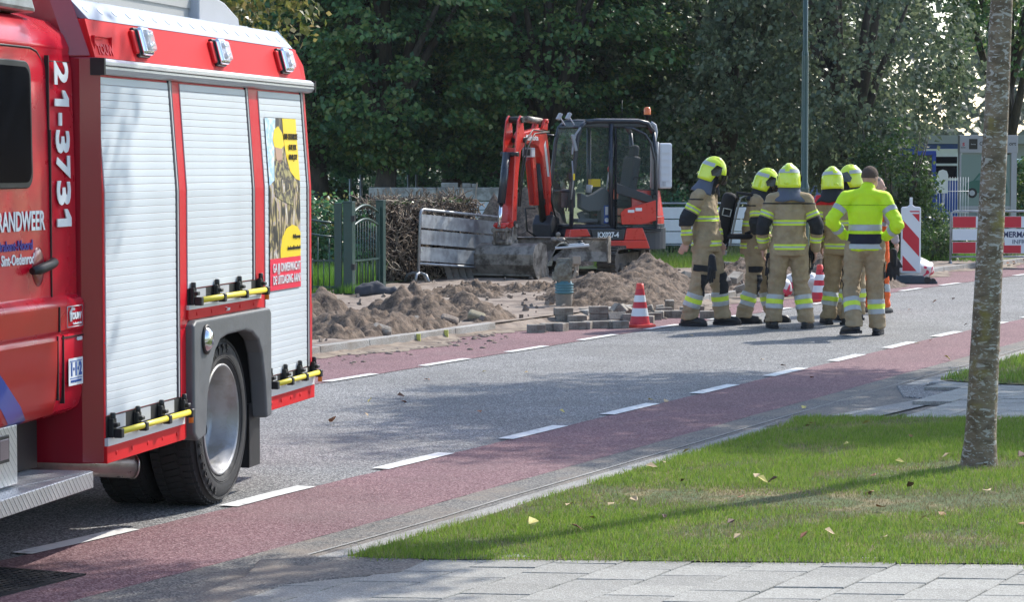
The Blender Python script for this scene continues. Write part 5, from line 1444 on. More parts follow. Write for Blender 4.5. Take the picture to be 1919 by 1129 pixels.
# dark cloth bundle by the gate
CB = thing('cloth_bundle', 'dark grey cloth bundle lying at the foot of the gate', 'cloth bundle', (gp(705,552,.1).x, gp(705,552,.1).y, .1))
def blob(parts, m, par, name, amp=.03, sc=6, seed=0, vox=.02, sm=3):
    q = MB()
    for c, r in parts: q.ball(c, r, 16, 10)
    o = remesh(q, vox, m, name, par, amp, sc, seed, sm); return o
def remesh(q, vox, m, name, par, amp=0, sc=6, seed=0, sm=3, disp=None):
    me = bpy.data.meshes.new('t'); me.from_pydata(q.v, [], q.f); me.update()
    o = bpy.data.objects.new('t', me); COL.objects.link(o)
    r = o.modifiers.new('r', 'REMESH'); r.mode = 'VOXEL'; r.voxel_size = vox; r.use_smooth_shade = True
    s_ = o.modifiers.new('s', 'SMOOTH'); s_.iterations = sm; s_.factor = .5
    dg = bpy.context.evaluated_depsgraph_get()
    nm = bpy.data.meshes.new_from_object(o.evaluated_get(dg)); nm.name = name
    bpy.data.objects.remove(o); bpy.data.meshes.remove(me)
    nv = len(nm.vertices); co = np.empty(nv*3); nm.vertices.foreach_get('co', co); co = co.reshape(-1,3)
    no = np.empty(nv*3); nm.vertices.foreach_get('normal', no); no = no.reshape(-1,3)
    if disp is not None: d = disp(co)
    elif amp: d = np.array([amp*(1-2*abs(noise.noise(Vector(p)*sc+Vector((seed,0,0))))) + amp*.4*noise.noise(Vector(p)*sc*2.7) for p in co])
    else: d = None
    if d is not None: co += no*d[:,None]; nm.vertices.foreach_set('co', co.ravel())
    nm.polygons.foreach_set('use_smooth', np.ones(len(nm.polygons), bool))
    if not isinstance(m, (list,tuple)): m = [m]
    for x in m: nm.materials.append(x)
    nm.update(); return link(name, nm, par)
blob([((-.12,0,.05),(.16,.12,.08)),((.1,.02,.04),(.2,.09,.06)),((.28,.1,.03),(.14,.08,.05)),((0,.05,.1),(.1,.1,.06))], mat('dark_cloth', (.05,.052,.062), .9), CB, 'folds', .025, 7)
# white bags with red print
M_bag = mat('white_bag', (.62,.6,.58), .5, col2=(.55,.03,.08), vscale=4.5, c2pos=(.60,.615), detail=1.5)
for k, (px, py, w, lab) in enumerate(((1722,522,.3,'white plastic bag with red print, right of the beacon'),(1668,520,.26,'white plastic bag between the orange worker and the beacon'),(1570,556,.42,'white bag with red print right of the far cone'),(1505,556,.36,'red printed white bag left of the far cone'),(1452,560,.26,'crumpled red and white bag between the firefighters legs'),(1590,560,.3,'white bag behind the legs of the red shouldered firefighter'),(1545,530,.33,'white bag on top of the others behind the far cone'))):
    p = gp(px, py); b_ = thing('sack', lab, 'bag', (p.x, p.y+.3, .0 if k != 6 else .22), rnd.uniform(0,3), 'white bags with red print')
    blob([((0,0,.13),(w,w*.75,.17)),((w*.6,0,.1),(w*.4,w*.5,.1)),((-w*.5,.05,.18),(w*.45,w*.5,.12))], M_bag, b_, 'bag_skin', .03, 6, k)
# red print block on the bag by the beacon
p = gp(1722,522)
# lamp post with round sign shield
lp = gp(1509, 560, 0); LPz = 34.83*1.0
LM = thing('lamp_post', 'tall dark green lamp post with a thicker lower section', 'lamp post', (X(1507, 36.2), 36.2, .05), 0)
q = MB(); q.lathe([(.07,0),(.07,1.42),(.066,1.47),(.05,1.52),(.05,3.3),(.047,3.34),(.036,3.4),(.034,7.5),(0,7.5)], 20); q.build('pole', mat('lamp_green', (.018,.055,.047), .35, coat=.3, var=.06, vscale=4), LM)
q = MB(); q.tube([(0,0,7.4),(-.3,-.2,7.9),(-1.0,-.6,8.0)], .03, 8); q.bb((-1.5,-.75,7.95),(-.95,-.5,8.05)); q.build('lamp_head', M_gry, LM)
q = MB(); hp = [(0,-.17),(-.085,-.07),(-.11,.0),(-.1,.06),(-.05,.085),(0,.055),(.05,.085),(.1,.06),(.11,.0),(.085,-.07)]
q.prism(hp, lambda p: (p[0]+.02,-.115,1.27+p[1]), lambda p: (p[0]+.02,-.105,1.27+p[1])); hs = q.build('heart_sign', M_rr, LM)
q = MB(); q.prism([(a*.82,b*.82) for a,b in hp], lambda p: (p[0]+.02,-.118,1.27+p[1]), lambda p: (p[0]+.02,-.1155,1.27+p[1])); q.build('sign_face', M_white, hs)
text('30', .085, (.02,-.1195,1.24), rt, M_ink, hs, align='CENTER', bold=.002, sx=.9)
q = MB(); q.bb((-.03,-.117,1.08),(.07,-.113,1.14)); q.build('sign_foot', M_pyel, hs)

# rammer
rp = gp(1057, 586, 0)
RM = thing('tamping_rammer', 'dusty upright tamping rammer with a blue grey bellows', 'rammer', (rp.x, rp.y, .03), 0)
M_dust = mat('dusty_grey_green', (.22,.215,.18), .85, var=.2, vscale=12, col2=(.14,.125,.1)); M_teal = mat('teal_bellows', (.08,.2,.24), .6, var=.15, vscale=20)
M_leg = mat('dusty_leg', (.23,.2,.165), .9, var=.15, vscale=10)
q = MB(); q.lathe([(0,0),(.085,0),(.1,.06),(.105,.2),(.1,.21),(0,.22)], 20, 0, Matrix.Diagonal((1,.8,1,1))); q.build('foot', M_leg, RM)
q = MB(); pr = [(0,.2),(.09,.2)]
for i in range(4): pr += [(.115,.215+.032*i),(.118,.228+.032*i),(.095,.236+.032*i)]
q.lathe(pr+[(.09,.36),(0,.36)], 24, smooth=True); q.build('bellows', M_teal, RM)
q = MB(); q.box((0,0,.51),(.2,.2,.26)); q.box((-.04,0,.42),(.22,.17,.12)); q.cyl((-.02,-.14,.5),(-.02,.1,.5),.1,n=18); q.box((.0,0,.36),(.16,.16,.06)); q.build('engine_housing', M_dust, RM, bevel=.03)
q = MB(); q.box((.15,-.03,.62),(.1,.12,.11)); q.box((.15,0,.5),(.06,.06,.16)); q.box((.13,-.04,.44),(.05,.04,.1), ry=.4); q.build('carburettor', mat('bare_metal', (.35,.3,.25), .5, metal=.5), RM, bevel=.012)
q = MB(); q.box((.1,0,.785),(.42,.2,.03), ry=-.08); q.box((.12,0,.81),(.26,.13,.025), ry=-.08); cv = q.build('top_cover', mat('pale_cover', (.5,.52,.54), .5, metal=.2), RM, bevel=.01)
for i in range(4): q = MB(); q.box((.05+.045*i,0,.829+.003*i),(.02,.1,.006), ry=-.08, rz=.3); q.build('slot', M_dark, cv)
q = MB(); q.cyl((.2,0,.8),(.2,0,.86),.03,n=10); q.build('cap', M_dark, cv); q = MB(); q.tube([(.3,-.02,.8),(.36,-.02,.86),(.3,0,.84)], .008, 6); q.build('lever', M_dust, cv)
q = MB(); q.prism([(-.2,.56),(-.16,.56),(-.13,.7),(-.1,.79),(-.04,.835),(.02,.84),(.06,.8),(.03,.79),(-.01,.81),(-.06,.80),(-.1,.75),(-.15,.64)][::-1], lambda p: (p[0],-.09,p[1]), lambda p: (p[0],.09,p[1])); q.build('handle', M_dust, RM, bevel=.01)
q = MB(); q.tube([(.0,-.06,.82),(.02,-.08,.88),(.06,-.07,.82)], .006, 6); q.tube([(.28,0,.79),(.33,0,.82)], .006, 6); q.build('cable', M_dark, RM)

# ------------------------------------------------------------------ right background: blue cabin, display, frame
M_bl = mat('blue_panel', (.01,.06,.32), .45, var=.06, vscale=3)
CBn = thing('blue_cabin', 'low blue and white building with white framed window at the far right', 'building', (X(1545,72), 72, 0))
cw = X(1800,72)-X(1545,72)
q = MB(); q.bb((0,0,0),(cw,4,2.3)); q.build('wall', M_bl, CBn)
q = MB(); q.bb((2.0,-.25,2.38),(cw+2.2,4.2,2.62)); q.bb((cw,0,0),(cw+2,4,2.35)); q.build('fascia', mat('grey_fascia', (.3,.31,.3), .7), CBn)
q = MB(); q.bb((-.05,-.06,2.3),(cw+.2,-.01,2.385)); q.build('blue_trim', M_bl, CBn)
q = MB(); q.bb((2.7,-.03,1.35),(cw+.02,.02,2.24)); wpl = q.build('window', M_white, CBn)
for z0, z1 in ((1.83,2.02),(1.42,1.76)): MB().bb((3.0,-.045,z0),(cw-.12,-.028,z1)).build('pane', M_glassd, wpl)
MB().bb((3.0,-.06,1.78),(cw-.1,-.03,1.82)).build('transom', M_white, wpl)
q = MB(); q.bb((.9,-.02,0),(1.05,.0,2.3)); q.build('post', M_dark, CBn)
for k in range(5): MB().bb((-.5,-.02,.3+.3*k),(-.02,.03,.32+.3*k)).build('slat', M_gry, CBn)
# spiked metal railing left of it
SR = thing('spiked_railing', 'grey spiked railing section between the helmets', 'fence', (X(1562,60), 60, .1))
for k in range(6): MB().bb((.085*k,-.01,0),(.085*k+.035,.01,1.72)).build('bar', M_galv, SR)
MB().bb((-.05,.0,1.45),(.55,.03,1.5)).build('rail', M_galv, SR)
BFm = thing('notice_frame', 'blue framed dark glass panel standing among the shrub', 'notice board', (X(1640,56), 56, 0))
a, b = 0, X(1753,56)-X(1640,56)
q = MB(); q.bb((a,0,2.02),(b,.12,2.11)); q.bb((b-.09,0,0),(b,.12,2.02)); q.bb((a,0,0),(a+.09,.12,2.02)); q.bb((a+.09,0,.6),(b-.09,.1,.67)); q.build('frame', mat('bright_blue', (.01,.06,.42), .4), BFm, bevel=.008)
MB().bb((a+.09,.04,.67),(b-.09,.06,2.02)).build('glass_panel', mat('dark_green_glass', (.03,.05,.045), .15), BFm)
NP = thing('white_plate', 'white round topped plate fixed in front of the wire fence', 'sign', (X(1766,53), 53, 0))
q = MB(); q.prism([(-.11,1.22),(.11,1.22),(.11,1.6),(.08,1.68),(0,1.71),(-.08,1.68),(-.11,1.6)], lambda p: (p[0],0,p[1]), lambda p: (p[0],.02,p[1])); q.build('plate', M_white, NP); MB().cyl((0,.03,0),(0,.03,1.6),.02,n=8).build('post', M_galv, NP)
WF = thing('wire_fence', 'white wire mesh fence in front of the blue wall', 'fence', (X(1755,54), 54, .05))
for k in range(13): MB().cyl((.055*k,0,0),(.055*k,0,1.5),.005,n=4).build('wire', M_white, WF)
for z in (.3,.75,1.2): MB().cyl((0,0,z),(.68,0,z),.006,n=4).build('rail', M_white, WF)
DS = thing('display_sign', 'grey display case with a green car poster behind the spotted trunk', 'display sign', (X(1797,55), 55, 0))
w = X(1906,55)-X(1797,55)
q = MB(); q.bb((0,0,2.06),(w,.25,2.44)); hd = q.build('header', mat('display_grey', (.4,.39,.42), .5), DS, bevel=.01)
q = MB(); q.bb((0,0,.3),(.04,.2,2.06)); q.bb((w-.14,0,0),(w-.02,.2,2.06)); q.bb((.04,.02,.85),(w-.14,.18,.92)); q.bb((.12,.05,0),(.16,.15,.85)); q.bb((.4,.05,0),(.44,.15,.85)); q.build('frame', MATS['display_grey'], DS)
q = MB(); q.bb((.045,.03,.92),(w-.15,.05,2.02)); po_ = q.build('poster', mat('poster_green_grey', (.19,.26,.24), .3), DS)
M_car = mat('poster_car_green', (.03,.13,.1), .4)
def pl2(name, pts, m, d): return MB().prism(pts, lambda p: (p[0], .03-d, p[1]), lambda p: (p[0], .0295-d+.002, p[1])).build(name, m, po_)
pl2('car_picture', [(.1,1.2),(.1,1.32),(.16,1.42),(.3,1.47),(.42,1.62),(.55,1.68),(.85,1.68),(1.0,1.5),(1.05,1.2)], M_car, .004)
pl2('car_picture', [(.34,1.47),(.44,1.58),(.58,1.63),(.6,1.48)], mat('poster_glass', (.1,.2,.19), .3), .006)
for cx in (.28,.88):
    pl2('car_picture', [(cx+.11*math.cos(t), 1.2+.11*math.sin(t)) for t in np.linspace(0,6.28,17)[:-1]], M_dark, .007)
    pl2('car_picture', [(cx+.06*math.cos(t), 1.2+.06*math.sin(t)) for t in np.linspace(0,6.28,13)[:-1]], M_gry, .009)
MB().bb((.2,-.004,2.14),(.38,-.001,2.36)).build('logo_square', M_ink, hd)
text('S', .1, (.06,-.003,2.21), rt, M_rr, hd, bold=.004); text('SUZUKI', .028, (.03,-.003,2.165), rt, M_ink, hd, bold=.001); text('Service', .035, (.29,-.006,2.235), rt, M_white, hd, align='CENTER')
text('G', .12, (.42,-.003,2.22), rt, M_ink, hd, bold=.001); text('ort', .12, (w-.04,-.003,2.22), rt, M_ink, hd, align='RIGHT', bold=.001)
TV = thing('parked_van', 'teal vehicle cut off by the right edge of the picture', 'vehicle', (X(1908,63), 63, 0))
q = MB(); q.bb((0,0,.5),(1.8,4,1.95)); q.build('body', mat('teal_paint', (.04,.28,.26), .3, coat=.6), TV, bevel=.12)
MB().bb((.1,-.01,1.45),(1.7,.02,1.8)).build('windscreen', M_glassd, TV); MB().bb((.0,-.06,.45),(1.8,.02,.75)).build('bumper', M_dark, TV, bevel=.03)
MB().cyl((.15,.6,.33),(.4,.6,.33),.33).build('wheel', M_rub, TV)
# ------------------------------------------------------------------ mini excavator
M_kor = mat('digger_orange_red', (.62,.028,.018), .35, coat=.4, var=.07, vscale=5)
M_nav = mat('digger_dark_blue', (.016,.022,.034), .38, coat=.3, var=.1, vscale=5)
M_cwt = mat('counterweight', (.03,.036,.045), .5, var=.15, vscale=6)
M_stl = mat('worn_steel', (.3,.27,.235), .55, metal=.3, var=.22, vscale=5, col2=(.1,.085,.07), bump=.3, bscale=25)
M_trk = mat('muddy_track', (.09,.08,.07), .9, var=.3, vscale=12, col2=(.05,.045,.04))
M_gls = bpy.data.materials.new('cab_glass'); M_gls.use_nodes = True
_n = M_gls.node_tree.nodes; _b = _n['Principled BSDF']; _b.inputs['Base Color'].default_value = (.1,.16,.15,1); _b.inputs['Roughness'].default_value = .03; _b.inputs['Alpha'].default_value = .16; _b.inputs['Specular IOR Level'].default_value = .7
M_seat = mat('seat_grey', (.06,.063,.07), .8); M_con = mat('console_grey', (.09,.095,.105), .6)
M_hose = mat('hydraulic_hose', (.012,.012,.012), .5)
EX = thing('mini_excavator', 'red and black mini excavator with closed cab standing on the dug up verge', 'excavator', (1.22, 40.87, .08), 0)
U = Matrix.Rotation(R(200), 4, 'Z')
UC = Matrix.Rotation(math.atan2(-.940, -.342), 4, 'Z')      # x axis of the undercarriage points to the blade
def xz(q, poly, y0, y1, m=0, M=U): return q.prism(poly, lambda p: (p[0], y0, p[1]), lambda p: (p[0], y1, p[1]), m, M)
# deck, skirts, counterweight
q = MB(); q.add([], []); xz(q, [(.60,.655),(.56,.745),(-.95,.745),(-.95,.68),(.60,.6)], -.7, .735); q.bb((.4,-.55,.5),(-.7,.55,.66),0,U); q.build('deck', M_nav, EX, bevel=.012)
dk = MB(); xz(dk, [(-.345,.742),(-.62,.742),(-.70,.55),(-.305,.55)], .70, .76); xz(dk, [(-.70,.548),(-.745,.42),(.1,.42),(.1,.5),(.06,.548)], .70, .762); xz(dk, [(.63,.60),(.60,.73),(.32,.735),(.26,.62)], .55, .755); xz(dk, [(.3,.42),(-.2,.42),(-.2,.52),(.3,.52)], .6, .74)
dk.build('skirt', M_kor, EX, bevel=.012)
dk2 = MB(); xz(dk2, [(.27,.735),(.22,.555),(-.295,.555),(-.335,.735)], .72, .758); sp_ = dk2.build('side_panel', M_nav, EX, bevel=.01)
o = text('KX027-4', .115, (0,0,0), (0,0,0), M_lett, sp_, bold=.004, sx=1, ext=.002)
o.matrix_local = U @ Matrix.Translation((.15,.761,.6)) @ Matrix.Rotation(math.pi, 4, 'Z') @ Matrix.Rotation(R(90), 4, 'X') @ Matrix.Diagonal((.85,1,1,1))
def tail(z0, z1, r, a0=100, a1=260, xin=-.55, top=.0, mt=M_cwt, nm='counterweight', bev=.05):
    pw = lambda v: math.copysign(abs(v)**.55, v)
    P = [(r*.985*pw(math.cos(R(a))), .745*pw(math.sin(R(a)))) for a in np.linspace(a0, a1, 21)]
    P = [(xin, P[0][1])]+P+[(xin, P[-1][1])]
    return MB().prism(P, lambda p: (p[0],p[1],z0), lambda p: (p[0]*(1-top)+xin*top,p[1]*(1-top*.5),z1), 0, U, smooth=False).build(nm, mt, EX, bevel=bev, seg=3)
tail(.40,.735,1.22); tail(.745,.80,1.2, bev=.01); tail(.80,.915,1.19, mt=M_kor, nm='tail_light_band', bev=.02); tail(.925,1.33,1.18, top=.1, mt=M_kor, nm='engine_cover', bev=.06)
# cab frame (near side y=.72, far side y=-.24)
def tb(name, pts, r, m=M_nav, par=None): return MB().tube(pts, r, 8, 0, U).build(name, m, par or EX)
cabf = bpy.data.objects.new('cab', None); COL.objects.link(cabf); cabf.parent = EX
for y in (.70, -.24):
    tb('cab_post', [(.57,y,.76),(.555,y,1.35),(.47,y,2.1),(.41,y,2.33),(.33,y,2.40)], .036, par=cabf)
    tb('roof_tube', [(.33,y,2.405),(.1,y,2.425),(-.55,y,2.425),(-.72,y,2.39),(-.82,y,2.25)], .04, par=cabf)
    tb('cab_post', [(-.82,y,2.25),(-.86,y,1.9),(-.86,y,.76)], .034, par=cabf)
    tb('cab_post', [(-.10,y,.76),(-.10,y,2.38)], .04, par=cabf)
    tb('sill_tube', [(.57,y,.77),(-.86,y,.77)], .03, par=cabf)
q = MB(); q.prism([(.36,2.35),(.33,2.415),(-.6,2.43),(-.76,2.36),(-.76,2.33),(.36,2.33)], lambda p: (p[0],-.25,p[1]), lambda p: (p[0],.70,p[1]), 0, U); q.build('roof', M_nav, cabf, bevel=.01)
for a, b in (((.57,-.24,.78),(.57,.7,.78)),((.41,-.24,2.33),(.41,.7,2.33)),((.555,-.24,1.32),(.555,.7,1.32))): tb('cross_tube', [a, b], .022, par=cabf)
q = MB(); q.add([(.575,-.22,1.34),(.575,.68,1.34),(.44,.68,2.3),(.44,-.22,2.3)], [(0,1,2,3)], 0, U); q.build('windscreen', M_gls, cabf)
q = MB(); q.add([(.585,-.22,.8),(.585,.68,.8),(.575,.68,1.3),(.575,-.22,1.3)], [(0,1,2,3)], 0, U); q.build('lower_screen', M_gls, cabf)
q = MB(); q.add([(-.14,-.24,.8),(.54,-.24,.8),(.4,-.24,2.34),(-.14,-.24,2.34)], [(0,1,2,3)], 0, U); q.add([(-.14,-.24,1.3),(-.84,-.24,1.3),(-.8,-.24,2.25),(-.6,-.24,2.36),(-.14,-.24,2.36)], [(0,1,2,3,4)], 0, U); q.build('far_window', M_gls, cabf)
q = MB(); q.add([(.53,.69,.86),(-.07,.69,.86),(-.07,.69,2.33),(.40,.69,2.33),(.46,.69,2.1),(.53,.69,1.35)], [(0,1,2,3,4,5)], 0, U); q.build('side_glass', M_gls, cabf)
# door, rear half
dr = bpy.data.objects.new('door', None); COL.objects.link(dr); dr.parent = EX
P = [(-.16,.73),(-.16,2.33),(-.45,2.31),(-.66,2.22),(-.76,2.08),(-.83,1.8),(-.86,1.35),(-.86,.72)]
MB().tube([(a,.745,b) for a,b in P], .022, 6, 0, U, closed=True).build('door_frame', M_nav, dr)
q = MB(); xz(q, [(-.17,1.45),(-.85,1.22),(-.85,1.10),(-.17,1.29)], .73, .76); q.build('mid_rail', M_nav, dr, bevel=.008)
q = MB(); q.add([(-.17,.745,.75),(-.17,.745,2.31),(-.45,.745,2.29),(-.65,.745,2.2),(-.75,.745,2.06),(-.82,.745,1.8),(-.85,.745,1.35),(-.85,.745,.75)], [tuple(range(8))], 0, U); q.build('door_glass', M_gls, dr)
q = MB(); xz(q, [(-.26,.80),(-.24,.98),(-.30,1.04),(-.84,1.15+.03),(-.85,.86),(-.6,.80)], .75, .765); rp_ = q.build('door_panel', M_kor, dr, bevel=.006)
q = MB(); q.bb((-.36,.766,.985),(-.47,.769,1.03),0,U); q.bb((-.49,.766,1.01),(-.6,.769,1.06),0,U); q.build('sticker', M_white, rp_)
q = MB(); q.tube([(-.45,.77,1.5),(-.46,.79,1.55),(-.62,.79,1.53),(-.62,.77,1.47)], .009, 6, 0, U); q.bb((-.78,.76,1.2),(-.84,.78,1.26),0,U); q.build('door_handle', M_hose, dr)
# inside
q = MB(); q.box((-.35,.2,1.12),(.5,.5,.14),0,U); q.box((-.62,.2,1.5),(.14,.46,.75),0,U,ry=-.15); q.box((-.7,.2,1.95),(.1,.26,.2),0,U,ry=-.1); q.build('seat', M_seat, EX, bevel=.05, seg=3)
q = MB(); xz(q, [(.38,1.30),(.38,1.06),(.25,1.0),(-.1,1.02),(-.12,1.3),(-.02,1.38),(.15,1.28),(.26,1.25)], .45, .62); q.box((-.1,.55,.92),(.28,.2,.3),0,U); q.box((.3,-.12,1.2),(.2,.14,.3),0,U); cs_ = q.build('console', M_con, EX, bevel=.02)
q = MB(); q.cyl((.2,.5,1.3),(.18,.5,1.42),.05,n=12,M=U); q.build('joystick', M_gry, cs_)
q = MB(); q.tube([(-.06,.6,1.3),(-.10,.6,1.62)], .011, 6, 0, U); q.build('lever', M_gry, cs_); q = MB(); q.ball((-.105,.6,1.67), (.025,.025,.05), 8, 6, 0, U); q.build('lever_knob', M_kor, cs_)
for j, y in enumerate((.1,-.02)): q = MB(); q.tube([(.38,y,1.0),(.3,y,1.5)], .012, 6, 0, U); q.ball((.3,y,1.55), (.035,.03,.06), 8, 6, 0, U); q.build('joystick', M_seat, cs_)
q = MB(); q.box((.02,.3,1.45),(.16,.12,.12),0,U); q.build('yellow_hat', M_pyel, cs_)
q = MB(); q.bb((-.0,.655,.82),(-.08,.66,1.1),1,U); q.bb((-.02,.661,.95),(-.07,.663,1.08),0,U); q.cyl((-.045,.661,.87),(-.045,.664,.87),.035,n=14,M=U); q.build('label_sheet', [M_white, M_bl], cs_)
q = MB(); q.box((.25,.45,.86),(.35,.3,.06),0,U); q.box((.2,.35,.92),(.12,.1,.1),0,U); q.box((.32,.5,.93),(.1,.06,.14),0,U,ry=.4); q.build('pedals', M_con, EX, bevel=.01)
MB().bb((.55,-.22,.75),(-.85,.68,.80),0,U).bb((-.8,-.22,.8),(-.86,.68,1.35),0,U).build('cab_floor', M_nav, EX)
# mirrors, lamps, handle rail on the near front post
q = MB(); q.tube([(.42,.72,2.32),(.52,.74,2.2),(.56,.74,2.0),(.58,.76,1.9)], .018, 6, 0, U); q.box((.54,.75,2.08),(.05,.04,.26),0,U,ry=.25); q.build('mirror', mat('mirror_grey', (.28,.3,.33), .4), EX, bevel=.008)
q = MB(); q.tube([(.47,-.24,2.2),(.62,-.3,2.22),(.68,-.34,2.12),(.66,-.34,1.95)], .016, 6, 0, U); q.box((.66,-.34,2.05),(.03,.1,.22),0,U); q.build('mirror', M_nav, EX)
for y in (.05,.45): q = MB(); q.tube([(.42,y,2.36),(.5,y,2.48)], .012, 6, 0, U); q.box((.52,y,2.5),(.05,.09,.11),0,U,ry=-.5); q.build('work_light', M_gry, EX, bevel=.01)
q = MB(); q.tube([(.58,.76,1.8),(.56,.77,1.5),(.6,.78,1.2)], .012, 6, 0, U); q.bb((.54,.76,1.5),(.57,.785,1.6),1,U); q.build('grab_rail', [M_galv, M_pyel], EX)
# white tank, exhaust, beacon, aerial
q = MB(); q.box((-1.06,.45,1.72),(.22,.42,.72),0,U); wt = q.build('white_tank', mat('tank_white', (.6,.62,.66), .4), EX, bevel=.03)
for k in range(5): MB().bb((-.97,.662,1.48+.11*k),(-1.13,.672,1.5+.11*k),0,U).build('rib', MATS['tank_white'], wt)
MB().bb((-1.0,.663,1.40),(-1.05,.67,1.47),0,U).build('tank_plate', M_gry, wt)
q = MB(); q.tube([(-.9,.5,1.35),(-.92,.5,2.1),(-.95,.5,2.25),(-.93,.5,2.36),(-.86,.5,2.40)], .035, 8, 0, U); q.build('intake_pipe', M_gry, EX); q = MB(); q.tube([(-.88,.68,1.3),(-.9,.68,2.1)], .022, 6, 0, U); q.build('bracket', M_galv, EX)
q = MB(); q.lathe([(0,.0),(.03,0),(.03,.1),(.062,.1),(.062,.12)], 14, 0, U @ Matrix.Translation((-.80,.5,2.41))); bs = q.build('beacon_base', M_dark, EX)
q = MB(); q.lathe([(.055,.12),(.058,.2),(.045,.235),(0,.245)], 16, 0, U @ Matrix.Translation((-.80,.5,2.41))); q.build('beacon_lens', mat('orange_lens', (.8,.16,.03), .25, coat=.5), bs)
q = MB(); q.tube([(-.45,.3,2.42),(-.45,.3,2.76)], .006, 5, 0, U); q.build('aerial', M_hose, EX)
# ---- boom, dipper, bucket: plane swung towards the camera
g_ = R(24.5)
BM = Matrix(((-math.sin(g_), math.cos(g_), 0, -.66), (-math.cos(g_), -math.sin(g_), 0, -.26), (0, 0, 1, 0), (0, 0, 0, 1)))   # x outwards, y to the picture's right
def bp2(q, poly, y0, y1, m=0): return q.prism(poly, lambda p: (p[0], y0, p[1]), lambda p: (p[0], y1, p[1]), m, BM)
q = MB(); bp2(q, [(-.16,.55),(.22,.55),(.24,.8),(.12,.95),(-.12,.9)], -.16, .16); q.cyl((0,0,.5),(0,0,1.0),.09,n=14,M=BM); q.build('swing_bracket', M_cwt, EX, bevel=.02)
q = MB(); bp2(q, [(-.10,.85),(.10,.82),(.26,1.5),(.36,1.86),(.52,2.02),(.78,2.08),(1.14,2.04),(1.18,2.16),(1.10,2.24),(.6,2.30),(.34,2.32),(.16,2.22),(.06,1.9)], -.072, .072); bo = q.build('boom', M_kor, EX, bevel=.02)
q = MB(); bp2(q, [(.22,2.28),(.20,2.46),(.30,2.46),(.42,2.3)], -.10, -.06); bp2(q, [(.22,2.28),(.20,2.46),(.30,2.46),(.42,2.3)], .06, .10); q.cyl((.25,-.12,2.42),(.25,.12,2.42),.03,n=10,M=BM); q.build('boom_ear', M_kor, bo)
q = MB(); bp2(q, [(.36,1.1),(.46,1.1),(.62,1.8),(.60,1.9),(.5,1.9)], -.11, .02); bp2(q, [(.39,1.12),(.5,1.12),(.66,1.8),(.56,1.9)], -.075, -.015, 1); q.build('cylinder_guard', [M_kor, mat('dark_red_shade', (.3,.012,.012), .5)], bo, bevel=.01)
q = MB(); q.tube([(.16,0,.82),(.42,0,1.75)], .055, 12, 0, BM); q.build('boom_cylinder', M_hose, EX)
q = MB(); q.box((.72,-.0,1.93),(.14,.16,.15),0,BM); q.box((.75,0,1.93),(.1,.11,.1),1,BM); q.build('boom_light', [M_gry, M_dark], EX, bevel=.01)
o = text('Kubota', .14, (0,0,0), (0,0,0), M_lett, bo, bold=.004, ext=.002)
o.matrix_local = BM @ Matrix.Translation((1.0,.0745,2.12)) @ Matrix.Rotation(math.pi, 4, 'Z') @ Matrix.Rotation(R(90), 4, 'X') @ Matrix.Diagonal((1.15,.85,1,1))
q = MB(); bp2(q, [(.08,1.55),(.16,1.55),(.3,2.05),(.24,2.12)], .0725, .0745); q.build('white_stripe', M_lett, bo)
q = MB(); q.cyl((.26,0,2.42),(.85,0,2.45),.052,n=12,M=BM); q.cyl((.85,0,2.45),(1.2,0,2.42),.026,n=10,mat=1,M=BM); q.build('arm_cylinder', [M_stl, M_chr], EX)
ap = [(1.10,2.04),(1.14,2.3),(1.18,2.47),(1.27,2.50),(1.36,2.42),(1.44,2.1),(1.52,1.4),(1.58,.85),(1.50,.76),(1.42,.85),(1.36,1.5),(1.26,1.95)]
q = MB(); bp2(q, ap, -.11, -.085); bp2(q, ap, .085, .11); bp2(q, [(1.2,1.95),(1.38,2.0),(1.5,1.3),(1.56,.85),(1.44,.9),(1.34,1.5)], -.09, .09); ar = q.build('dipper_arm', M_kor, EX, bevel=.01)
q = MB(); q.cyl((1.14,-.14,2.12),(1.14,.14,2.12),.045,n=12,M=BM); q.cyl((1.24,-.14,2.43),(1.24,.14,2.43),.05,n=12,M=BM); q.cyl((1.52,-.14,.84),(1.52,.14,.84),.045,n=12,M=BM); q.cyl((1.44,-.15,1.9),(1.44,.15,1.9),.035,n=10,M=BM); kind(q.build('pins', M_hose, ar), 'stuff')
q = MB(); q.cyl((1.48,-.03,1.92),(1.68,-.03,1.15),.062,n=14,M=BM); q.cyl((1.68,-.03,1.15),(1.76,-.03,.78),.03,n=10,mat=1,M=BM); q.build('bucket_cylinder', [M_nav, M_chr], EX)
q = MB(); q.cyl((1.7,-.12,.80),(1.7,.12,.80),.06,n=12,M=BM); bp2(q, [(1.44,.84),(1.5,.9),(1.78,.82),(1.74,.74)], -.12,-.09); bp2(q, [(1.44,.84),(1.5,.9),(1.78,.82),(1.74,.74)], .09,.12); q.build('bucket_link', M_kor, EX)
for k, y in enumerate((.13, .16, -.0)):
    q = MB(); q.tube([(.3,y,2.25),(.9,y+.02,2.28-.06*k),(1.22,y+.04,2.1-.1*k),(1.4,y+.05,1.6),(1.47,y+.03,1.1)], .012, 6, 0, BM); q.build('hose', M_hose, ar)
for k in range(3):
    q = MB(); q.tube([(-.1,.1-.1*k,.9),(.2,.16-.12*k,1.15),(.1,.12-.1*k,1.4)], .014, 6, 0, BM); q.build('hose', M_hose, EX)
q = MB(); q.tube([(.25,-.1,1.05),(.45,-.18,1.05),(.45,-.15,.7),(.2,-.1,.6)], .014, 6, 0, BM); q.build('hose', M_hose, EX)
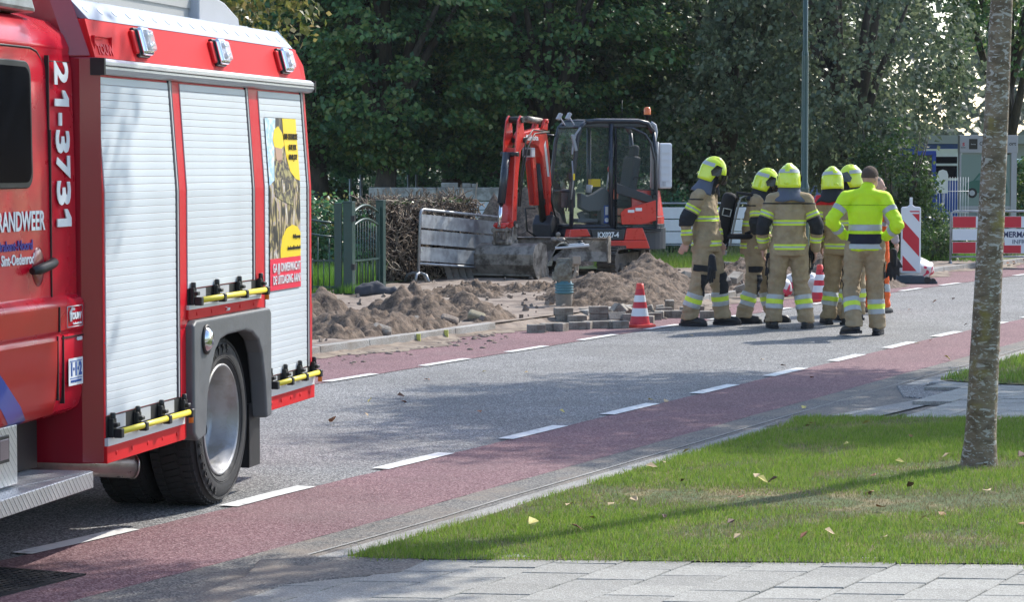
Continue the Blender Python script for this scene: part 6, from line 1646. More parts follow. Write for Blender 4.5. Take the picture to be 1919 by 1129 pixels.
# quick coupler and ditching bucket
q = MB(); bp2(q, [(1.42,.52),(1.44,.8),(1.52,.88),(1.62,.62),(1.74,.8),(1.80,.78),(1.78,.52)], -.12, -.09); bp2(q, [(1.42,.52),(1.44,.8),(1.52,.88),(1.62,.62),(1.74,.8),(1.80,.78),(1.78,.52)], .09, .12)
for (a, b) in ((1.5,.8),(1.74,.74),(1.5,.56),(1.72,.56)): q.cyl((a,-.16,b),(a,.16,b),.035,n=10,M=BM)
q.build('quick_coupler', M_stl, EX, bevel=.008)
q = MB(); outer = [(1.40,.50),(1.62,.545),(1.78,.50),(1.86,.38),(1.86,.22),(1.76,.06),(1.56,-.02),(1.28,-.03)]
inner = [(1.28,-.015),(1.55,0),(1.74,.075),(1.83,.22),(1.83,.37),(1.76,.475),(1.62,.515),(1.40,.475)]
W2 = .67
bp2(q, outer+inner, -W2-.09, W2-.09); bk_ = q.build('bucket', M_stl, EX)
for s_ in (-W2-.09, W2-.09):
    q = MB(); bp2(q, [(1.38,.52)]+[(1.62,.56),(1.79,.515),(1.88,.39),(1.88,.22),(1.77,.04),(1.56,-.04),(1.26,-.05)], s_-.012, s_+.012); q.build('side_plate', M_stl, bk_)
q = MB(); q.bb((1.855,-W2-.09,.36),(1.868,W2-.09,.375),0,BM); q.bb((1.755,-W2-.09,.05),(1.79,W2-.09,.068),0,BM); q.build('weld_seam', M_stl, bk_)
# ---- undercarriage
q = MB(); q.bb((-.7,-.45,.22),(.7,.45,.42),0,UC); q.cyl((0,0,.35),(0,0,.55),.36,n=28,M=UC); q.build('car_body', M_trk, EX, bevel=.02)
for s_ in (-.6, .6):
    q = MB(); pts = []
    for a in np.linspace(-90, 90, 9): pts.append((.72+.225*math.cos(R(a)), .225+.215*math.sin(R(a))))
    for a in np.linspace(90, 270, 9): pts.append((-.72+.225*math.cos(R(a)), .225+.215*math.sin(R(a))))
    n_ = len(pts); T2 = [(x*1.0, z) for x, z in pts]
    cx = sum(p[0] for p in pts)/n_
    ins = [(x-(.035 if x > .72 else (-.035 if x < -.72 else 0)), .225+(z-.225)*.86) for x, z in pts]
    for i in range(n_):
        j = (i+1) % n_
        a, b, c, d = pts[i], pts[j], ins[j], ins[i]
        V = [(p[0], s_-.15, p[1]) for p in (a,b,c,d)]+[(p[0], s_+.15, p[1]) for p in (a,b,c,d)]
        q.add(V, [(0,1,5,4),(2,3,7,6),(0,3,2,1),(4,5,6,7)], 0, UC)
    tr_ = q.build('track', M_trk, EX)
    per = []; 
    for i in range(n_):
        a = Vector(pts[i]); b = Vector(pts[(i+1) % n_]); m_ = max(1, int((b-a).length/.07))
        for k in range(m_): per.append((a.lerp(b, (k+.5)/m_), (b-a).normalized()))
    for (p, d) in per:
        ang = -math.atan2(d.y, d.x)
        MB().box((p.x+d.y*.012, s_, p.y-d.x*.012),(.034,.3,.03),0,UC,ry=ang).build('track_lug', M_trk, tr_)
    q = MB(); q.cyl((.72,s_-.1,.225),(.72,s_+.1,.225),.16,n=18,M=UC); q.cyl((-.72,s_-.1,.225),(-.72,s_+.1,.225),.16,n=18,M=UC)
    q.bb((-.6,s_-.06,.14),(.6,s_+.06,.34),0,UC)
    q.build('wheel_frame', M_trk, EX)
    for k in range(3):
        q = MB(); q.cyl((-.4+.4*k,s_-.1,.12),(-.4+.4*k,s_+.1,.12),.07,n=14,M=UC); q.build('roller', M_trk, tr_)
q = MB(); q.prism([(1.30,.25),(1.34,.25),(1.30,.40),(1.31,.57),(1.36,.61),(1.33,.62),(1.27,.57),(1.26,.40)], lambda p: (p[0],-.76,p[1]), lambda p: (p[0],.76,p[1]), 0, UC); bl_ = q.build('dozer_blade', M_stl, EX)
for s_ in (-.765,.765): MB().bb((1.24,s_-.01,.23),(1.38,s_+.01,.64),0,UC).build('blade_end', M_stl, bl_)
for s_ in (-.3,.3): MB().tube([(.5,s_,.3),(1.28,s_,.42)], .05, 8, 0, UC).build('blade_arm', M_trk, bl_)
q = MB(); q.ball((1.38,.02,.57),(.06,.07,.05),10,7,0,UC); q.ball((1.38,-.1,.58),(.05,.06,.045),10,7,0,UC); q.ball((1.37,-.04,.66),(.03,.04,.04),8,6,0,UC); q.build('blade_lug', M_stl, bl_)
# ------------------------------------------------------------------ people
M_skin = mat('skin', (.5,.29,.22), .55, var=.05, vscale=20)
M_tan = mat('turnout_cloth', (.35,.265,.16), .9, var=.1, vscale=7, col2=(.3,.22,.13), bump=1.0, bscale=19)
M_blk2 = mat('black_cloth', (.013,.014,.018), .85)
M_boot = mat('boot_leather', (.012,.012,.013), .5, bump=.3, bscale=40)
M_lime = mat('lime_reflective', (.62,.8,.06), .55)
M_silv = mat('silver_reflective', (.42,.44,.45), .35)
M_helm = mat('helmet_yellow', (.68,.82,.03), .22, coat=.6)
M_vis = mat('black_visor', (.01,.01,.011), .15)
M_cape = mat('grey_blue_cape', (.09,.105,.15), .85, var=.1, vscale=9)
M_hood = mat('dark_hood', (.02,.022,.03), .9)
M_yshirt = mat('signal_yellow_shirt', (.6,.86,.015), .7, var=.04, vscale=6, bump=.8, bscale=16)
M_navy = mat('navy_band', (.012,.013,.028), .85)
M_hair = mat('short_brown_hair', (.09,.06,.045), .9, bump=.8, bscale=160)
M_osh = mat('orange_cloth', (.85,.13,.02), .75)
M_pink = mat('washed_shirt', (.42,.36,.38), .85)

def capsule_chain(q, pts, rs, n=14):
    """rings along a bent limb with round ends; rs: radius or (side, front) pairs"""
    P = [Vector(p) for p in pts]
    for i in range(len(P)):
        r = rs[i]; rr = (r, r, r) if not isinstance(r, tuple) else (r[1], r[0], min(r))
        q.ball(P[i], rr, 14, 9)
    for i in range(len(P)-1):
        a, b = P[i], P[i+1]; t = (b-a)
        if t.length < 1e-5: continue
        t.normalize()
        ref = Vector((1,0,0)) if abs(t.x) < .9 else Vector((0,0,1))
        u = (ref-t*ref.dot(t)).normalized(); v = t.cross(u); V = []
        for p, r in ((a, rs[i]), (b, rs[i+1])):
            rf, rsd = (r[1], r[0]) if isinstance(r, tuple) else (r, r)
            for k in range(n):
                an = 2*math.pi*k/n; V.append(p+u*math.cos(an)*rf+v*math.sin(an)*rsd)
        q.add(V, [(k, (k+1) % n, n+(k+1) % n, n+k) for k in range(n)]+[tuple(range(n))[::-1], tuple(range(n, 2*n))])
    return q

def seg_param(co, pts):
    """distance to and arc-length parameter along a polyline"""
    best = np.full(len(co), 1e9); par = np.zeros(len(co)); ax = np.zeros((len(co),3)); L = 0
    for i in range(len(pts)-1):
        a = np.array(pts[i]); b = np.array(pts[i+1]); d = b-a; l = np.linalg.norm(d); u = d/l
        t = np.clip((co-a)@u, 0, l); dist = np.linalg.norm(co-(a+t[:,None]*u), axis=1)
        m = dist < best; best[m] = dist[m]; par[m] = L+((co-a)@u)[m]; ax[m] = u; L += l
    return best, par, ax

def mesh_np(o):
    me = o.data; n = len(me.vertices); co = np.empty(n*3); me.vertices.foreach_get('co', co); no = np.empty(n*3); me.vertices.foreach_get('normal', no)
    return co.reshape(-1,3), no.reshape(-1,3)

def band_mesh(src, par, ax, mask, t0, t1, off, name, m, parent, also=None):
    """strip of the clothing surface between two stations of a limb, lifted off the cloth"""
    co, no = src['co'], src['no']
    vs = {}; V = []; F = []
    lo, hi = t0-.012, t1+.012
    ok = mask & (par > lo) & (par < hi)
    if also is not None: ok &= also
    for p in src['polys']:
        if all(ok[i] for i in p):
            f = []
            for i in p:
                if i not in vs:
                    c = co[i]+no[i]*off; k = par[i]
                    if k < t0: c = c+ax[i]*(t0-k)
                    if k > t1: c = c+ax[i]*(t1-k)
                    vs[i] = len(V); V.append(tuple(c))
                f.append(vs[i])
            F.append(f)
    if not F: return None
    me = bpy.data.meshes.new(name); me.from_pydata(V, [], F); me.materials.append(m)
    me.polygons.foreach_set('use_smooth', [True]*len(F)); me.update()
    return link(name, me, parent)

def folds(seed, amp, joints, lim=None):
    def f(co):
        out = np.zeros(len(co))
        for i, p in enumerate(co):
            v = Vector(p)
            w = 1-abs(noise.noise(Vector((v.x*5, v.y*5, v.z*9))+Vector((seed*3.1,0,0))))*2
            w += .5*(1-abs(noise.noise(Vector((v.x*11, v.y*11, v.z*17))+Vector((0,seed*2.3,0))))*2)
            k = .55
            for (j, s_) in joints: k += 1.1*math.exp(-((v-Vector(j)).length/s_)**2)
            out[i] = amp*k*(w-.9)
        return out
    return f

def hand(pr, wrist, d, side, par, glove=None, curl=.5):
    """palm, four unequal bent fingers and a thumb, one skin"""
    d = Vector(d).normalized(); w = Vector(wrist)
    sd = Vector((0, side, 0)); nrm = (sd-d*sd.dot(d)).normalized(); ac = d.cross(nrm).normalized()
    q = MB(); k = 1.18 if glove else 1.0
    capsule_chain(q, [w-d*.05, w, w+d*.03], [.026*k,.026*k,.03*k]); 
    for j in (-1.5,-.5,.5,1.5): capsule_chain(q, [w+d*.02+ac*.012*j, w+d*.09+ac*.017*j], [.017*k,.014*k])
    for j, ln in zip((-1.5,-.5,.5,1.5), (.062,.075,.08,.07)):
        a = w+d*.09+ac*.018*j; p = [a]; dd = d.copy()
        for s_ in range(3):
            dd = (dd - nrm*curl*.55).normalized(); p.append(p[-1]+dd*ln*(.42,.32,.26)[s_])
        capsule_chain(q, p, [.0105*k,.0095*k,.0088*k,.0075*k], 8)
    fw = ac if ac.x > 0 else -ac
    capsule_chain(q, [w+d*.02+fw*.02, w+d*.06+fw*.045, w+d*.095+fw*.05-nrm*.01], [.016*k,.013*k,.0105*k], 8)
    return q

def person(label, pos, head, S, J, o):
    """J: joints in the body frame (x forward, y left). o: outfit options"""
    T = thing('person', label, 'person', pos, head, o.get('group'), S)
    sd = o.get('seed', 1)
    hipL, hipR = Vector(J['hipL']), Vector(J['hipR']); kL, kR, aL, aR = (Vector(J[k]) for k in ('kneeL','kneeR','ankL','ankR'))
    shL, shR, eL, eR, wL, wR = (Vector(J[k]) for k in ('shL','shR','elL','elR','wrL','wrR'))
    pel = (hipL+hipR)/2; ch = (shL+shR)/2; hd = Vector(J['head']); neck = ch.lerp(hd, .42)+Vector((0,0,.02))
    hdg = J.get('hdir', 0)
    # continuous body: trunk, neck, head with face, limbs, hands, feet
    q = MB()
    capsule_chain(q, [pel, pel.lerp(ch,.5), ch-Vector((0,0,.1)), ch], [(.15,.10),(.13,.09),(.15,.1),(.13,.08)])
    capsule_chain(q, [ch, neck, hd-Vector((0,0,.06))], [.072,.063,.06])
    Hr = Matrix.Rotation(hdg, 3, 'Z') @ Matrix.Rotation(J.get('nod', 0), 3, 'Y')
    def hp(x, y, z): return hd + Hr @ Vector((x, y, z))
    q.ball(hp(-.01,0,.02), (.098,.077,.105), 18, 12, rot=Hr); q.ball(hp(.03,0,-.045), (.062,.058,.075), 14, 10, rot=Hr)
    q.ball(hp(.055,0,-.09), (.03,.03,.025), 10, 8, rot=Hr)
    q.ball(hp(.098,0,-.02), (.022,.014,.024), 10, 8, rot=Hr); q.ball(hp(.085,0,-.065), (.014,.026,.011), 10, 6, rot=Hr)
    q.ball(hp(.078,0,.022), (.02,.05,.012), 10, 6, rot=Hr)
    for s_ in (-1, 1): q.ball(hp(-.01,.078*s_,-.012), (.02,.012,.032), 10, 7, rot=Hr)
    for h, k, a in ((hipL,kL,aL),(hipR,kR,aR)): capsule_chain(q, [h, k, a], [.085,.055,.045])
    for s_, e, w in ((shL,eL,wL),(shR,eR,wR)): capsule_chain(q, [s_, e, w], [.055,.042,.03])
    for w, e, sg, key in ((wL,eL,1,'L'),(wR,eR,-1,'R')):
        hq = hand(None, w, J.get('hd'+key, (w-e)), sg, T, False, o.get('curl'+key, .45)); q.v += hq.v if False else []
        of = len(q.v); q.v += hq.v; q.f += [[i+of for i in f] for f in hq.f]; q.m += hq.m; q.sm += hq.sm
    body = remesh(q, .0085, M_skin, 'body', T, sm=2)
    # eyes
    for s_ in (-1, 1):
        e_ = MB(); e_.ball(hp(.083,.03*s_,.005), .011, 10, 7); e_.build('eye', M_dark if False else mat('eye', (.3,.28,.26), .2), body)
    # boots
    for a, k, f, key in ((aL,kL,J.get('toeL'),'L'),(aR,kR,J.get('toeR'),'R')):
        td = Vector(f) if f else Vector((1,0,0)); td = Vector((td.x, td.y, 0)).normalized(); hl = J.get('heel'+key, 0)
        b0 = Vector((a.x, a.y, 0)); q = MB()
        capsule_chain(q, [a+(k-a).normalized()*.12, a, Vector((a.x,a.y,a.z-.04))-td*.02], [.055,.056,.05])
        z0 = a.z-.10
        capsule_chain(q, [b0-td*.05+Vector((0,0,z0+.045)), b0+td*.06+Vector((0,0,z0*.6+.055)), b0+td*.16+Vector((0,0,z0*.2+.045))], [(.042,.045),(.048,.05),(.044,.042)])
        q.ball(b0+td*.17+Vector((0,0,z0*.1+.036)), (.05,.047,.036), 12, 8)
        bo = remesh(q, .012, o.get('bootm', M_boot), 'boot', T, sm=2)
        s2 = MB(); pr_ = [(-.10,-.035),(-.10,.035),(.0,.043),(.12,.05),(.2,.04),(.225,0),(.2,-.04),(.12,-.05),(.0,-.043)]; n2 = Vector((-td.y, td.x, 0))
        s2.prism(pr_, lambda p: b0+td*p[0]+n2*p[1]+Vector((0,0,z0*max(0,1-(p[0]+.1)/.3))), lambda p: b0+td*p[0]+n2*p[1]+Vector((0,0,.03+z0*max(0,1-(p[0]+.1)/.3))))
        s2.build('boot_sole', M_blk2, bo, bevel=.004)
    # trousers
    tm = o.get('trm', M_tan); bulk = o.get('bulk', 1.07)
    q = MB(); top = pel+Vector((0,0,.13))
    if o.get('kit') == 'shirt': top = pel+Vector((0,0,.02))
    capsule_chain(q, [top, pel+Vector((0,0,.0))], [(.165*bulk,.125*bulk),(.175*bulk,.135*bulk)])
    for h, k, a in ((hipL,kL,aL),(hipR,kR,aR)):
        e = a+(k-a).normalized()*.06
        e2 = a-(k-a).normalized()*.035; ax_ = (k-a).normalized(); V = []
        for p_, r_ in ((e, .086), (e2, .092)):
            for i in range(18): V.append(p_+Vector((math.cos(i*math.pi/9), math.sin(i*math.pi/9), 0))*r_*bulk+Vector((.012,0,0)))
        q.add(V, [(i, (i+1) % 18, 18+(i+1) % 18, 18+i) for i in range(18)]+[tuple(range(18))[::-1], tuple(range(18, 36))])
        capsule_chain(q, [h, h.lerp(k,.5), k, k.lerp(e,.5), e], [.115*bulk,.105*bulk,.088*bulk,.088*bulk,.086*bulk])
    jn = [(tuple(kL),.13),(tuple(kR),.13),(tuple(aL+Vector((0,0,.06))),.1),(tuple(aR+Vector((0,0,.06))),.1),(tuple(pel-Vector((0,0,.1))),.12)]
    tr = remesh(q, .013, tm, 'trousers', T, sm=3, disp=folds(sd, .016, jn))
    # cut the round lower ends flat
    for a, k in ((aL,kL),(aR,kR)):
        pass
    tc, tn = mesh_np(tr); ts = dict(co=tc, no=tn, polys=[tuple(p.vertices) for p in tr.data.polygons])
    for hh, kk, aa in ((hipL,kL,aL),(hipR,kR,aR)):
        P = [tuple(hh), tuple(kk), tuple(aa)]; other = [tuple(hipR if hh is hipL else hipL), tuple(kR if kk is kL else kL), tuple(aR if aa is aL else aL)]
        d1, p1, a1 = seg_param(tc, P); d2, _, _ = seg_param(tc, other); mk = d1 < d2
        L1 = (kk-hh).length; LT = L1+(aa-kk).length
        if o.get('bands', True):
            e = LT-.12
            band_mesh(ts, p1, a1, mk, e-.155, e-.105, .004, 'silver_band', o.get('lb0', M_silv), tr)
            band_mesh(ts, p1, a1, mk, e-.105, e-.052, .005, 'lime_band', M_lime if not o.get('orange') else M_silv, tr)
            band_mesh(ts, p1, a1, mk, e-.052, e-.0, .004, 'silver_band', M_silv if not o.get('orange') else M_osh, tr)
        if o.get('knee', True):
            fr = ((tc-np.array(kk))@np.array([1,0,0])) > o.get('kneecut', .03)
            band_mesh(ts, p1, a1, mk, L1-.07, L1+.15, .007, 'knee_pad', M_blk2, tr, also=fr)
            lat = ((tc-np.array(kk))@np.array([.35, 1 if hh is hipL else -1, 0])) > .055
            band_mesh(ts, p1, a1, mk, L1-.17, L1-.10, .012, 'pocket_strap', M_blk2, tr, also=lat)
            band_mesh(ts, p1, a1, mk, L1-.27, L1-.17, .014, 'thigh_pocket', tm, tr, also=lat)
    # jacket or shirt
    jm = o.get('jm', M_tan); jb = o.get('jb', 1)
    q = MB(); hem = pel+Vector((0,0,o.get('hem', -.02)))
    capsule_chain(q, [hem+Vector((0,0,.05)), pel.lerp(ch,.45), ch-Vector((0,0,.16)), ch-Vector((0,0,.04))], [(.195*jb,.15*jb),(.185*jb,.15*jb),(.20*jb,.145*jb),(.165*jb,.115*jb)])
    zb_ = hem.z+o.get('drop', -.10); zt_ = hem.z+.1; V = []
    for z_, k_ in ((zt_, 1.0), (zb_, 1.06)):
        for i in range(24): V.append((pel.x+.155*jb*k_*math.cos(2*math.pi*i/24), pel.y+.2*jb*k_*math.sin(2*math.pi*i/24), z_))
    q.add(V, [(i, (i+1) % 24, 24+(i+1) % 24, 24+i) for i in range(24)]+[tuple(range(24))[::-1], tuple(range(24, 48))])
    capsule_chain(q, [shL, ch+Vector((-.01,0,.035)), shR], [.083*jb,.085*jb,.083*jb])
    if o.get('collar', True): capsule_chain(q, [ch, neck+Vector((-.005,0,-.0))], [.09,.078])
    for s_, e, w in ((shL,eL,wL),(shR,eR,wR)):
        capsule_chain(q, [s_, s_.lerp(e,.5), e, e.lerp(w,.55), e.lerp(w,.93)], [.085*jb,.078*jb,.072*jb,.066*jb,.06*jb])
    jn = [(tuple(eL),.11),(tuple(eR),.11),(tuple(pel+Vector((0,0,.12))),.16),(tuple(shL-Vector((0,0,.08))),.08),(tuple(shR-Vector((0,0,.08))),.08)]
    jk = remesh(q, .013, jm, o.get('jname', 'jacket'), T, sm=3, disp=folds(sd+5, .014*o.get('jf', 1), jn))
    jc, jno = mesh_np(jk); js = dict(co=jc, no=jno, polys=[tuple(p.vertices) for p in jk.data.polygons])
    dt, pt, at_ = seg_param(jc, [tuple(hem), tuple(ch)])
    dl, pl_, al_ = seg_param(jc, [tuple(shL), tuple(eL), tuple(wL)]); dr_, prr, ar_ = seg_param(jc, [tuple(shR), tuple(eR), tuple(wR)])
    # the trunk is thick: compare surface distances
    torso = (dt-.17 < np.minimum(dl, dr_)-.075) 
    armL = ~torso & (dl <= dr_); armR = ~torso & (dr_ < dl)
    UPZ = np.tile(np.array([0,0,1.]), (len(jc),1)); LA = (eL-shL).length
    if o.get('kit') == 'turnout':
        for z0 in (hem.z-.03, ch.z-.28):
            for dz, m_, nm in ((0,M_lime,'lime_band'),(.022,M_silv,'silver_band'),(.040,M_lime,'lime_band')):
                band_mesh(js, jc[:,2], UPZ, torso, z0+dz, z0+dz+(.022 if m_ is M_lime else .018), .005, nm, m_, jk)
        for P_, A_, mk in ((pl_,al_,armL),(prr,ar_,armR)):
            for t0 in (LA*.44, LA+.12):
                for dz, m_, nm in ((0,M_lime,'lime_band'),(.022,M_silv,'silver_band'),(.040,M_lime,'lime_band')):
                    band_mesh(js, P_, A_, mk, t0+dz, t0+dz+(.022 if m_ is M_lime else .018), .005, nm, m_, jk)
            band_mesh(js, P_, A_, mk, LA*.44+.075, LA+.08, .006, 'elbow_patch', M_blk2, jk, also=(jc[:,0] < np.array(eL)[0]+.06))
        band_mesh(js, jc[:,2], UPZ, torso | armL | armR, ch.z-.045, ch.z-.03, .006, 'shoulder_piping', M_blk2 if not o.get('red') else mat('red_shoulder', (.62,.01,.03), .7), jk, also=(jc[:,0] < .02))
        if o.get('red'):
            band_mesh(js, jc[:,2], UPZ, torso | armL | armR, ch.z-.03, ch.z+.06, .012, 'shoulder_yoke', MATS['red_shoulder'], jk)
    if o.get('kit') == 'shirt':
        band_mesh(js, jc[:,2], UPZ, torso, hem.z+.19, hem.z+.255, .005, 'silver_band', M_silv, jk)
        band_mesh(js, jc[:,2], UPZ, torso, hem.z+.05, hem.z+.155, .006, 'navy_band', M_navy, jk)
        band_mesh(js, jc[:,2], UPZ, torso, hem.z+.0, hem.z+.05, .006, 'silver_band', M_silv, jk)
        for P_, A_, mk in ((pl_,al_,armL),(prr,ar_,armR)):
            for t0 in (LA*.4, LA+.10): band_mesh(js, P_, A_, mk, t0, t0+.055, .005, 'silver_band', M_silv, jk)
        band_mesh(js, jc[:,2], UPZ, torso | armL | armR, ch.z-.075, ch.z-.068, .004, 'yoke_seam', mat('seam_green', (.3,.45,.01), .8), jk, also=(jc[:,0] < 0))
    if o.get('kit') == 'vest':
        band_mesh(js, jc[:,2], UPZ, torso, hem.z+.0, ch.z+.02, .008, 'orange_vest', M_osh, jk)
        band_mesh(js, jc[:,2], UPZ, torso, hem.z+.22, hem.z+.27, .012, 'silver_band', M_silv, jk)
    # headgear
    if o.get('helmet', True):
        Hm = MB(); V = []; F = []; nu, nv = 30, 14
        for j in range(nv+1):
            th = math.pi*.60*j/nv
            for i in range(nu):
                ph = 2*math.pi*i/nu; x, y, z = math.sin(th)*math.cos(ph), math.sin(th)*math.sin(ph), math.cos(th)
                rx = .153 if x < 0 else .15; cut = 1.0
                zz = .168*z + (.012 if abs(y) < .25 else 0)*max(0, z)
                if j > nv-4: zz -= .012*(j-nv+4)*(1 if x < .3 else -.8)*.9
                fl = 1+.035*max(0, j-nv+2)
                V.append(hp(rx*x*fl-.012, .128*y*fl, zz+.045))
        for j in range(nv):
            for i in range(nu): F.append((j*nu+i, (j+1)*nu+i, (j+1)*nu+(i+1) % nu, j*nu+(i+1) % nu))
        Hm.add(V, F, 0, None, True)
        he = Hm.build('helmet', M_helm, T)
        so = he.modifiers.new('s','SOLIDIFY'); so.thickness = .006; so.offset = -1
        # silver stripe round the crown, side plates, visor
        V = []; F = []
        for i in range(25):
            ph = R(75)+R(210)*i/24
            for th in (R(50), R(66)):
                x, y, z = math.sin(th)*math.cos(ph), math.sin(th)*math.sin(ph), math.cos(th); V.append(hp(.1565*x-.012, .1315*y, .172*z+.045))
        q = MB().add(V, [(2*i, 2*i+1, 2*i+3, 2*i+2) for i in range(24)], 0, None, True); q.build('reflective_stripe', M_silv, he)
        for s_ in (-1, 1):
            V = []; 
            for (ph, th) in ((40,95),(38,62),(66,58),(84,84),(76,99)):
                ph_, th_ = R(ph)*s_, R(th); x, y, z = math.sin(th_)*math.cos(ph_), math.sin(th_)*math.sin(ph_), math.cos(th_)
                V += [hp(.158*x-.012, .134*y, .172*z+.045)]
            W_ = [Vector(v)+(Vector(v)-hd).normalized()*.01 for v in V]
            MB().add(V+W_, [(0,1,2,3,4),(5,6,7,8,9)]+[(i,(i+1)%5,5+(i+1)%5,5+i) for i in range(5)]).build('side_plate', M_vis, he)
        V = []; 
        for i in range(13):
            ph = R(-50)+R(100)*i/12
            for z, k in ((.055,1.0),(.0,1.07),(-.05,1.03)): V.append(hp(.155*k*math.cos(ph)-.0, .13*k*math.sin(ph), z))
        q = MB().add(V, [(3*i+a, 3*i+a+1, 3*i+a+4, 3*i+a+3) for i in range(12) for a in (0,1)], 0, None, True); q.build('visor', M_vis, he)
        # neck cape
        q = MB(); V = []; n = 20; cp_ = o.get('cape', M_cape)
        for j, (z, rx, ry) in enumerate(((-.02,.118,.112),(-.07,.125,.12),(-.125,.145,.15),(-.175,.17,.19),(-.20,.175,.2))):
            for i in range(n+1):
                ph = R(55)+R(250)*i/n
                w = 1+.05*math.sin(ph*7+sd)*j/4
                V.append(hp(rx*w*math.cos(ph)-.015, ry*w*math.sin(ph), z+.012*math.sin(ph*5+sd)*j/4))
        q.add(V, [(j*(n+1)+i, j*(n+1)+i+1, (j+1)*(n+1)+i+1, (j+1)*(n+1)+i) for j in range(4) for i in range(n)], 0, None, True)
        c_ = q.build('neck_cape', cp_, he); so = c_.modifiers.new('s','SOLIDIFY'); so.thickness = .008
        q = MB(); capsule_chain(q, [neck+Vector((0,0,-.03)), neck+Vector((0,0,.05)), hd+Vector((-.01,0,-.03))], [.095,.085,.098]); remesh(q, .014, M_hood, 'hood', T, sm=2)
        q = MB(); q.ball(hp(-.168,0,.0), (.012,.03,.014), 8, 6, rot=Hr); q.build('rear_wheel', M_helm, he)
    elif o.get('hair') is not None:
        q = MB(); V = []; F = []; nu, nv = 24, 12
        for j in range(nv+1):
            th = R(2+o['hair'][0]*j/nv)
            for i in range(nu):
                ph = 2*math.pi*i/nu; fr_ = math.cos(ph)
                tt = th if fr_ < .2 else th*(1-.45*(fr_-.2)/.8)
                V.append(hp(.104*math.sin(tt)*math.cos(ph)-.012, .082*math.sin(tt)*math.sin(ph), .111*math.cos(tt)+.021))
        for j in range(nv):
            for i in range(nu): F.append((j*nu+i, (j+1)*nu+i, (j+1)*nu+(i+1) % nu, j*nu+(i+1) % nu))
        q.add(V, F, 0, None, True); q.build('hair', o['hair'][1], T)
    return T

def pose(**k):
    J = dict(hipL=(0,.095,.93), hipR=(0,-.095,.93), kneeL=(.03,.13,.50), kneeR=(.03,-.13,.50), ankL=(-.01,.15,.10), ankR=(-.01,-.15,.10),
             shL=(-.01,.185,1.43), shR=(-.01,-.185,1.43), elL=(-.04,.27,1.14), elR=(-.04,-.27,1.14), wrL=(.03,.29,.89), wrR=(.03,-.29,.89), head=(.03,0,1.66))
    J.update(k); return J
def at_px(px, py): p = gp(px, py); return (p.x, p.y, .004)
GP = 'firefighters standing on the road'
FF = dict(kit='turnout', group=GP)
# 1: left man, faces right and a little towards us; right arm hangs behind
person('firefighter apart on the left by the traffic cone, hand held behind his hip', at_px(1323,611), R(-18), 1.03,
       pose(hipL=(0,.1,.93), kneeL=(.1,.15,.50), kneeR=(-.04,-.13,.5), ankL=(.13,.2,.1), ankR=(-.17,-.12,.1), toeL=(1,.25,0), toeR=(1,-.1,0), elR=(-.17,-.24,1.16), wrR=(-.16,-.23,.93), hdR=(-.5,0,-.8),
            elL=(.02,.22,1.15), wrL=(.1,.19,.92), head=(.07,0,1.64), hdir=R(-4), nod=.28, shR=(-.04,-.18,1.43)), dict(FF, seed=1))
# 2: with breathing apparatus, faces right, half hidden
p2 = person('firefighter carrying a black air cylinder on his back', at_px(1412,606), R(-5), .98,
       pose(kneeL=(.12,.13,.5), kneeR=(.0,-.12,.5), ankL=(.22,.15,.1), ankR=(-.12,-.13,.1), head=(.14,0,1.60), hdir=R(-10), nod=.25, shL=(.03,.18,1.42), shR=(.03,-.18,1.42), elR=(.02,-.28,1.13), wrR=(.18,-.24,.92), elL=(.05,.27,1.15), wrL=(.2,.2,.95)), dict(FF, seed=2, cape=M_hood))
# 3: seen from the back
person('firefighter seen squarely from behind with a dark glove dangling at his right', at_px(1478,616), R(88), 1.0,
       pose(kneeL=(.02,.14,.5), kneeR=(.02,-.14,.5), ankL=(-.02,.17,.1), ankR=(-.02,-.19,.1), elL=(-.03,.30,1.14), elR=(-.03,-.30,1.14), wrL=(.05,.29,.90), wrR=(.04,-.30,.88), hdir=R(-14), toeL=(1,.2,0), toeR=(1,-.35,0), head=(.03,-.0,1.62)), dict(FF, seed=3))
# 4: back three quarter, red shoulders
person('firefighter with red shoulder yoke, partly behind the officer', at_px(1577,609), R(70), .985,
       pose(kneeL=(.03,.12,.5), ankL=(.0,.16,.1), ankR=(-.02,-.08,.1), elL=(-.06,.28,1.14), wrL=(.07,.27,.92), hdir=R(30), toeL=(1,.6,0), toeR=(1,-.7,0), nod=.1, head=(.03,.13,1.61), shL=(-.01,.235,1.43), shR=(-.01,-.13,1.43)), dict(FF, seed=4, red=True, cape=M_hood))
# 5: behind the officer
person('firefighter mostly hidden behind the officer in the yellow shirt', at_px(1594,601), R(115), .985,
       pose(hdir=R(70), nod=.1, kneeL=(.0,.10,.5), kneeR=(.0,-.1,.5), ankL=(0,.1,.1), ankR=(0,-.1,.1), head=(.03,0,1.63)), dict(FF, seed=5, cape=M_hood))
# officer, hands on hips
person('man in a signal yellow shirt seen from behind with both hands on his hips', at_px(1620,629), R(82), 1.02,
       pose(hipL=(0,.1,.94), hipR=(0,-.1,.94), kneeL=(.05,.15,.51), kneeR=(.06,-.11,.5), ankL=(-.12,.11,.13), ankR=(.04,-.13,.1), toeL=(1,.75,0), toeR=(1,-.2,0),
            shL=(-.02,.2,1.44), shR=(-.02,-.2,1.44), elL=(-.12,.355,1.20), elR=(-.14,-.34,1.16), wrL=(.02,.22,1.04), wrR=(.0,-.22,1.03), hdL=(.6,-.8,-.3), hdR=(.6,.8,-.3), head=(.05,-.05,1.645), hdir=R(-38), nod=.05),
       dict(kit='shirt', jm=M_yshirt, jb=.93, jf=.7, hem=-.03, helmet=False, hair=(98, M_hair), collar=True, seed=6, jname='shirt', kneecut=.0, drop=-.02, bulk=1.0))
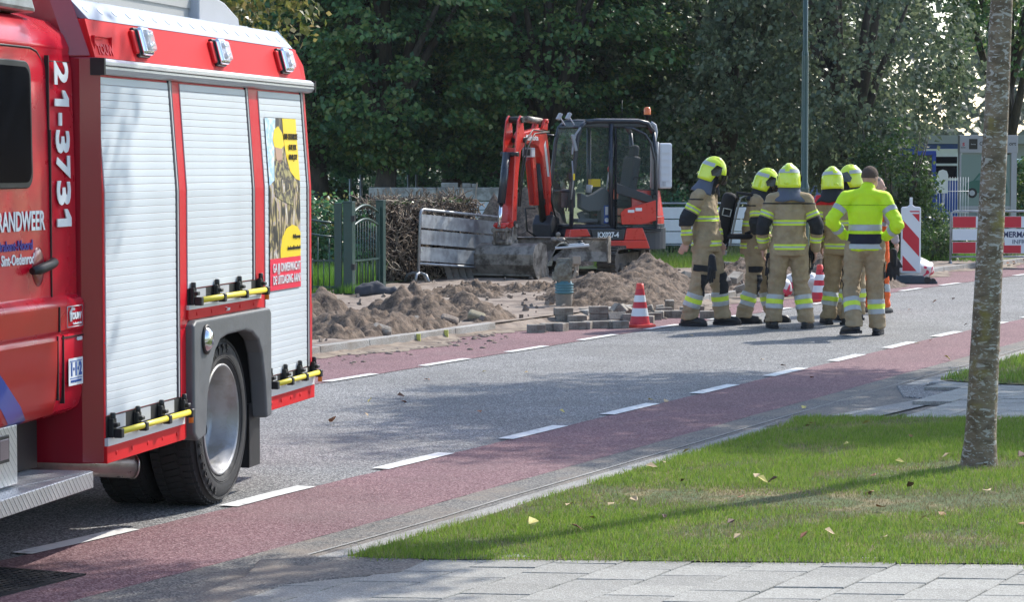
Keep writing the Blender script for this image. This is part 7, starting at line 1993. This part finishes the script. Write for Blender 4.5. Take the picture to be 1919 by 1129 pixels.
# orange worker behind
person('bald road worker in orange trousers and vest, half hidden behind the officer', at_px(1637,587), R(55), .945,
       pose(elR=(-.03,-.27,1.15), wrR=(.02,-.3,.93), hdir=R(-55), head=(.03,-.03,1.64)), dict(kit='vest', jm=M_pink, jb=.9, trm=M_osh, helmet=False, hair=(60, mat('grey_stubble', (.25,.19,.16), .9)), collar=False, orange=True, knee=False, seed=7, jname='shirt', bulk=.92, bootm=mat('work_boot', (.2,.19,.17), .7)))

# breathing apparatus on the second man
BA = thing('breathing_apparatus', 'black air cylinder with back plate, worn upside down on the firefighter\'s back', 'air cylinder', tuple(Vector(at_px(1412,606))+Vector((-.2,0,0))), R(-5))
T_ = Matrix.Translation((-.135,-.02,1.19)) @ Matrix.Rotation(R(12), 4, 'Y')
q = MB(); q.lathe([(0,-.31),(.05,-.3),(.08,-.26),(.086,-.2),(.086,.22),(.08,.28),(.05,.315),(0,.32)], 22, 0, T_); cy = q.build('cylinder', M_blk2, BA)
q = MB(); q.tube([T_ @ Vector(v) for v in ((.0,-.09,.05),(.05,-.09,.05),(.05,-.09,.13),(.0,-.09,.13),(-.04,-.09,.13),(-.04,-.09,.05))], .007, 6, closed=True); q.build('cylinder_label', M_gry, cy)
q = MB(); q.box((.09,0,-.02),(.02,.2,.62),0,T_); q.tube([T_ @ Vector(v) for v in ((.12,-.1,-.28),(.115,-.1,0),(.12,-.1,.28),(.2,-.08,.34))], .014, 6, 1); q.build('back_plate', [M_blk2, M_galv], BA, bevel=.006)
q = MB(); q.cyl((-.0,0,-.30),(-.02,0,-.40),.025,n=10,mat=0,M=T_); q.cyl((-.05,-.03,-.38),(.03,-.03,-.38),.022,n=10,M=T_); q.box((.06,-.02,-.37),(.09,.05,.05),0,T_); q.build('valve', M_galv, BA)
q = MB()
for s_ in (-.11,.11): q.tube([T_ @ Vector((.1,s_,.26)), (.0,s_,1.50), (.17,s_,1.48), (.28,s_,1.3), (.27,s_,1.1), (.1,s_*1.6,1.03)], .02, 6)
q.build('shoulder_strap', M_blk2, BA)
q = MB(); n = 20; q.tube([(.13+.165*math.cos(t)-.07, .205*math.sin(t), 1.0) for t in np.linspace(0, 6.283, n+1)[:-1]], .03, 6, closed=True); q.build('waist_belt', M_blk2, BA)

# gloves hanging from belts, radios
def glove(label, px, py, z, rz, s=1):
    p = gp(px, py); G = thing('glove', label, 'glove', (p.x, p.y, z), rz, 'dark gloves hanging at the hips', s)
    q = MB()
    for k, (dx, l) in enumerate(((-.035,.1),(-.012,.125),(.012,.12),(.035,.09))): capsule_chain(q, [(dx,0,0),(dx*1.5,.01,-l)], [.017,.012], 8)
    capsule_chain(q, [(0,0,.1),(0,0,.03),(0,0,-.01)], [(.035,.03),(.045,.025),(.05,.022)]); capsule_chain(q, [(.03,0,.04),(.075,.01,-.02)], [.018,.013], 8)
    remesh(q, .009, M_blk2, 'glove_shell', G, sm=2); return G
glove('dark glove hanging at the right hip of the man in the yellow shirt', 1673, 628, .76, .3, 1.35)
glove('dark glove hanging below the right hand of the firefighter seen from behind', 1522, 615, .80, 1.2, 1.15)
glove('dark gloves clipped to the thigh of the left firefighter', 1334, 618, .68, .9, 1.25)
glove('dark glove at the thigh of the air cylinder firefighter', 1441, 613, .70, .9, 1.1)
# ------------------------------------------------------------------ light summer haze
hz = MB().bb((-220,-90,-1.2),(220,230,21)).build('haze', bpy.data.materials.new('haze_air'))
hm = hz.data.materials[0]; hm.use_nodes = True; nt = hm.node_tree
nt.nodes.remove(nt.nodes['Principled BSDF'])
pv = nt.nodes.new('ShaderNodeVolumePrincipled'); pv.inputs['Color'].default_value = (.85,.9,.95,1); pv.inputs['Density'].default_value = .0002; pv.inputs['Anisotropy'].default_value = .1
nt.links.new(pv.outputs[0], nt.nodes['Material Output'].inputs['Volume'])
kind(hz, 'stuff'); hz['label'] = 'faint haze over the whole street'
